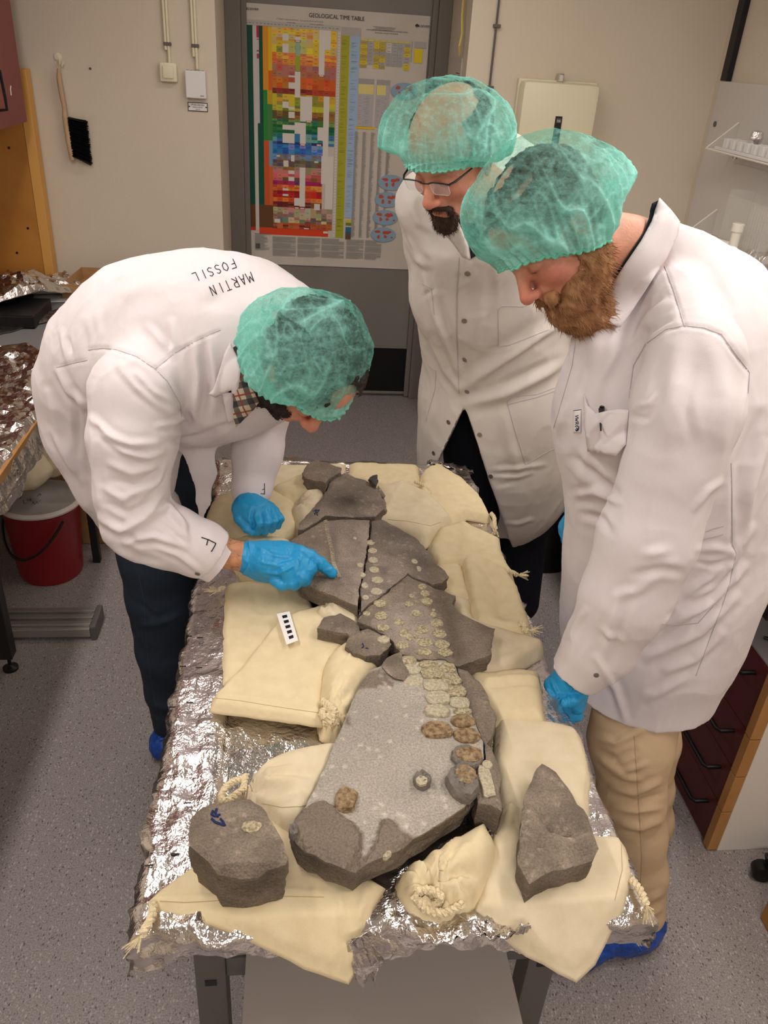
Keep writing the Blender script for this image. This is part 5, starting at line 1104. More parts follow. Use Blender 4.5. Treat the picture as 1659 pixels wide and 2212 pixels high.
stone('rock_fragment', [(795, 1033), (806, 1024), (816, 1021), (818, 1034), (812, 1046)], Zs + .016, .03, 'small black chip on the top right of the topmost slab', seed=22, rough=.004, step=.004, base=C_DARK)
stone('rock_fragment', [(817, 1046), (824, 1054), (833, 1068), (827, 1072), (814, 1058)], Zs + .002, .03, 'tiny wedge-shaped stone right of the topmost slab', seed=23, rough=.003, step=.004)
stone('rock_fragment', [(944, 1268), (960, 1276), (983, 1284), (977, 1304), (960, 1298), (950, 1284)], Zs - .03, .03, 'small stone under the right rim of the mottled slab', seed=24, rough=.003, step=.005)
BL_, BL_o = stone('rock_block', [(406, 1800), (412, 1762), (438, 1738), (490, 1728), (540, 1722), (565, 1738), (590, 1775), (612, 1812), (623, 1848), (616, 1862), (560, 1878), (500, 1880), (470, 1878), (452, 1858), (430, 1842), (409, 1824)], 1.012, .09, 'thick brown rock block with a blue tV marking at the front left', seed=25, rough=.003, under=.010, dents=[([(440, 1770), (460, 1790)], .003, .003)],
    facets=[((600, 1862), 0, -1.6, .0), ((500, 1866), -.2, -1.5, .002), ((425, 1850), -1.3, -.9, .004)])
BR_, BR_o = stone('rock_block', [(1119, 1858), (1124, 1790), (1131, 1722), (1150, 1680), (1173, 1641), (1214, 1680), (1240, 1712), (1262, 1745), (1282, 1795), (1296, 1824), (1282, 1846), (1240, 1858), (1200, 1870), (1170, 1884), (1146, 1898), (1130, 1880)], .985, .045, 'pointed brown rock standing alone at the front right', seed=26, rough=.005, under=.004,
    facets=[((1200, 1800), .0, -.25, .012), ((1245, 1760), .45, .05, .010), ((1150, 1760), -.35, .0, .010), ((1160, 1850), .2, -.5, .002)], dents=[([(1150, 1740), (1190, 1790), (1230, 1800), (1262, 1790)], .003, .005), ([(1130, 1845), (1180, 1815), (1240, 1835)], .0025, .004), ([(1200, 1830), (1250, 1860)], .003, .004)])
# the bones
def bone(parent, bv, cx, cy, rx, ry, h=.004, m='bone', name='bone', n=16, seed=0, rot=0.0, flat=.5, sq=2.0):
    c, nn = hit(bv, cx, cy)
    if c is None: return
    e, _ = hit(bv, cx + rx, cy); f, _ = hit(bv, cx, cy + ry); ex = abs(onz(cx + rx, cy, c.z).x - c.x); ey = abs(onz(cx, cy + ry, c.z).y - c.y)
    r = random.Random(seed * 13 + int(cx)); V = []; rings = [(1.0, -.004), (1.03, h * .45), (.93, h * .85), (.6, h * 1.0), (.25, h * .98)]
    w_ = [r.uniform(.92, 1.08) for _ in range(n)]
    for k, z in rings:
        for i in range(n):
            a = 2 * math.pi * i / n; ca, sa = math.cos(a), math.sin(a); s = (abs(ca) ** sq + abs(sa) ** sq) ** (-1 / sq) * w_[i]; x = ex * k * s * ca; y = ey * k * s * sa
            V.append((c.x + x * math.cos(rot) - y * math.sin(rot), c.y + x * math.sin(rot) + y * math.cos(rot), c.z + z + (r.uniform(-.15, .15) * h if z > h * .5 else 0)))
    V.append((c.x, c.y, c.z + h * .97)); Fc = [(j * n + i, j * n + (i + 1) % n, (j + 1) * n + (i + 1) % n, (j + 1) * n + i) for j in range(4) for i in range(n)] + [(4 * n + i, 4 * n + (i + 1) % n, 5 * n) for i in range(n)]
    g = MB(); g.v = V; g.f = Fc; return g.build(name, M[m], parent, True)
bvS, bvT, bvL, bvM, bvN, bvF2, bvR2, bvBL = [bvh_obj(o) for o in (S_o, T_o, L_o, M_o, N_o, F2_o, R2_o, BL_o)]
for i, (x, y, a, b) in enumerate([(766, 1163, 4, 3), (777.5, 1221, 7, 4.5), (782, 1242, 8, 5)]): bone(L_, bvL, x, y, a, b, .0016, 'boneW', seed=i)
for i, (x, y, a, b) in enumerate([(799, 1153.6, 8, 4.5), (801, 1172, 9, 5), (805, 1190, 9.5, 5.5), (806, 1210, 10, 6.5), (808, 1231, 11, 6.5), (815, 1253, 12, 7), (788, 1265, 7, 6), (813, 1278, 12, 7.5), (790, 1291, 7, 5), (895, 1213, 7, 5), (904.6, 1229, 5, 6)]): bone(M_, bvM, x, y, a, b, .0018, 'boneW' if i != 8 else 'boneW', seed=i)
for i, (x, y, a, b) in enumerate([(820.5, 1304, 13, 8), (792, 1326, 8, 5), (823.7, 1330.5, 14, 8.5), (909, 1256, 8, 5), (912, 1268, 9, 6), (918, 1282.5, 10, 7), (922, 1299.5, 12, 8), (889.5, 1288, 7, 4), (883.6, 1305, 9, 5.5), (899, 1325, 10, 6.5), (936, 1318.6, 4, 2.5), (935.6, 1328, 8, 5), (862.4, 1345, 11, 6), (943, 1346, 14, 8.5), (828, 1356, 13, 7), (875, 1369, 15, 9), (911, 1360, 14, 9), (949, 1369, 15, 9.5), (868.6, 1394, 14, 7.5), (917, 1388, 17, 9.5), (954.7, 1392, 16, 9), (884, 1380, 6, 4), (898, 1376, 5, 4)]): bone(N_, bvN, x, y, a, b, .0022, 'bone', seed=i)
for i, (x, y, a, b, h, m) in enumerate([(915, 1412, 18, 8, .003, 'bone'), (961, 1413, 16, 9, .003, 'bone')]): bone(N_, bvN, x, y - 3, a, b - 1, h, m, seed=i)
for i, (x, y, a, b, h, m) in enumerate([(881, 1428, 18, 9, .004, 'bone'), (887.6, 1447, 21, 10.5, .004, 'boneW'), (927, 1436, 21, 8, .004, 'bone'), (933, 1455, 24, 12, .005, 'bone'), (967, 1444, 18, 10, .004, 'bone'), (893, 1471, 21, 10, .002, 'boneW'), (975, 1469, 20, 11, .004, 'bone'), (941, 1482, 27, 13, .005, 'boneW'), (986, 1494, 21, 12, .004, 'bone'), (946, 1510, 26, 14, .006, 'boneW'), (992, 1519, 22, 12, .004, 'boneW'), (944, 1538, 27, 13.5, .006, 'boneW'),
        (1000, 1537, 19, 7, .003, 'bone'), (1000, 1559, 25, 13.5, .005, 'boneB'), (944, 1579, 32, 17, .009, 'boneB'), (1008, 1590, 28, 16, .005, 'boneB')]): bone(S_, bvS, x, y, a, b, h, m, seed=i, sq=2.6)
d1 = bone(S_, bvS, 1008, 1638, 36, 28, .012, 'rockgrey' if 'rockgrey' in M else 'bone', 'stone_boss', seed=3, n=20) if False else None
M['greyrock'] = mat('grey_slab_stone', rgb(132, 124, 117), .8, spec=.2, noise=(120, 5, .3, .7), col2=rgb(112, 104, 98), bump=(180, .5, 6))
def dome(parent, cx, cy, rx, ry, h, topm, tx, ty, trx, try_):
    b = bone(parent, bvS, cx, cy, rx, ry, h, 'greyrock', 'stone_boss', n=24, seed=5)
    bb = [bvh_obj(b), bvS]; bone(parent, bb, tx, ty, trx, try_, .003, topm, seed=8)
dome(S_, 1008, 1640, 33, 25, .010, 'boneB', 1014, 1630, 28, 17); dome(S_, 998, 1698, 34, 35, .020, 'boneB', 1006, 1672, 22, 20)
bone(S_, bvS, 912, 1692, 19, 17, .016, 'greyrock', 'stone_disc', n=20); bone(S_, [bvS, bvh_obj([c for c in S_.children if c.name.startswith('stone_disc')][0])], 911, 1686, 12, 10, .002, 'boneW', 'bone')
bone(S_, bvS, 747, 1733, 22, 25, .012, 'boneB', n=18, rot=-.3, sq=4.0); bone(S_, bvS, 634, 1800, 11, 13, .012, 'greyrock', 'stone_knob'); bone(S_, bvS, 836, 1848, 12, 5, .004, 'boneW', rot=.7)
bone(R2_, bvR2, 1050, 1690, 14, 34, .006, 'boneW', sq=4.0); bone(R2_, bvR2, 1052, 1655, 11, 10, .006, 'boneW'); bone(F2_, bvF2, 828, 1383, 14, 8, .004, 'boneW'); bone(BL_, bvBL, 543, 1786, 21, 12, .0025, 'bone', n=18)
# row of tiny teeth
g = MB(); TP = [(703, 1125), (706.7, 1148), (713, 1172), (717.5, 1195), (720, 1215), (725, 1229), (733, 1246)]
for i in range(46):
    s = i / 45 * 6 * .999; j = int(s); t_ = s - j; x = TP[j][0] + (TP[j + 1][0] - TP[j][0]) * t_; y = TP[j][1] + (TP[j + 1][1] - TP[j][1]) * t_
    if 3.2 < s < 3.3: continue
    c, _n = hit(bvL, x, y)
    if c: g.tube([c + Vector((-.004, -.002, 0)), c + Vector((0, 0, .0016)), c + Vector((.004, .0018, 0))], .0012, 5)
o = g.build('tooth_row', M['boneW'], L_); o['kind'] = 'stuff'
# black gap, marker scribbles
g = MB()
for pl in ([(676, 1105), (684, 1101), (680, 1112)], [(680, 1104), (690, 1102), (684, 1110), (686, 1114)], [(678, 1109), (688, 1105)]): stroke(g, bvT, pl, .0011, .0006, 2)
g.build('marker_scribble', M['inkblue'], T_)
g = MB()
for pl in ([(460, 1752), (457, 1760), (464, 1764), (476, 1760)], [(468, 1748), (465, 1757), (471, 1766)], [(457, 1769), (466, 1777), (486, 1784)], [(476, 1769), (482, 1776), (486, 1784)]): stroke(g, bvBL, pl, .0018, .0008, 3)
g.build('marker_lettering', M['inkblue'], BL_)
g = MB(); stroke(g, bvF2, [(783, 1390), (786, 1396), (782, 1400)], .0011, .0006, 2); stroke(g, bvF2, [(790, 1400), (796, 1402)], .0011, .0006, 2); g.build('marker_scribble', M['inkblue'], F2_)

# ------------------------------------------------------------------ scale card
bk = bvh_obj(SACKS['left_big'][1]); C4 = [hit(bk, x, y, .001)[0] for x, y in ((597.7, 1326.5), (625.4, 1321), (644, 1383.6), (619, 1393.3))]
if any(c is None for c in C4): C4 = [onz(x, y, .952) for x, y in ((597.7, 1326.5), (625.4, 1321), (644, 1383.6), (619, 1393.3))]
zc = max(c.z for c in C4) + .001; C4 = [onz(x, y, zc) for x, y in ((597.7, 1326.5), (625.4, 1321), (644, 1383.6), (619, 1393.3))]
t = empty('scale_card', C4[0], 'small white scale card with five black squares', 'scale card'); MB().prism(C4, (0, 0, .0008)).build('card', M['paper'], t)
def cp(u, v): return C4[0].lerp(C4[1], u).lerp(C4[3].lerp(C4[2], u), v) + Vector((0, 0, .001))
for i in range(5): v = .10 + i * .172; MB().prism([cp(.34, v), cp(.72, v), cp(.72, v + .092), cp(.34, v + .092)], (0, 0, .0003)).build('black_square', M['ink'], t)

# ================================================================== people
def PT(px, py, Y, r=None):
    v = onY(px, py, Y)
    return v if r is None else (v, r * mpp(px, py, Y))
def CH(*a): return [PT(*q) for q in a]
def bounds(chs, pad=.03):
    P = np.array([tuple(p) for c in chs for p, r in c]); R = max(r for c in chs for p, r in c)
    lo = np.min([np.array(tuple(p)) - r for c in chs for p, r in c], 0) - pad; hi = np.max([np.array(tuple(p)) + r for c in chs for p, r in c], 0) + pad
    return lo, hi
def basis(fwd, up):
    y = Vector(fwd).normalized(); u = Vector(up); x = y.cross(u).normalized(); z = x.cross(y); return np.array([x, y, z]).T
SK = {k: np.array([lin(q) for q in v]) for k, v in dict(base=(214, 150, 124), red=(206, 112, 100), lip=(178, 92, 84), brow=(120, 84, 62), lid=(186, 118, 98)).items()}
def panel(name, poly, bvhs, lift, material, parent, Yf=1.5, step=7, thick=.0012, bulge=0.0, smooth=True, offs=None):
    """cloth piece following the surfaces underneath; poly is its outline in photo pixels"""
    ol = []
    for (a, b), (c, d) in zip(poly, poly[1:] + poly[:1]):
        n = max(1, int(math.hypot(c - a, d - b) / step)); ol += [(a + (c - a) * i / n, b + (d - b) * i / n) for i in range(n)]
    if sum(ol[i - 1][0] * ol[i][1] - ol[i][0] * ol[i - 1][1] for i in range(len(ol))) < 0: ol = ol[::-1]
    A = np.array(ol); lo = A.min(0); hi = A.max(0); gx, gy = np.meshgrid(np.arange(lo[0], hi[0], step), np.arange(lo[1], hi[1], step)); G = np.stack([gx.ravel(), gy.ravel()], 1)
    G = G[inpoly(G, ol)]; G = G[polydist(G, ol) > step * .5]; pts = [Vector(p) for p in ol] + [Vector(p) for p in G]; n = len(ol)
    res = delaunay_2d_cdt(pts, [(i, (i + 1) % n) for i in range(n)], [], 1, 1e-6); V2 = np.array([tuple(v) for v in res[0]]); dd = polydist(V2, ol); V = []; last = None; D = []
    for (x, y) in V2:
        p, nn = hit(bvhs, x, y, 0); D.append(None if p is None else (p - O0).length)
    known = [(V2[i], D[i]) for i in range(len(V2)) if D[i] is not None]
    med = float(np.median([k[1] for k in known])) if known else None
    D = [d if (d is None or med is None or abs(d - med) < .16) else None for d in D]; known = [(V2[i], D[i]) for i in range(len(V2)) if D[i] is not None]
    D2 = []
    for i, (x, y) in enumerate(V2):
        d = D[i]
        if d is None: d = (min(known, key=lambda k: (k[0][0] - x) ** 2 + (k[0][1] - y) ** 2)[1]) if known else (onY(x, y, Yf) - O0).length
        D2.append(d)
    D2 = np.array(D2)
    for _ in range(3):   # relax so the piece bridges small hollows
        for f in res[2]:
            m = D2[list(f)].min(); 
            for i in f: D2[i] = min(D2[i], m + .004)
    for i, (x, y) in enumerate(V2):
        o = lift + bulge * min(1, dd[i] / 14) + (offs(x, y) if offs else 0); V.append(O0 + Vector(ray(x, y)).normalized() * (D2[i] - o))
    me = bpy.data.meshes.new(name); me.from_pydata([tuple(v) for v in V], [], [tuple(f) for f in res[2]]); me.update(); o = link(name, me, material, parent)
    for p in me.polygons: p.use_smooth = smooth
    m = o.modifiers.new('thick', 'SOLIDIFY'); m.thickness = thick; m.offset = -1 if False else 0
    return o

def head_mesh(O, B, s=1.0, neck=None, cheeks=.5, res=.0030, brow=(.6), male_jaw=1.0, smile=0, neck_r=.060):
    """head in local axes x right, y forward, z up (eye level 0); returns mesh, local coordinates, colours"""
    W = lambda p: np.array(tuple(O)) + B @ (np.array(p) * s)
    pts = [W(p) for p in ((-.11, -.14, -.16), (.11, .15, .16), (-.11, .15, -.16), (.11, -.14, .16), (-.11, -.14, .16), (.11, .15, -.16), (.11, -.14, -.16), (-.11, .15, .16))]
    if neck: pts += [np.array(tuple(q[0])) for q in neck]
    lo = np.min(pts, 0) - .05; hi = np.max(pts, 0) + .05; v = Vol(lo, hi, res)
    E = lambda c, r, k=.02: v.ell(W(c), np.array(r) * s, B, k)
    def cone(a, b, ra, rb, k=.01): v.cone(W(a), W(b), ra * s, rb * s, k)
    E((0, -.018, .045), (.076, .098, .084)); E((0, .028, .038), (.064, .058, .056), .03); E((0, .030, -.040), (.060, .056, .070), .03); E((0, .066, -.100), (.026, .024, .022), .03)
    for x in (-1, 1):
        E((x * .046, .004, -.070), (.020, .036, .030), .03); E((x * .042, .056, -.030), (.024, .024, .019), .025); cone((x * .010, .082, .020), (x * .044, .070, .018), .011, .009, .015)
    E((0, .074, -.072), (.030, .020, .020), .02); E((0, .084, -.053), (.016, .016, .015), .012)
    for x in (-1, 1):
        v.cell(W((x * .032, .102, -.001)), np.array((.019, .018, .013)) * s, B, .012); v.ell(W((x * .032, .0745, -.003)), np.array((.0135, .0125, .0115)) * s, B, .004)
        v.cone(W((x * .020, .0865, -.0085)), W((x * .044, .080, -.0085)), .0016 * s, .0016 * s, .003)
    cone((0, .084, .012), (0, .112, -.032), .0085, .0120, .012); E((0, .114, -.036), (.0125, .0105, .0100), .008)
    for x in (-1, 1): E((x * .0125, .102, -.040), (.0075, .0105, .0075), .006)
    cone((-.020, .0855, -.0690), (.020, .0855, -.0690), .0048, .0048, .006); cone((0, .0925, -.0680), (.019, .084, -.0700 + smile * .003), .0050, .003, .005); cone((0, .0925, -.0680), (-.019, .084, -.0700 + smile * .003), .0050, .003, .005); cone((-.015, .0880, -.0790), (.015, .0880, -.0790), .0058, .0058, .006)
    v.ccone(W((-.022, .0935, -.0735)), W((.022, .0935, -.0735)), .0016 * s, .0016 * s, .003)
    for x in (-1, 1):      # ears
        v.ell(W((x * .0800, -.008, -.006)), np.array((.0075, .018, .031)) * s, B @ np.array(Matrix.Rotation(x * -.35, 3, 'Z')), .006); v.cell(W((x * .0890, -.003, -.003)), np.array((.005, .010, .018)) * s, B, .004); E((x * .080, .002, -.032), (.005, .008, .010), .006)
    if neck: v.chain([(np.array(tuple(p)), r) for p, r in neck], .03)
    V, Q = v.mesh(1); Lc = ((V - np.array(tuple(O))) @ B) / s
    col = np.tile(SK['base'], (len(V), 1)); x, y, z = Lc.T
    def blend(mask, c, k=1.0):
        nonlocal col; m = np.clip(mask, 0, 1)[:, None] * k; col = col * (1 - m) + c * m
    g = lambda c, r: np.exp(-(((x - c[0]) / r[0]) ** 2 + ((y - c[1]) / r[1]) ** 2 + ((z - c[2]) / r[2]) ** 2))
    blend(g((0, .115, -.035), (.02, .03, .018)), SK['red'], .6 * cheeks + .25)
    for q in (-1, 1): blend(g((q * .048, .065, -.03), (.022, .03, .022)), SK['red'], cheeks); blend(g((q * .08, -.005, -.005), (.02, .03, .04)), SK['red'], .45); blend(g((q * .032, .08, -.004), (.02, .02, .008)), SK['lid'], .7); blend(g((q * .029, .09, .0185), (.020, .02, .0045)) * 1.4, SK['brow'], brow); blend(g((q * .032, .09, -.0085), (.013, .02, .0022)) * 1.2, SK['brow'] * .4, .8)
    blend(g((0, .092, -.073), (.024, .014, .009)), SK['lip'], .8)
    return V, Q, Lc, col
def sub_shell(name, V, Q, mask, off, material, parent, jitter=0.0, seed=0, freq=60, thick=False):
    """part of a surface lifted off along its normals"""
    N = normals(V, Q); keep = mask[Q].all(1); q = Q[keep]; used = np.unique(q); mp = np.full(len(V), -1); mp[used] = np.arange(len(used)); W = V[used] + N[used] * (off + jitter * ridged(V[used], freq, 3, seed, 1.2))[:, None]
    o = link_np(name, W, mp[q], material, parent); return o
def strands(name, V, Nn, dirf, n, L, material, parent, seed=0, w=.0009, curl=.3, keep=None, segs=4):
    """separate short hairs rooted on surface points, joined as one part"""
    r = np.random.RandomState(seed); idx = r.randint(0, len(V), n); Vt = []; Fc = []
    for i in idx:
        p = V[i].copy(); d = dirf(p, Nn[i]) + r.uniform(-1, 1, 3) * curl; d /= np.linalg.norm(d); s = np.cross(d, r.uniform(-1, 1, 3)); s /= np.linalg.norm(s); l = L * r.uniform(.5, 1.1) / segs; b = len(Vt); c = r.uniform(-1, 1, 3) * curl * .5
        for k in range(segs + 1):
            wk = w * (1 - k / (segs + .3)); Vt += [p - s * wk, p + s * wk]; d = d + c * .45; d /= np.linalg.norm(d); p = p + d * l
        Fc += [(b + 2 * k, b + 2 * k + 1, b + 2 * k + 3, b + 2 * k + 2) for k in range(segs)]
    o = link_np(name, np.array(Vt), np.array(Fc), material, parent); o['kind'] = 'stuff'; return o
def bouffant(parent, O, B, cen, rad, band, seed, crease=(), tilt=0.0, nu=340, nv=170, inner=None, opac=.06, sag=.03, axes=None, sagw=.06):
    """gathered cap: a puffed shell whose rim is pulled in at the elastic band plane (local point, local normal)"""
    u = np.linspace(0, 2 * np.pi, nu, endpoint=False); bn = np.array(band[1], float); bn /= np.linalg.norm(bn); bp = np.array(band[0], float)
    zz = bn; xx = np.cross([0, 1, 0], zz); xx /= np.linalg.norm(xx); yy = np.cross(zz, xx); cen = np.array(cen, float); rad = np.array(rad, float); E3 = np.eye(3) if axes is None else np.array(axes, float)
    V = []; rows = []
    th = np.linspace(0.0, 1.0, nv)
    U, T = np.meshgrid(u, th, indexing='ij')
    # T=0 crown, T=1 rim: polar angle runs past the equator down to the band
    ph = T * math.radians(128); d = (np.sin(ph) * np.cos(U))[..., None] * xx + (np.sin(ph) * np.sin(U))[..., None] * yy + np.cos(ph)[..., None] * zz
    r = 1 / np.sqrt((((d @ E3.T) / rad) ** 2).sum(-1)); P = cen + d * r[..., None]; P = P.reshape(-1, 3); D = d.reshape(-1, 3); Tt = T.ravel(); Uu = U.ravel()
    # pull everything under the band plane back up to it and in towards the head
    h = (P - bp) @ bn + sag * np.exp(-(P[:, 1] / sagw) ** 2); low = np.clip((.030 - h) / .030, 0, 1)
    P = P - bn * np.minimum(h, 0)[:, None] * .92
    inn = np.array(inner if inner is not None else (.090, .116, .098)); q = P - np.array([0, -.012, .03]); rr = np.sqrt(((q / inn) ** 2).sum(-1)); tgt = np.array([0, -.012, .03]) + q / rr[:, None]
    k = (low ** 2.2 * .93)[:, None]; P = P * (1 - k) + tgt * k
    S = P.copy(); M3 = np.stack([np.cos(Uu) * 1.0, np.sin(Uu) * 1.0, Tt * .55], 1); near = np.clip((Tt - .3) / .5, 0, 1)
    crm = ridged(M3, 3.6, 3, seed, 5) * near; cru = ridged(S * np.array([.75, 1.2, 1.0]), 10.5, 2, seed + 1, 9) * (vnoise(S, 11, seed + 20) > -.05) * .8; cr = np.maximum(crm, cru)
    cr2 = ridged(S * np.array([1, .5, 1.2]), 46, 2, seed + 5, 4) * (.4 + .6 * np.clip(vnoise(S, 12, seed + 12) * 3 + .5, 0, 1))
    pleat = np.sin(Uu * 40 + 2.5 * np.sin(Uu * 7 + seed)) * np.clip((Tt - .6) / .4, 0, 1) ** 1.5 * (1 - .6 * low)
    rim = low * (np.sin(Uu * 60 + seed) * .0022)
    P = P + D * (cr * .0060 + cr2 * .0014 + pleat * .0030 + fbm(S, 14, 3, seed + 2) * .012 + rim)[:, None]
    W = P @ B.T + np.array(tuple(O))
    fold = np.clip(cr * .60 + cr2 * .24 + np.abs(pleat) * .22 + low * .34 + opac + .45 * np.clip((Tt - .45) * 1.6, 0, .55) + .2 * np.clip(fbm(S, 9, 3, seed + 9) * 1.8, -.4, .6), 0, .95)
    idx = np.arange(nu * nv).reshape(nu, nv); a = idx; b = np.roll(idx, -1, 0)
    Q = np.stack([a[:, :-1].ravel(), b[:, :-1].ravel(), b[:, 1:].ravel(), a[:, 1:].ravel()], 1)
    o = link_np('bouffant_cap', W, Q, M['cap'], parent); at = o.data.attributes.new('fold', 'FLOAT', 'POINT'); at.data.foreach_set('value', fold.astype(np.float32))
    # gathered elastic rim
    ri = idx[:, -1]; g = MB().tube([Vector(W[i]) for i in ri], .0024, 6, closed=True); gm = g.build('elastic_rim', M['cap_rim'], o, True)
    return o, W, Q
M['cap_rim'] = mat('cap_rim_fabric', rgb(120, 212, 188), .8)
def glove(name, chains, parent, res=.0022, k=.006, ells=(), kfing=.0035, wr=.0012, seed=0, FL=()):
    """chains[0] is the palm group (blended softly), the rest are fingers (kept apart)"""
    allc = [c for grp in chains for c in grp]; lo, hi = bounds(allc, .02); v = Vol(lo, hi, res)
    for c in chains[0]: v.chain(c, .014)
    for c in chains[1]: v.chain(c, kfing)
    for (c, r, R_) in ells: v.ell(c, r, R_, .012)
    V, Q = v.mesh(1); N = normals(V, Q); V = V + N * (wr * (ridged(V, 38, 3, seed, 2.2) - .3) + .0008 * fbm(V, 120, 2, seed))[:, None]
    if FL: V = folds(V, Q, FL)
    return link_np(name, V, Q, M['glove'], parent)
def cuff(mb, c, axis, r0, r1, L, t=.003, seed=0, n=40):
    """an open sleeve end: double-walled ring"""
    ax = Vector(axis).normalized(); R_ = ax.to_track_quat('Z', 'Y').to_matrix(); V = []; prof = [(r0, 0), (r1, L), (r1 - t, L), (r0 - t, -.02)]
    for r, h in prof:
        for i in range(n): a = 2 * math.pi * i / n; q = r * (1 + .03 * math.sin(a * 3 + seed) + .02 * math.sin(a * 7)); V.append(Vector(c) + R_ @ Vector((q * math.cos(a), q * math.sin(a), h)))
    mb.add(V, [(j * n + i, j * n + (i + 1) % n, (j + 1) * n + (i + 1) % n, (j + 1) * n + i) for j in range(3) for i in range(n)]); return mb
def coat_mesh(chs, res, k, FL, cuts=(), wedges=(), noise=.0035, seed=0, hem=None, post=None, carve=(), fine=.0016):
    lo, hi = bounds([c[0] for c in chs], .04); v = Vol(lo, hi, res)
    for c, kk, sq in chs: v.chain(c, kk, sq)
    for c, r, kk in carve: v.cell(c, r, None, kk)
    for p, n in cuts: v.cut(p, n)
    for w_ in wedges: v.wedge(w_)
    V, Q = v.mesh(2); N = normals(V, Q)
    A = np.array([1, 1, .45]); V = V + N * (noise * (fbm(V * A, 9, 3, seed) * 1.6 + .55 * ridged(V * A, 7, 2, seed + 4, 3) + .25 * fbm(V, 30, 2, seed)) + fine * (ridged(V * np.array([1, 1, .6]), 15, 2, seed + 9, 3) - .3) - .0045)[:, None]
    V = folds(V, Q, FL); return V, Q
def eyeplane(a, b, inside):
    """plane through the viewpoint holding photo pixels a and b; normal points away from pixel 'inside'"""
    n = Vector(ray(*a)).cross(Vector(ray(*b))); n.normalize()
    if n.dot(Vector(ray(*inside))) > 0: n = -n
    return (O0, n)
def snaps(bv, pts, parent, r=.0058, lift=.001):
    for x, y in pts:
        p, n = hit(bv, x, y, lift)
        if p is None: continue
        MB().lathe([(r * .55, 0), (r * .55, .0008), (r, .0008), (r, 0)], p, 20, axis=n).lathe([(0, .0006), (r * .5, .0004)], p, 12, axis=n).build('snap_button', M['snap'], parent, True)
def seams(bv, lines, parent, r=.0009, name='seam', m='seam'):
    for pl in lines:
        g = MB(); W = stroke(g, bv, pl, r, .0002, 5)
        if len(W) > 1: g.build(name, M[m], parent, True)
def shoe_cover(parent, heel, toe, w, h, name='shoe_cover', m='shoecover', ankle=None, seed=0):
    heel = Vector(heel); toe = Vector(toe); d = (toe - heel); L = d.length; d.normalize(); s = Vector((0, 0, 1)).cross(d); lo = np.minimum(heel, toe) - .12; hi = np.maximum(heel, toe) + .12; lo[2] = -.01; hi[2] = .22
    v = Vol(lo, hi, .005); B = np.array([s, d, Vector((0, 0, 1))]).T
    v.ell(heel + d * L * .22 + Vector((0, 0, .045)), (w * .46, L * .26, .055), B, .03); v.ell(heel + d * L * .72 + Vector((0, 0, .035)), (w * .52, L * .30, .045), B, .04); v.ell(heel + d * L * .40 + Vector((0, 0, h * .6)), (w * .40, L * .26, h * .45), B, .04)
    v.cut((0, 0, .004), (0, 0, -1)); V, Q = v.mesh(1); N = normals(V, Q); V = V + N * (.004 * ridged(V, 22, 3, seed, 2) + .003 * fbm(V, 40, 2, seed))[:, None]; V[:, 2] = np.maximum(V[:, 2], .0025); return link_np(name, V, Q, M[m], parent)
def join_np(L):
    V = []; Q = []; C = []; o = 0
    for v, q, c in L: V.append(v); Q.append(q + o); C.append(c); o += len(v)
    return np.concatenate(V), np.concatenate(Q), np.concatenate(C)
def body_mesh(chs, res=.012):
    lo, hi = bounds(chs, .03); v = Vol(lo, hi, res)
    for c in chs: v.chain(c, .05)
    V, Q = v.mesh(1); return V, Q, np.tile(SK['base'], (len(V), 1))

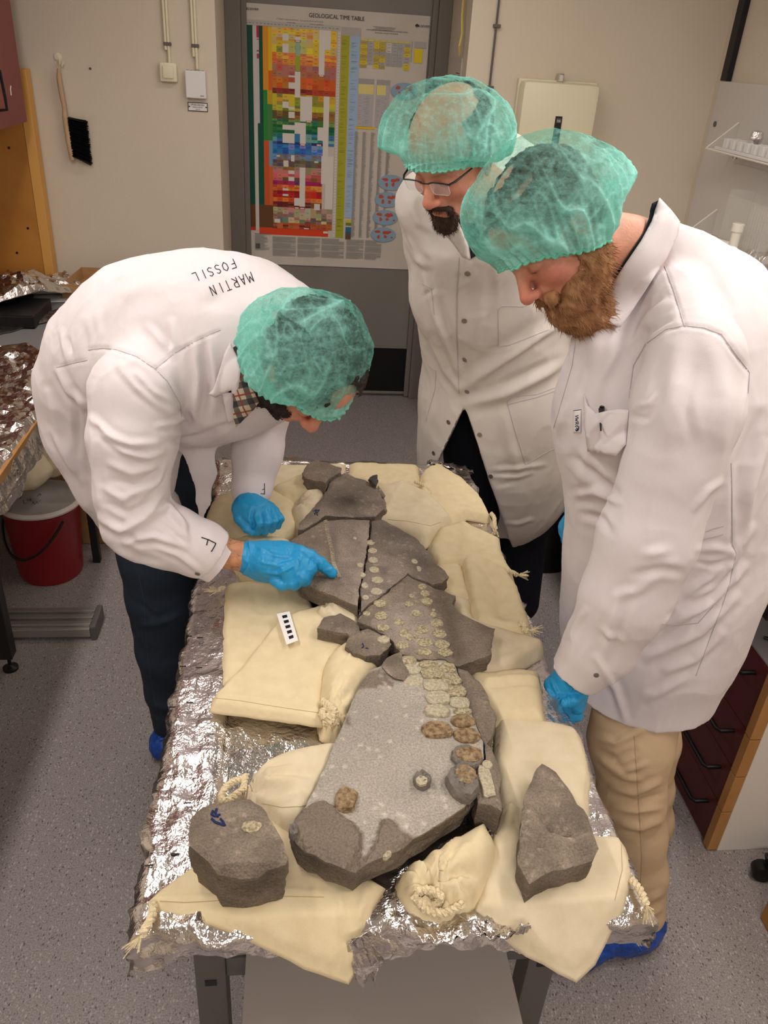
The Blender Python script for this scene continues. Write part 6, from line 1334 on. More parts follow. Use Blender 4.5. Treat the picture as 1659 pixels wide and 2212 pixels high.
# ------------------------------------------------------------------ the man on the right (side view, ginger beard)
def person_right():
    root = empty('person', (.80, 1.3, 0), 'bearded man at the right in a white coat, teal cap and khaki trousers, looking down', 'person')
    O = Vector((.441, 1.415, 1.712)); B = basis((-.596, -.349, -.723), (-.792, .106, .601))
    W = lambda p: Vector(np.array(O) + B @ np.array(p))
    neck = [(W((0, -.030, -.05)), .058), (PT(1358, 548, 1.42), .057), (PT(1405, 620, 1.42), .040)]
    V, Q, Lc, col = head_mesh(O, B, 1.0, neck, cheeks=.75, brow=.35)
    bd = body_mesh([CH((1450, 660, 1.42, 60), (1450, 800, 1.42, 150), (1440, 1100, 1.42, 160), (1420, 1350, 1.4, 150)), CH((1490, 770, 1.25, 60), (1400, 1110, 1.19, 52), (1270, 1400, 1.17, 36)), CH((1390, 1450, 1.34, 55), (1362, 1720, 1.24, 50), (1388, 1960, 1.21, 32)),
                    CH((1470, 760, 1.60, 60), (1340, 980, 1.62, 45), (1262, 1110, 1.6, 32)), CH((1400, 1420, 1.46, 45), (1398, 1600, 1.50, 40), (1404, 1760, 1.50, 26))])
    Vb, Qb, Cb = join_np([(V, Q, col), bd]); b = link_np('body', Vb, Qb, M['skin'], root); set_col(b.data, Cb)
    N = normals(V, Q); x, y, z = Lc.T
    hm = (z > .012 - y * .25) & (y < .052 + .2 * z) & (z > -.02) & (np.hypot(x, y + .005) > .030 + .03 * (z < .10)) | ((y < -.03) & (z > -.045))
    sub_shell('hair', V, Q, hm & (z < .16), .003, M['hair_grey'], root, .004, 3)
    # beard: a volume with loose hairs
    bv_ = Vol(np.array(O) - .24, np.array(O) + .2, .004); E = lambda c, r, k=.03: bv_.ell(W(c), r, B, k)
    E((0, .060, -.125), (.046, .040, .040)); E((0, .056, -.155), (.038, .032, .040)); E((0, .088, -.098), (.032, .014, .02))
    for s_ in (-1, 1): E((s_ * .040, .034, -.086), (.024, .042, .032)); E((s_ * .060, .004, -.060), (.013, .020, .034)); E((s_ * .069, -.004, -.035), (.009, .012, .03)); E((s_ * .018, .092, -.063), (.016, .009, .008), .012)
    Vq, Qq = bv_.mesh(1); Nq = normals(Vq, Qq); Vq = Vq + Nq * (.006 * ridged(Vq, 60, 3, 2, 1.5) + .004 * fbm(Vq, 30, 2, 3))[:, None]
    bo = link_np('beard', Vq, Qq, M['beard_red'], root); L2 = (Vq - np.array(O)) @ B; dn = -B[:, 2]
    strands('beard_hair', Vq, Nq, lambda p, n: n * .6 + dn * 1.0, 5200, .016, M['beard_red'], bo, 1, .0007, .45)
    # coat
    FL = [([(1478, 704), (1520, 708), (1558, 722), (1589, 765), (1619, 805)], 5, -.003), ([(1478, 704), (1438, 712), (1395, 743), (1368, 790), (1359, 860)], 5, -.003), ([(1440, 652), (1405, 680), (1372, 735)], 9, .006), ([(1446, 690), (1400, 716), (1362, 760)], 8, -.004), ([(1435, 575), (1457, 633), (1478, 704)], 4, -.002),
          ([(1300, 640), (1262, 720), (1240, 820)], 18, -.005), ([(1340, 740), (1300, 820), (1290, 860)], 16, .005), ([(1462, 760), (1452, 860), (1440, 980)], 26, .006), ([(1540, 750), (1568, 860), (1556, 980)], 24, .005), ([(1370, 880), (1400, 870), (1415, 850)], 8, .005), ([(1364, 900), (1395, 905), (1412, 885)], 7, -.004),
          ([(1330, 1288), (1375, 1276), (1412, 1252)], 11, .0035), ([(1332, 1290), (1322, 1350), (1304, 1425)], 11, .0035), ([(1350, 1300), (1340, 1360), (1322, 1430)], 12, -.003), ([(1262, 1318), (1244, 1350), (1232, 1375)], 8, .005), ([(1300, 1360), (1345, 1385)], 8, .004), ([(1370, 1240), (1430, 1230), (1470, 1235)], 10, -.005), ([(1390, 1200), (1440, 1190)], 12, .004), ([(1500, 800), (1480, 880), (1500, 960)], 12, -.003),
          ([(1579, 1000), (1581, 1061), (1582, 1175), (1590, 1196), (1576, 1261), (1561, 1307), (1503, 1460)], 4, -.003), ([(1625, 1140), (1570, 1225), (1490, 1285)], 11, .007), ([(1608, 1225), (1545, 1300), (1440, 1350)], 10, .007), ([(1590, 1290), (1510, 1368), (1400, 1420)], 11, .007), ([(1600, 1180), (1540, 1255), (1470, 1310)], 8, -.005), ([(1585, 1262), (1520, 1330), (1430, 1385)], 8, -.005),
          ([(1508, 1188), (1545, 1184), (1585, 1194)], 9, .004), ([(1505, 1215), (1540, 1222), (1580, 1210)], 6, -.004), ([(1500, 1290), (1540, 1270), (1565, 1240)], 7, .005), ([(1560, 1370), (1500, 1425), (1440, 1450)], 10, .006), ([(1237, 985), (1290, 1035), (1330, 1062)], 12, -.007), ([(1245, 1070), (1290, 1062), (1335, 1085)], 9, .006), ([(1260, 1110), (1300, 1120), (1320, 1150)], 9, -.005),
          ([(1288, 1420), (1330, 1490), (1352, 1560)], 9, .005), ([(1400, 1510), (1480, 1465)], 10, .005), ([(1640, 900), (1600, 1000), (1590, 1100)], 14, -.006), ([(1655, 960), (1620, 1060), (1610, 1150)], 12, .006), ([(1500, 1100), (1530, 1060), (1560, 1040)], 8, .004), ([(1240, 860), (1216, 900), (1204, 930)], 12, .004), ([(1300, 900), (1270, 980), (1255, 1040)], 14, .004),
          ([(1540, 560), (1590, 660), (1610, 760)], 18, .003), ([(1270, 760), (1250, 840), (1225, 900)], 9, -.003)]
    zh = onY(1370, 1572, 1.22).z
    torso = [(CH((1470, 610, 1.42, 88), (1480, 690, 1.42, 150), (1460, 790, 1.42, 212), (1432, 900, 1.42, 226), (1446, 1000, 1.42, 212), (1442, 1100, 1.42, 204), (1432, 1220, 1.42, 205), (1404, 1350, 1.40, 184), (1374, 1480, 1.38, 152), (1352, 1640, 1.38, 142)), .05, ((0, 1, 0), 1.05)),
             (CH((1440, 520, 1.42, 50), (1560, 640, 1.44, 80), (1600, 780, 1.44, 90)), .05, None), (CH((1360, 640, 1.40, 40), (1300, 740, 1.38, 60), (1280, 860, 1.40, 80)), .04, None),
             (CH((1460, 640, 1.34, 70), (1500, 780, 1.23, 108), (1484, 880, 1.20, 122), (1452, 1000, 1.18, 108), (1400, 1160, 1.16, 108), (1352, 1290, 1.15, 100), (1296, 1395, 1.155, 80), (1238, 1462, 1.16, 60)), .018, None),
             (CH((1480, 650, 1.50, 70), (1480, 760, 1.62, 90), (1380, 940, 1.64, 85), (1290, 1060, 1.60, 60), (1262, 1130, 1.58, 44)), .018, None)]
    ce = PT(1240, 1458, 1.16); cd = (ce - PT(1296, 1395, 1.155)).normalized()
    V2, Q2 = coat_mesh(torso, .0052, .05, FL, cuts=[((0, 0, zh), (0, 0, -1))], wedges=[[(ce, cd * -1), (ce + Vector((0, .09, 0)), (0, 1, 0)), (ce + Vector((.09, 0, 0)), (1, 0, 0))]] if True else (), seed=21)
    coat = link_np('lab_coat', V2, Q2, M['coat'], root); bv = bvh_np(V2, Q2); bvb = bvh_np(Vb, Qb)
    # turned-down collar, leaf by leaf
    panel('collar', [(1424, 428), (1447, 452), (1468, 480), (1462, 510), (1440, 556), (1400, 618), (1368, 668), (1339, 707), (1310, 696), (1283, 682), (1312, 630), (1348, 574), (1385, 520), (1408, 478), (1418, 446)], [bv, bvb], .014, M['coat'], coat, 1.36, 6, .003, .004)
    panel('lapel', [(1283, 684), (1300, 693), (1262, 708), (1247, 714), (1240, 712), (1245, 700), (1262, 692)], [bv, bvb], .008, M['coat'], coat, 1.38, 5, .002, 0)
    panel('shirt_collar', [(1408, 440), (1424, 432), (1420, 470), (1398, 512), (1372, 548), (1340, 592), (1332, 590), (1362, 545), (1392, 500), (1402, 470)], [bv, bvb], .006, M['shirt_navy'], root, 1.38, 5, .003, 0)
    seams(bv, [[(1478, 704), (1520, 708), (1558, 722), (1589, 765), (1619, 805), (1616, 850)], [(1478, 704), (1438, 712), (1395, 743), (1368, 790), (1359, 860)], [(1436, 575), (1457, 633), (1478, 704)], [(1579, 1000), (1581, 1061), (1582, 1175), (1590, 1196), (1576, 1261), (1561, 1307), (1503, 1460)], [(1430, 1348), (1455, 1352), (1508, 1346), (1540, 1310)], [(1247, 716), (1236, 790), (1204, 900), (1196, 925)]], coat, .0008)
    # chest pocket with a pen, small woven label
    pk = panel('chest_pocket', [(1262, 850), (1270, 876), (1288, 893), (1310, 888), (1335, 884), (1358, 886), (1352, 960), (1330, 985), (1270, 975), (1262, 920)], bv, .004, M['coat'], coat, 1.25, 7, .0016, .003)
    bvp = [bv, bvh_obj(pk)]
    p1, n1 = hit(bvp, 1303, 884, .006); p2, _n = hit(bvp, 1307, 929, .005)
    pen = empty('pen', p2, 'black pen clipped in the chest pocket of the man at the right', 'pen'); MB().tube([p1 + Vector((0, 0, .006)), p1, p1 + (p2 - p1) * .25], [.004, .0055, .005], 12).build('cap', M['black'], pen, True); MB().tube([p1 + n1 * .006 + (p2 - p1) * .1, p2 + n1 * .008], [.0024, .0016], 8).build('clip', M['black'], pen, True)
    lb = panel('woven_label', [(1240, 888), (1255, 886), (1254, 934), (1239, 936)], bv, .003, M['paper'], coat, 1.25, 5, .0006, 0); bl = [bvh_obj(lb), bv]; g = MB()
    for pl in ([(1250, 897), (1243, 899.5), (1250, 902)], [(1250, 903), (1243, 904.5), (1248, 906.5), (1243, 908), (1250, 910)], [(1243, 912), (1250, 912), (1250, 915), (1247, 916), (1246, 912)], [(1246, 914), (1243, 917)]): stroke(g, bl, pl, .0006, .0008, 1.5)
    for pl in ([(1243, 921), (1247, 919), (1251, 922), (1250, 928), (1246, 931), (1243, 927)], [(1245, 924), (1249, 926), (1246, 929)]): stroke(g, bl, pl, .0009, .0008, 1.5)
    stroke(g, bl, [(1239, 887), (1256, 885)], .0006, .0008, 2); g.build('label_print', M['inkblue'], lb)
    seams(bv, [[(1525, 1148), (1540, 1142), (1562, 1136)], [(1520, 1164), (1540, 1160), (1562, 1154)]], coat, .0012, 'pocket_hem')
    # cuff
    cf = MB(); cuff(cf, PT(1272, 1423, 1.155), cd, .0505, .0460, .031, .003, 1); cfo = cf.build('cuff', M['coat'], coat, True); bc = [bvh_obj(cfo), bv]; snaps(bc, [(1288, 1458)], cfo, .005)
    g = MB(); stroke(g, bc, [(1199, 1388), (1204, 1404)], .0007, .0006, 2); stroke(g, bc, [(1200, 1398), (1208, 1392)], .0007, .0006, 2); g.build('cuff_letter', M['ink'], cfo)
    # hanging gloved fist (near) and the far one
    Yh = 1.165
    palm = [CH((1228, 1478, Yh, 40), (1212, 1500, Yh, 42), (1206, 1522, Yh, 36)), CH((1236, 1490, Yh, 34), (1232, 1520, Yh, 32))]
    fing = [CH((1192, 1512, Yh + .02, 18), (1188, 1545, Yh + .02, 16), (1212, 1556, Yh + .005, 14), (1226, 1536, Yh, 13)), CH((1208, 1518, Yh - .002, 18), (1206, 1551, Yh - .005, 16), (1228, 1556, Yh - .012, 14), (1238, 1538, Yh - .01, 12)),
            CH((1222, 1516, Yh - .022, 17), (1228, 1546, Yh - .026, 15), (1246, 1546, Yh - .028, 13), (1248, 1528, Yh - .02, 11)), CH((1236, 1508, Yh - .034, 15), (1247, 1530, Yh - .036, 13), (1254, 1520, Yh - .030, 11)), CH((1238, 1478, Yh - .02, 19), (1254, 1498, Yh - .03, 14), (1240, 1514, Yh - .045, 12), (1222, 1518, Yh - .045, 11))]
    glove('glove', [palm, fing], root, seed=4, FL=[([(1190, 1470), (1205, 1500), (1200, 1540)], 4, .0022), ([(1240, 1478), (1228, 1500), (1232, 1530)], 4, .0022), ([(1182, 1490), (1196, 1510)], 4, .002)])
    glove('glove', [[CH((1248, 1110, 1.58, 24), (1238, 1140, 1.57, 28), (1236, 1165, 1.56, 24))], [CH((1228, 1130, 1.55, 12), (1226, 1165, 1.54, 11), (1236, 1188, 1.54, 10)), CH((1240, 1140, 1.54, 12), (1242, 1175, 1.53, 11), (1248, 1192, 1.53, 9)), CH((1246, 1120, 1.56, 11), (1228, 1105, 1.56, 10))]], root, res=.003, seed=6)
    # trousers and shoe covers
    lo = [CH((1384, 1440, 1.34, 70), (1376, 1530, 1.30, 84), (1362, 1600, 1.27, 87), (1366, 1720, 1.24, 67), (1374, 1800, 1.235, 60), (1388, 1880, 1.225, 50), (1389, 1968, 1.215, 47)), CH((1400, 1420, 1.46, 60), (1398, 1600, 1.50, 66), (1400, 1700, 1.50, 50), (1405, 1770, 1.50, 44), (1408, 1850, 1.50, 42))]
    l1, h1 = bounds(lo, .03); v = Vol(l1, h1, .0055)
    for c in lo: v.chain(c, .03)
    v.cut((0, 0, .045), (0, 0, -1)); Vt, Qt = v.mesh(2); Nt = normals(Vt, Qt); Vt = Vt + Nt * (.004 * fbm(Vt * np.array([1, 1, 1.3]), 14, 3, 5))[:, None]
    Vt = folds(Vt, Qt, [([(1285, 1620), (1330, 1640), (1370, 1620)], 9, -.006), ([(1275, 1590), (1330, 1605), (1400, 1570)], 9, .006), ([(1320, 1700), (1370, 1712), (1425, 1690)], 8, .007), ([(1322, 1722), (1375, 1735), (1428, 1716)], 7, -.006), ([(1325, 1745), (1370, 1752), (1425, 1745)], 8, .006), ([(1340, 1780), (1385, 1788), (1425, 1775)], 8, .006), ([(1345, 1800), (1385, 1806)], 7, -.004), ([(1310, 1660), (1350, 1680), (1385, 1685)], 8, .005), ([(1350, 1930), (1390, 1950), (1428, 1930)], 8, .005), ([(1370, 1580), (1378, 1700), (1385, 1850), (1382, 1960)], 3, -.0015), ([(1300, 1645), (1345, 1668), (1395, 1650)], 7, .005), ([(1342, 1965), (1385, 1985), (1425, 1965)], 8, .006)])
    M['khaki_seam'] = mat('khaki_seam', rgb(176, 150, 120), .9)
    tr = link_np('trousers', Vt, Qt, M['khaki'], root); bt = bvh_np(Vt, Qt); seams(bt, [[(1370, 1590), (1376, 1680), (1380, 1740), (1386, 1850), (1382, 1960)]], tr, .0008, 'side_seam', 'khaki_seam')
    he = onz(1420, 2000, .03); to = onz(1165, 2052, .03); shoe_cover(root, (he.x, he.y, 0), (to.x, to.y, 0), .135, .115, seed=2); 
    fa = PT(1407, 1830, 1.50); shoe_cover(root, (fa.x + .025, 1.50, 0), (fa.x - .25, 1.47, 0), .12, .10, seed=3)
    # cap
    bouffant(root, O, B, (0, -.027, .020), (.120, .156, .127), ((0, .09, .052), (0, -.44, .90)), 31, sag=.075, sagw=.075, inner=(.098, .118, .100), axes=[(1, 0, 0), (0, .61, .79), (0, -.79, .61)])
person_right()

# ------------------------------------------------------------------ the man at the back (glasses, goatee)
def person_middle():
    root = empty('person', (.75, 2.45, 0), 'man with dark-rimmed glasses and goatee standing at the far end of the table', 'person')
    O = Vector((.329, 1.841, 1.783)); B = basis((-.565, -.609, -.558), (-.41, -.379, .829)); W = lambda p: Vector(np.array(O) + B @ np.array(p))
    neck = [(W((0, -.030, -.05)), .056), (PT(1040, 420, 1.98), .060), (PT(1050, 500, 2.08), .075)]
    V, Q, Lc, col = head_mesh(O, B, 1.0, neck, cheeks=.55, brow=.5, smile=1.0)
    bd = body_mesh([CH((1050, 480, 2.12, 80), (1060, 640, 2.22, 110), (1075, 800, 2.34, 90)), CH((905, 440, 2.15, 32), (930, 600, 2.28, 28), (985, 740, 2.42, 24)), CH((1190, 430, 2.15, 32), (1240, 620, 2.26, 28), (1250, 760, 2.40, 24)),
                    CH((1022, 950, 2.40, 50), (1015, 1100, 2.42, 42), (1012, 1330, 2.44, 30)), CH((1110, 950, 2.44, 50), (1128, 1100, 2.44, 42), (1120, 1300, 2.44, 30))])
    Vb, Qb, Cb = join_np([(V, Q, col), bd]); b = link_np('body', Vb, Qb, M['skin'], root); set_col(b.data, Cb); x, y, z = Lc.T
    hm = ((z > .0) & (y < .035 - .2 * z) & (np.abs(x) > .045) & (z < .09)) | ((y < -.055) & (z > -.05) & (z < .10)); sub_shell('hair', V, Q, hm, .002, M['hair_grey'], root, .004, 5)
    # goatee and moustache
    gv = Vol(np.array(O) - .2, np.array(O) + .18, .0035); E = lambda c, r, k=.02: gv.ell(W(c), r, B, k)
    E((0, .080, -.112), (.028, .022, .026)); E((0, .083, -.096), (.018, .012, .014))
    for s_ in (-1, 1): gv.cone(W((s_ * .004, .0975, -.0575)), W((s_ * .027, .086, -.068)), .0055, .0045, .008); gv.cone(W((s_ * .027, .086, -.068)), W((s_ * .024, .080, -.100)), .0045, .0065, .008)
    Vq, Qq = gv.mesh(1); Nq = normals(Vq, Qq); Vq = Vq + Nq * (.003 * ridged(Vq, 90, 3, 2, 1.5))[:, None]; bo = link_np('goatee', Vq, Qq, M['beard_dark'], root); dn = -B[:, 2]
    strands('goatee_hair', Vq, Nq, lambda p, n: n * .7 + dn, 1800, .010, M['beard_dark'], bo, 1, .0006, .4)
    # glasses
    g = empty('spectacles', W((0, .10, 0)), 'rectangular half-rim glasses worn by the man at the back', 'glasses'); fr = MB(); ls = []
    for s_ in (-1, 1):
        rim = [W((s_ * a, .104 - .10 * max(0, a - .03), c)) for a, c in ((.010, .010), (.020, .013), (.045, .012), (.058, .010))]; fr.tube(rim, .0016, 8); fr.tube([rim[-1], W((s_ * .066, .088, .009)), W((s_ * .078, .03, .004)), W((s_ * .081, -.005, .000)), W((s_ * .080, -.018, -.014))], [.0018, .0024, .0016, .0014, .0014], 8)
        lo_ = [W((s_ * a, .104 - .10 * max(0, a - .03), c)) for a, c in ((.0105, .009), (.030, .0115), (.056, .009), (.0555, -.010), (.050, -.0165), (.018, -.0165), (.0125, -.010))]; ls.append(lo_)
    fr.tube([W((-.011, .1045, .009)), W((0, .108, .011)), W((.011, .1045, .009))], .0014, 8); fr.build('frame', M['black'], g, True)
    for l in ls:
        MB().prism(l, Vector(B[:, 1]) * -.0014).build('lens', M['glass'], g); MB().tube(l[2:] + [l[0]], .0005, 5).build('lens_edge', M['white'], g, True)
    # coat
    FL = [([(925, 600), (942, 680), (975, 760), (996, 835)], 10, .008), ([(935, 740), (962, 800), (992, 845)], 8, .006), ([(950, 650), (965, 710), (990, 780)], 9, -.006), ([(1000, 842), (1080, 782), (1160, 728), (1235, 690)], 16, .010), ([(1010, 872), (1090, 852), (1180, 805), (1230, 765)], 14, .009), ([(1040, 826), (1120, 772), (1200, 716)], 9, -.007), ([(1090, 835), (1160, 800), (1220, 770)], 10, -.006),
          ([(994, 560), (988, 640), (988, 720), (992, 850)], 3, -.0025), ([(915, 640), (935, 625), (925, 600)], 6, -.003), ([(880, 520), (900, 560), (925, 580)], 8, .005), ([(920, 560), (935, 620), (945, 690)], 8, -.004), ([(1065, 1016), (1120, 1012), (1175, 1004)], 6, .004), ([(1062, 1030), (1120, 1030), (1150, 1020)], 5, .004), ([(1075, 1048), (1110, 1042)], 5, -.003), ([(1090, 1130), (1120, 1132), (1150, 1122)], 5, .003),
          ([(1040, 600), (1035, 680), (1020, 740)], 14, .004), ([(1090, 900), (1100, 960), (1120, 1020)], 12, .004), ([(935, 880), (920, 930), (915, 980)], 10, .003), ([(880, 430), (905, 480), (940, 500)], 10, .004)]
    ch = [(CH((1040, 420, 2.10, 90), (1035, 500, 2.12, 140), (1040, 620, 2.2, 150), (1062, 720, 2.28, 152), (1078, 860, 2.34, 170), (1074, 960, 2.36, 168), (1072, 1020, 2.38, 168)), .05, None), (CH((1085, 395, 2.20, 104), (1180, 430, 2.16, 80)), .05, None), (CH((930, 440, 2.10, 78), (1000, 430, 2.05, 70)), .05, None),
          (CH((905, 435, 2.14, 55), (925, 530, 2.20, 52), (952, 640, 2.30, 46), (1000, 760, 2.44, 40)), .02, None), (CH((1190, 430, 2.14, 62), (1240, 600, 2.22, 56), (1250, 760, 2.36, 44)), .02, None), (CH((1150, 960, 2.36, 95), (1140, 1050, 2.38, 80), (1124, 1110, 2.36, 54), (1108, 1165, 2.33, 20)), .03, None)]
    apex, l1, r1 = (1004, 880), (946, 1000), (1046, 1000)
    V2, Q2 = coat_mesh(ch, .006, .05, FL, wedges=[[eyeplane(apex, l1, (1100, 950)), (lambda n: (O0, n[1] * -1))(eyeplane(apex, (1080, 1110), (1100, 900))), (Vector((0, 2.36, 0)), (0, 1, 0)), eyeplane((900, 878), (1200, 878), (1000, 1100))]], seed=41)
    coat = link_np('lab_coat', V2, Q2, M['coatB'], root); bv = bvh_np(V2, Q2)
    panel('collar', [(905, 425), (930, 470), (962, 505), (1000, 556), (1016, 562), (1012, 530), (990, 480), (960, 440), (930, 400)], [bv, bvh_np(Vb, Qb)], .010, M['coatB'], coat, 2.0, 6, .003, .003)
    seams(bv, [[(992, 556), (986, 640), (986, 720), (992, 850)], [(1077, 748), (1076, 668), (1084, 661), (1130, 662), (1165, 648), (1190, 630)], [(1077, 748), (1100, 745), (1185, 712)], [(1095, 868), (1108, 856), (1160, 852), (1208, 834)], [(1095, 868), (1112, 930), (1135, 1004), (1175, 980), (1205, 965)], [(1096, 874), (1160, 858), (1206, 842)], [(908, 740), (926, 790), (942, 800), (940, 840), (920, 910)], [(911, 612), (932, 624), (938, 680)]], coat, .0010)
    snaps(bv, [(1010, 591), (1003, 693), (1004, 777), (1009, 846), (969, 912), (937, 979), (1036, 939), (1060, 1029)], coat, .0072)
    panel('shirt', [(1000, 505), (1015, 560), (1050, 540), (1050, 500), (1020, 480)], [bvh_np(Vb, Qb), bv], .004, M['shirt_navy'], root, 2.02, 6, .002, 0)
    lo = [CH((1022, 930, 2.40, 76), (1015, 1100, 2.42, 62), (1012, 1340, 2.44, 44)), CH((1110, 930, 2.44, 78), (1128, 1100, 2.44, 60), (1120, 1300, 2.44, 44))]; a_, b_ = bounds(lo, .03); v = Vol(a_, b_, .009)
    for c in lo: v.chain(c, .03)
    v.cut((0, 0, .05), (0, 0, -1)); Vt, Qt = v.mesh(1); link_np('trousers', Vt, Qt, M['navy'], root)
    for q in lo:
        p = q[-1][0]; shoe_cover(root, (p.x + .02, p.y + .05, 0), (p.x - .08, p.y - .22, 0), .11, .09, seed=7)
    bouffant(root, O, B, (.014, -.010, .025), (.148, .122, .122), ((0, .09, .050), (0, -.38, .92)), 53, opac=.0)
person_middle()

# ------------------------------------------------------------------ the man bending over the table from the left
def person_left():
    root = empty('person', (-.45, 1.9, 0), 'man bending over the table from the left and pointing at the fossil', 'person')
    O = Vector((.022, 1.479, 1.434)); B = basis((.299, -.285, -.911), (.625, -.662, .413)); W = lambda p: Vector(np.array(O) + B @ np.array(p))
    neck = [(W((0, -.030, -.05)), .056), (PT(545, 800, 1.56), .062), (PT(490, 780, 1.62), .080)]
    V, Q, Lc, col = head_mesh(O, B, 1.0, neck, cheeks=.25, brow=.9)
    bd = body_mesh([CH((490, 770, 1.64, 90), (400, 760, 1.72, 130), (270, 830, 1.82, 80)), CH((300, 800, 1.56, 60), (275, 1140, 1.46, 44), (400, 1185, 1.44, 36)), CH((560, 800, 1.84, 40), (566, 880, 1.83, 34), (556, 980, 1.79, 30), (544, 1075, 1.74, 25)), CH((318, 1110, 1.85, 40), (345, 1330, 1.87, 40), (364, 1560, 1.92, 24)), CH((396, 1080, 1.94, 34), (412, 1250, 1.96, 36), (420, 1480, 1.98, 26))])
    arm = Vol((-.30, 1.34, .88), (.05, 1.56, 1.12), .003)     # bare wrist between cuff and glove
    arm.chain(CH((420, 1184, 1.445, 36), (480, 1194, 1.44, 33), (515, 1201, 1.44, 30), (545, 1208, 1.44, 29)), .01); Va, Qa = arm.mesh(1); Ca = np.tile(np.array([lin(q) for q in (206, 148, 112)]), (len(Va), 1))
    Ca = Ca * (1 - .25 * np.clip(ridged(Va * np.array([1, 3, 3]), 40, 3, 1, 2), 0, 1))[:, None]
    Vb, Qb, Cb = join_np([(V, Q, col), bd, (Va, Qa, Ca)]); b = link_np('body', Vb, Qb, M['skin'], root); set_col(b.data, Cb); x, y, z = Lc.T
    Na = normals(Va, Qa); strands('arm_hair', Va[Va[:, 2] > .98], Na[Va[:, 2] > .98], lambda p, n: n * .4 + np.array([.8, 0, -.2]), 260, .012, M['hair_dark'], b, 3, .0003, .5)
    hm = (z > .014) & (y < .066 + .12 * (z - .06)) & ~((np.hypot(x - .012, z - .085) < .026) & (y > .03)) | ((y < -.02) & (z > -.05)); sub_shell('hair', V, Q, hm, .004, M['hair_dark'], root, .006, 5)
    bm_ = (z < -.012) & (y < .085) & (y > -.01) & (np.abs(x) > .030 - 1.2 * np.clip(-.085 - z, 0, 1)) & (z > -.14) & ((np.abs(x) > .052) | (z < -.070)); sub_shell('stubble_beard', V, Q, bm_, .0015, M['stubble'], root, .003, 6, 120)
    mk = bm_ & (np.abs(x) > 0); Nn = normals(V, Q); strands('beard_hair', V[mk], Nn[mk], lambda p, n: n + -B[:, 2] * .6, 2600, .007, M['stubble'], root, 2, .0005, .3)
    # coat
    FL = [([(191, 755), (223, 752), (250, 755), (295, 770), (335, 797), (362, 824), (389, 872)], 5, -.0035), ([(335, 797), (380, 761), (428, 734), (476, 713)], 4, -.003), ([(122, 794), (160, 784), (189, 778)], 4, -.002),
          ([(258, 790), (300, 838), (350, 878), (388, 896)], 9, .007), ([(292, 806), (330, 846), (378, 874)], 8, .006), ([(272, 800), (316, 846), (362, 884)], 7, -.005), ([(200, 905), (235, 940), (280, 960), (335, 958)], 9, .007), ([(222, 935), (270, 975), (320, 988), (352, 978)], 8, .007), ([(212, 925), (255, 962), (310, 978)], 6, -.005), ([(238, 1002), (285, 1022), (340, 1005)], 9, .006), ([(225, 1055), (268, 1078), (325, 1045)], 9, .006), ([(215, 1118), (262, 1148), (312, 1120), (352, 1068)], 10, .008), ([(240, 1035), (290, 1050), (345, 1020)], 8, -.005), ([(300, 1075), (338, 1045), (358, 1000)], 7, .005), ([(225, 1085), (275, 1108), (330, 1080)], 8, -.005),
          ([(270, 1172), (330, 1160), (400, 1180)], 8, .006), ([(330, 1112), (362, 1092), (400, 1135)], 9, .008), ([(375, 1108), (395, 1130), (405, 1165)], 7, .005), ([(340, 1182), (385, 1198), (430, 1232)], 7, .005), ([(350, 1130), (375, 1150), (395, 1175)], 7, -.005), ([(255, 1150), (300, 1172), (345, 1168)], 8, -.004), ([(205, 830), (198, 930), (205, 1030), (225, 1130)], 8, .003),
          ([(133, 715), (140, 755), (147, 785)], 7, .004), ([(146, 731), (152, 760)], 5, -.004), ([(125, 800), (150, 845), (182, 880)], 8, .007), ([(105, 850), (130, 950), (160, 1010)], 11, .006), ([(158, 842), (168, 900), (170, 980)], 9, -.005), ([(110, 930), (150, 1000), (180, 1040)], 9, .005), ([(419, 745), (432, 820), (418, 900)], 10, .008), ([(440, 740), (450, 830), (436, 905)], 9, -.006), ([(371, 695), (380, 745), (372, 770)], 8, .006), ([(320, 705), (345, 735), (372, 762)], 9, .005), ([(455, 740), (470, 830), (460, 910)], 12, .006), ([(395, 885), (410, 905), (395, 925)], 8, -.008), ([(340, 920), (375, 915), (400, 895)], 7, .006),
          ([(200, 700), (260, 640), (340, 610)], 20, .004), ([(440, 660), (470, 650), (490, 625)], 18, -.003), ([(360, 955), (430, 945), (500, 915)], 9, -.006), ([(250, 1190), (300, 1215), (350, 1225)], 8, .005), ([(180, 700), (185, 740), (190, 775)], 9, -.003), ([(215, 680), (215, 720), (205, 752)], 8, .003)]
    ch = [(CH((210, 850, 1.84, 118), (250, 800, 1.84, 150), (335, 768, 1.80, 192), (450, 755, 1.74, 200), (545, 748, 1.68, 174), (600, 755, 1.64, 126)), .06, None), (CH((200, 850, 1.84, 110), (208, 930, 1.84, 106), (250, 1030, 1.84, 90), (300, 1100, 1.86, 84), (340, 1180, 1.86, 80), (346, 1300, 1.86, 78)), .04, None),
          (CH((545, 700, 1.78, 110), (600, 720, 1.86, 95)), .05, None),
          (CH((330, 800, 1.60, 96), (296, 850, 1.54, 104), (288, 950, 1.50, 98), (285, 1060, 1.47, 82), (300, 1130, 1.455, 80), (370, 1160, 1.445, 74), (430, 1185, 1.44, 66), (480, 1205, 1.44, 58)), .015, None),
          (CH((560, 800, 1.84, 75), (566, 880, 1.82, 64), (556, 980, 1.78, 56), (544, 1055, 1.74, 44), (536, 1105, 1.72, 35)), .02, None), (CH((425, 960, 1.66, 40), (440, 1020, 1.65, 30), (440, 1080, 1.65, 18), (432, 1130, 1.65, 8)), .015, ((0, 1, 0), .4)), (CH((362, 960, 1.70, 34), (362, 1060, 1.70, 18)), .02, None)]
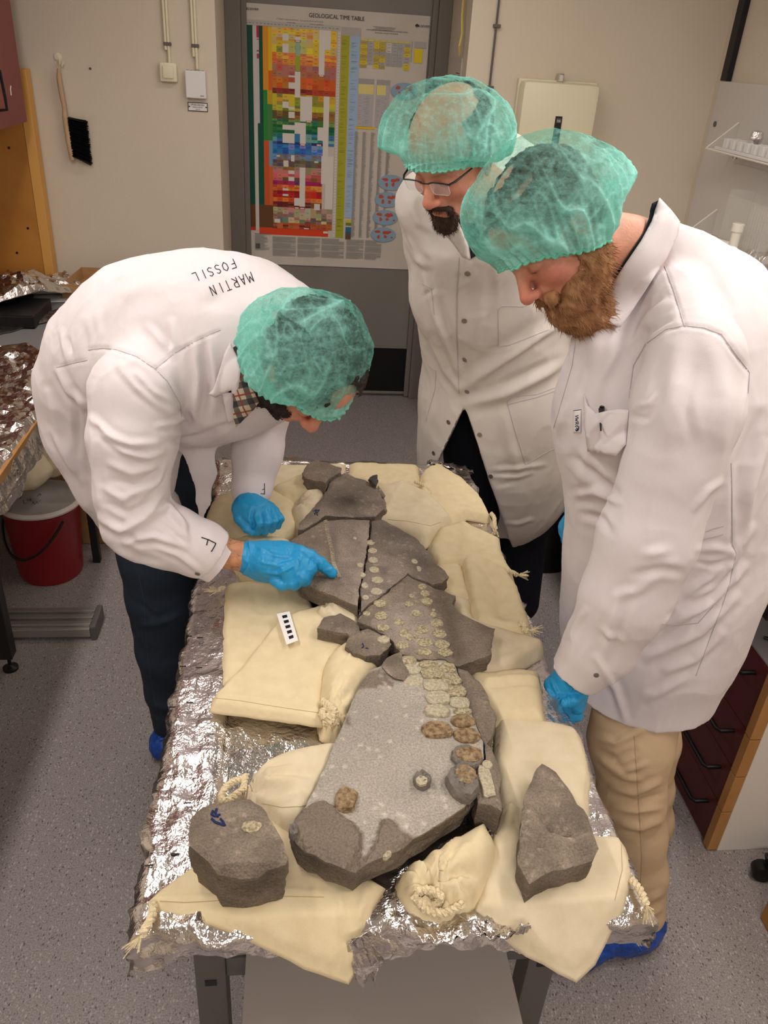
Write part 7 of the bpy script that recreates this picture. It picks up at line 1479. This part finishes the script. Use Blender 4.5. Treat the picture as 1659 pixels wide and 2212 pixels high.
    ce = PT(462, 1204, 1.44); cd = Vector((PT(462, 1204, 1.44) - PT(392, 1160, 1.445))).normalized(); cd = Vector((cd.x, 0, cd.z)).normalized()
    fe = PT(540, 1084, 1.725); fd = (PT(537, 1105, 1.72) - PT(544, 1055, 1.74)).normalized(); zh = onY(340, 1250, 1.76).z
    V2, Q2 = coat_mesh(ch, .0052, .05, FL, cuts=[(ce, (cd.x, cd.y, cd.z))] if False else (), wedges=[[(ce, cd * -1), (Vector((ce.x + .12, 0, 0)), (1, 0, 0)), (ce + Vector((0, .1, 0)), (0, 1, 0)), (ce + Vector((0, 0, .1)), (0, 0, 1))], [(fe, fd * -1), (fe + Vector((-.07, 0, 0)), (-1, 0, 0)), (fe + Vector((.09, 0, 0)), (1, 0, 0)), (fe + Vector((0, .09, 0)), (0, 1, 0)), (fe + Vector((0, -.09, 0)), (0, -1, 0))],
        [(Vector((0, 0, zh)), (.18, 0, 1)), (Vector((0, 1.66, 0)), (0, -1, 0))]], seed=61)
    coat = link_np('lab_coat', V2, Q2, M['coat'], root); bv = bvh_np(V2, Q2); bvb = bvh_np(Vb, Qb)
    panel('collar', [(497, 740), (486, 764), (474, 800), (462, 840), (450, 852), (466, 858), (480, 850), (490, 846), (500, 842), (505, 860), (502, 880), (512, 872), (520, 800), (512, 770)], [bv, bvb], .014, M['coat'], coat, 1.5, 5, .003, .003)
    panel('lapel', [(480, 850), (502, 848), (512, 872), (506, 905), (494, 915), (486, 880)], [bv, bvb], .010, M['coat'], coat, 1.5, 5, .002, 0)
    def plaid_x(m, N, L, b, tc):
        out = None; mp = N.new('ShaderNodeMapping'); mp.inputs['Rotation'].default_value = (.3, .25, .2); L.new(tc.outputs['Object'], mp.inputs[0]); sp = N.new('ShaderNodeSeparateXYZ'); L.new(mp.outputs[0], sp.inputs[0]); col = rgb(196, 184, 160)
        cur = N.new('ShaderNodeRGB'); cur.outputs[0].default_value = col; out = cur.outputs[0]
        for ax, per, wd, c, k in (('X', .034, .36, rgb(44, 42, 52), .8), ('Z', .034, .36, rgb(44, 42, 52), .8), ('X', .034, .10, rgb(140, 60, 56), .9), ('Z', .034, .10, rgb(140, 60, 56), .9)):
            a = N.new('ShaderNodeMath'); a.operation = 'MULTIPLY_ADD'; a.inputs[1].default_value = 1 / per; a.inputs[2].default_value = .0 if wd > .2 else .42; L.new(sp.outputs[ax], a.inputs[0]); f = N.new('ShaderNodeMath'); f.operation = 'FRACT'; L.new(a.outputs[0], f.inputs[0]); l = N.new('ShaderNodeMath'); l.operation = 'LESS_THAN'; l.inputs[1].default_value = wd; L.new(f.outputs[0], l.inputs[0])
            k_ = N.new('ShaderNodeMath'); k_.operation = 'MULTIPLY'; k_.inputs[1].default_value = k; L.new(l.outputs[0], k_.inputs[0]); mx = N.new('ShaderNodeMix'); mx.data_type = 'RGBA'; L.new(k_.outputs[0], mx.inputs[0]); L.new(out, mx.inputs[6]); mx.inputs[7].default_value = c; out = mx.outputs[2]
        L.new(out, b.inputs['Base Color'])
    M['plaid'] = mat('plaid_shirt', rgb(190, 180, 160), .85, extra=plaid_x)
    panel('plaid_shirt_collar', [(503, 752), (512, 745), (525, 762), (530, 790), (534, 830), (552, 850), (560, 868), (548, 884), (530, 902), (510, 922), (504, 900), (504, 860), (500, 820)], [bv, bvb], .009, M['plaid'], root, 1.5, 5, .003, .002)
    seams(bv, [[(191, 756), (223, 752), (250, 755), (295, 770), (335, 797), (362, 824), (389, 872), (392, 900)], [(335, 797), (380, 761), (428, 734), (476, 713)], [(122, 794), (160, 784), (189, 778)]], coat, .0008)
    # handwriting across the back
    g = MB(); WR = {  # strokes in photo pixels
      'FOSSIL': [[(486, 560), (496, 572), (504, 586)], [(488, 561), (480, 566)], [(498, 574), (506, 568)]]}
    def wpt(u, v, o, e1, e2): return (o[0] + e1[0] * u + e2[0] * v, o[1] + e1[1] * u + e2[1] * v)
    GL = {'F': [[(0, 0), (0, 1), (.7, 1)], [(0, .5), (.5, .5)]], 'O': [[(.35, 0), (0, .3), (0, .75), (.35, 1), (.7, .75), (.7, .3), (.35, 0)]], 'S': [[(.65, .85), (.4, 1), (.08, .85), (.1, .6), (.6, .4), (.65, .15), (.35, 0), (0, .15)]], 'I': [[(.2, 0), (.2, 1)]], 'L': [[(.1, 1), (.1, 0), (.75, 0)]],
          'M': [[(0, 0), (.1, 1), (.4, .35), (.7, 1), (.85, 0)]], 'A': [[(0, 0), (.35, 1), (.7, 0)], [(.15, .4), (.58, .4)]], 'R': [[(0, 0), (0, 1), (.5, .95), (.6, .7), (.45, .5), (0, .48), (.65, 0)]], 'T': [[(.35, 0), (.35, 1)], [(0, 1), (.75, 1)]], 'N': [[(0, 0), (.05, 1), (.6, 0), (.65, 1)]]}
    def word(s, o, o2, h, sp=1.0):
        """letters run from pixel o to o2 (letter tops point down-left of the run, as the text is upside down)"""
        n = len(s); e1 = ((o2[0] - o[0]) / n, (o2[1] - o[1]) / n)
        for i, c in enumerate(s):
            q = (o[0] + e1[0] * i, o[1] + e1[1] * i)
            for pl in GL[c]: stroke(g, bv, [wpt(u * .85, v, q, e1, h) for u, v in pl], .00085, .0006, 2)
    word('FOSSIL', (507, 572), (411, 596), (-6, -17)) if False else None
    word('FOSSIL', (503, 560), (408, 594), (8, 18)); word('MARTIN', (541, 588), (444, 622), (9, 20))
    g.build('handwriting', M['ink'], coat)
    # cuffs
    cf = MB(); cuff(cf, PT(428, 1185, 1.44), cd, .054, .050, .052, .003, 1); co = cf.build('cuff', M['coat'], coat, True); bc = [bvh_obj(co), bv]; snaps(bc, [(427, 1239), (417, 1257)], co, .0056)
    g = MB()
    for pl in ([(435, 1161), (450, 1166), (466, 1174)], [(466, 1174), (462, 1182), (456, 1192)], [(449, 1166), (446, 1178)]): stroke(g, bc, pl, .0011, .0008, 2)
    g.build('cuff_letter', M['ink'], co)
    cf = MB(); cuff(cf, PT(541, 1058, 1.735), fd, .0435, .0375, .034, .003, 4); co2 = cf.build('cuff', M['coat'], coat, True); bc = [bvh_obj(co2), bv]; g = MB()
    for pl in ([(571, 1044), (571, 1054), (571, 1068)], [(571, 1056), (566, 1058)], [(571, 1067), (563, 1066)]): stroke(g, bc, pl, .0009, .0006, 2)
    g.build('cuff_letter', M['ink'], co2)
    # pointing hand
    Y = 1.44
    palm = [CH((540, 1205, Y, 36), (570, 1212, Y, 42), (610, 1218, Y, 44), (640, 1222, Y, 34)), CH((575, 1215, Y - .03, 30), (620, 1232, Y - .03, 30)), CH((610, 1196, Y + .015, 24), (648, 1200, Y + .01, 22))]
    fing = [CH((645, 1198, Y, 21), (668, 1204, Y, 17), (692, 1217, Y - .005, 14.5), (717, 1238, Y - .012, 11.5)), CH((644, 1210, Y - .02, 20), (668, 1228, Y - .03, 17), (658, 1252, Y - .035, 14), (632, 1252, Y - .03, 12)), CH((636, 1222, Y - .035, 20), (654, 1246, Y - .048, 16), (636, 1262, Y - .05, 13), (610, 1256, Y - .04, 12)), CH((618, 1232, Y - .05, 19), (630, 1258, Y - .062, 14), (608, 1264, Y - .062, 12), (590, 1252, Y - .05, 11)),
            CH((572, 1196, Y + .02, 20), (612, 1204, Y + .03, 16), (646, 1222, Y + .015, 13), (660, 1236, Y, 11))]
    glove('glove', [palm, fing], root, seed=2, FL=[([(560, 1180), (590, 1200), (640, 1205)], 4, .002), ([(565, 1215), (600, 1222), (640, 1210)], 4, .002), ([(560, 1235), (600, 1240), (630, 1225)], 4, .002), ([(575, 1195), (580, 1225)], 4, -.002), ([(672, 1208), (668, 1222)], 3, -.002), ([(690, 1215), (684, 1230)], 3, -.0015), ([(545, 1170), (560, 1185), (575, 1190)], 4, .002)])
    gm = MB(); V = []; n = 40; c = PT(540, 1206, Y); ax = (PT(600, 1216, Y) - PT(520, 1202, Y)).normalized(); R_ = ax.to_track_quat('Z', 'Y').to_matrix()
    for r, h in ((.0345, .018), (.0375, .002), (.0385, -.006), (.0355, -.006), (.0345, .004)):
        for i in range(n): a = 2 * math.pi * i / n; q = r * (1 + .05 * math.sin(a * 4 + 1) + .03 * math.sin(a * 9)); V.append(c + R_ @ Vector((q * math.cos(a), q * math.sin(a), h + .004 * math.sin(a * 3))))
    gm.add(V, [(j * n + i, j * n + (i + 1) % n, (j + 1) * n + (i + 1) % n, (j + 1) * n + i) for j in range(4) for i in range(n)]); gm.build('glove_cuff', M['glove'], root, True)
    # resting fist
    Y = 1.69
    palm = [CH((538, 1092, Y, 30), (550, 1106, Y - .01, 34), (570, 1112, Y - .015, 32)), CH((525, 1100, Y - .01, 24), (545, 1120, Y - .03, 24))]
    fing = [CH((556, 1104, Y - .03, 11), (560, 1132, Y - .062, 9.5), (556, 1150, Y - .055, 8)), CH((571, 1102, Y - .03, 11), (578, 1130, Y - .062, 9.5), (572, 1149, Y - .055, 8)), CH((584, 1102, Y - .025, 10), (594, 1126, Y - .055, 9), (587, 1144, Y - .05, 8)), CH((594, 1104, Y - .015, 9), (606, 1120, Y - .042, 8), (600, 1137, Y - .042, 7)), CH((516, 1096, Y - .01, 15), (518, 1120, Y - .035, 13), (534, 1142, Y - .055, 10), (544, 1150, Y - .06, 8))]
    glove('glove', [palm, fing], root, seed=3, kfing=.0018, FL=[([(548, 1100), (544, 1120), (550, 1135)], 4, -.004)])
    # jeans, shoe covers
    lo = [CH((300, 1090, 1.84, 76), (335, 1200, 1.85, 76), (345, 1290, 1.86, 70), (352, 1400, 1.88, 57), (360, 1490, 1.905, 44), (366, 1570, 1.925, 32)), CH((390, 1010, 1.92, 52), (402, 1100, 1.94, 52), (412, 1300, 1.96, 46), (420, 1500, 1.98, 36))]; a_, b_ = bounds(lo, .03); v = Vol(a_, b_, .006)
    for c in lo: v.chain(c, .02)
    v.cut((0, 0, .05), (0, 0, -1)); Vt, Qt = v.mesh(1); Nt = normals(Vt, Qt); Vt = Vt + Nt * (.004 * fbm(Vt, 13, 3, 5))[:, None]; Vt = folds(Vt, Qt, [([(300, 1350), (350, 1345), (395, 1325)], 8, .006), ([(300, 1300), (340, 1340), (380, 1360)], 7, -.004), ([(330, 1520), (360, 1530), (390, 1520)], 6, .005), ([(332, 1548), (365, 1556)], 6, .005)])
    tr = link_np('jeans', Vt, Qt, M['jeans'], root); M['jean_seam'] = mat('jean_seam', rgb(52, 66, 84), .9); seams(bvh_np(Vt, Qt), [[(300, 1245), (312, 1300), (316, 1390), (325, 1460), (340, 1540)]], tr, .0008, 'side_seam', 'jean_seam')
    he = onz(360, 1598, .03); to = onz(322, 1604, .03); shoe_cover(root, (he.x + .05, he.y + .14, 0), (he.x - .01, he.y - .07, 0), .11, .10, seed=5); shoe_cover(root, (-.30, 2.05, 0), (-.14, 1.86, 0), .11, .09, seed=8)
    bouffant(root, O, B, (.020, -.032, .022), (.124, .118, .134), ((0, .09, .058), (0, -.52, .85)), 77)
person_left()
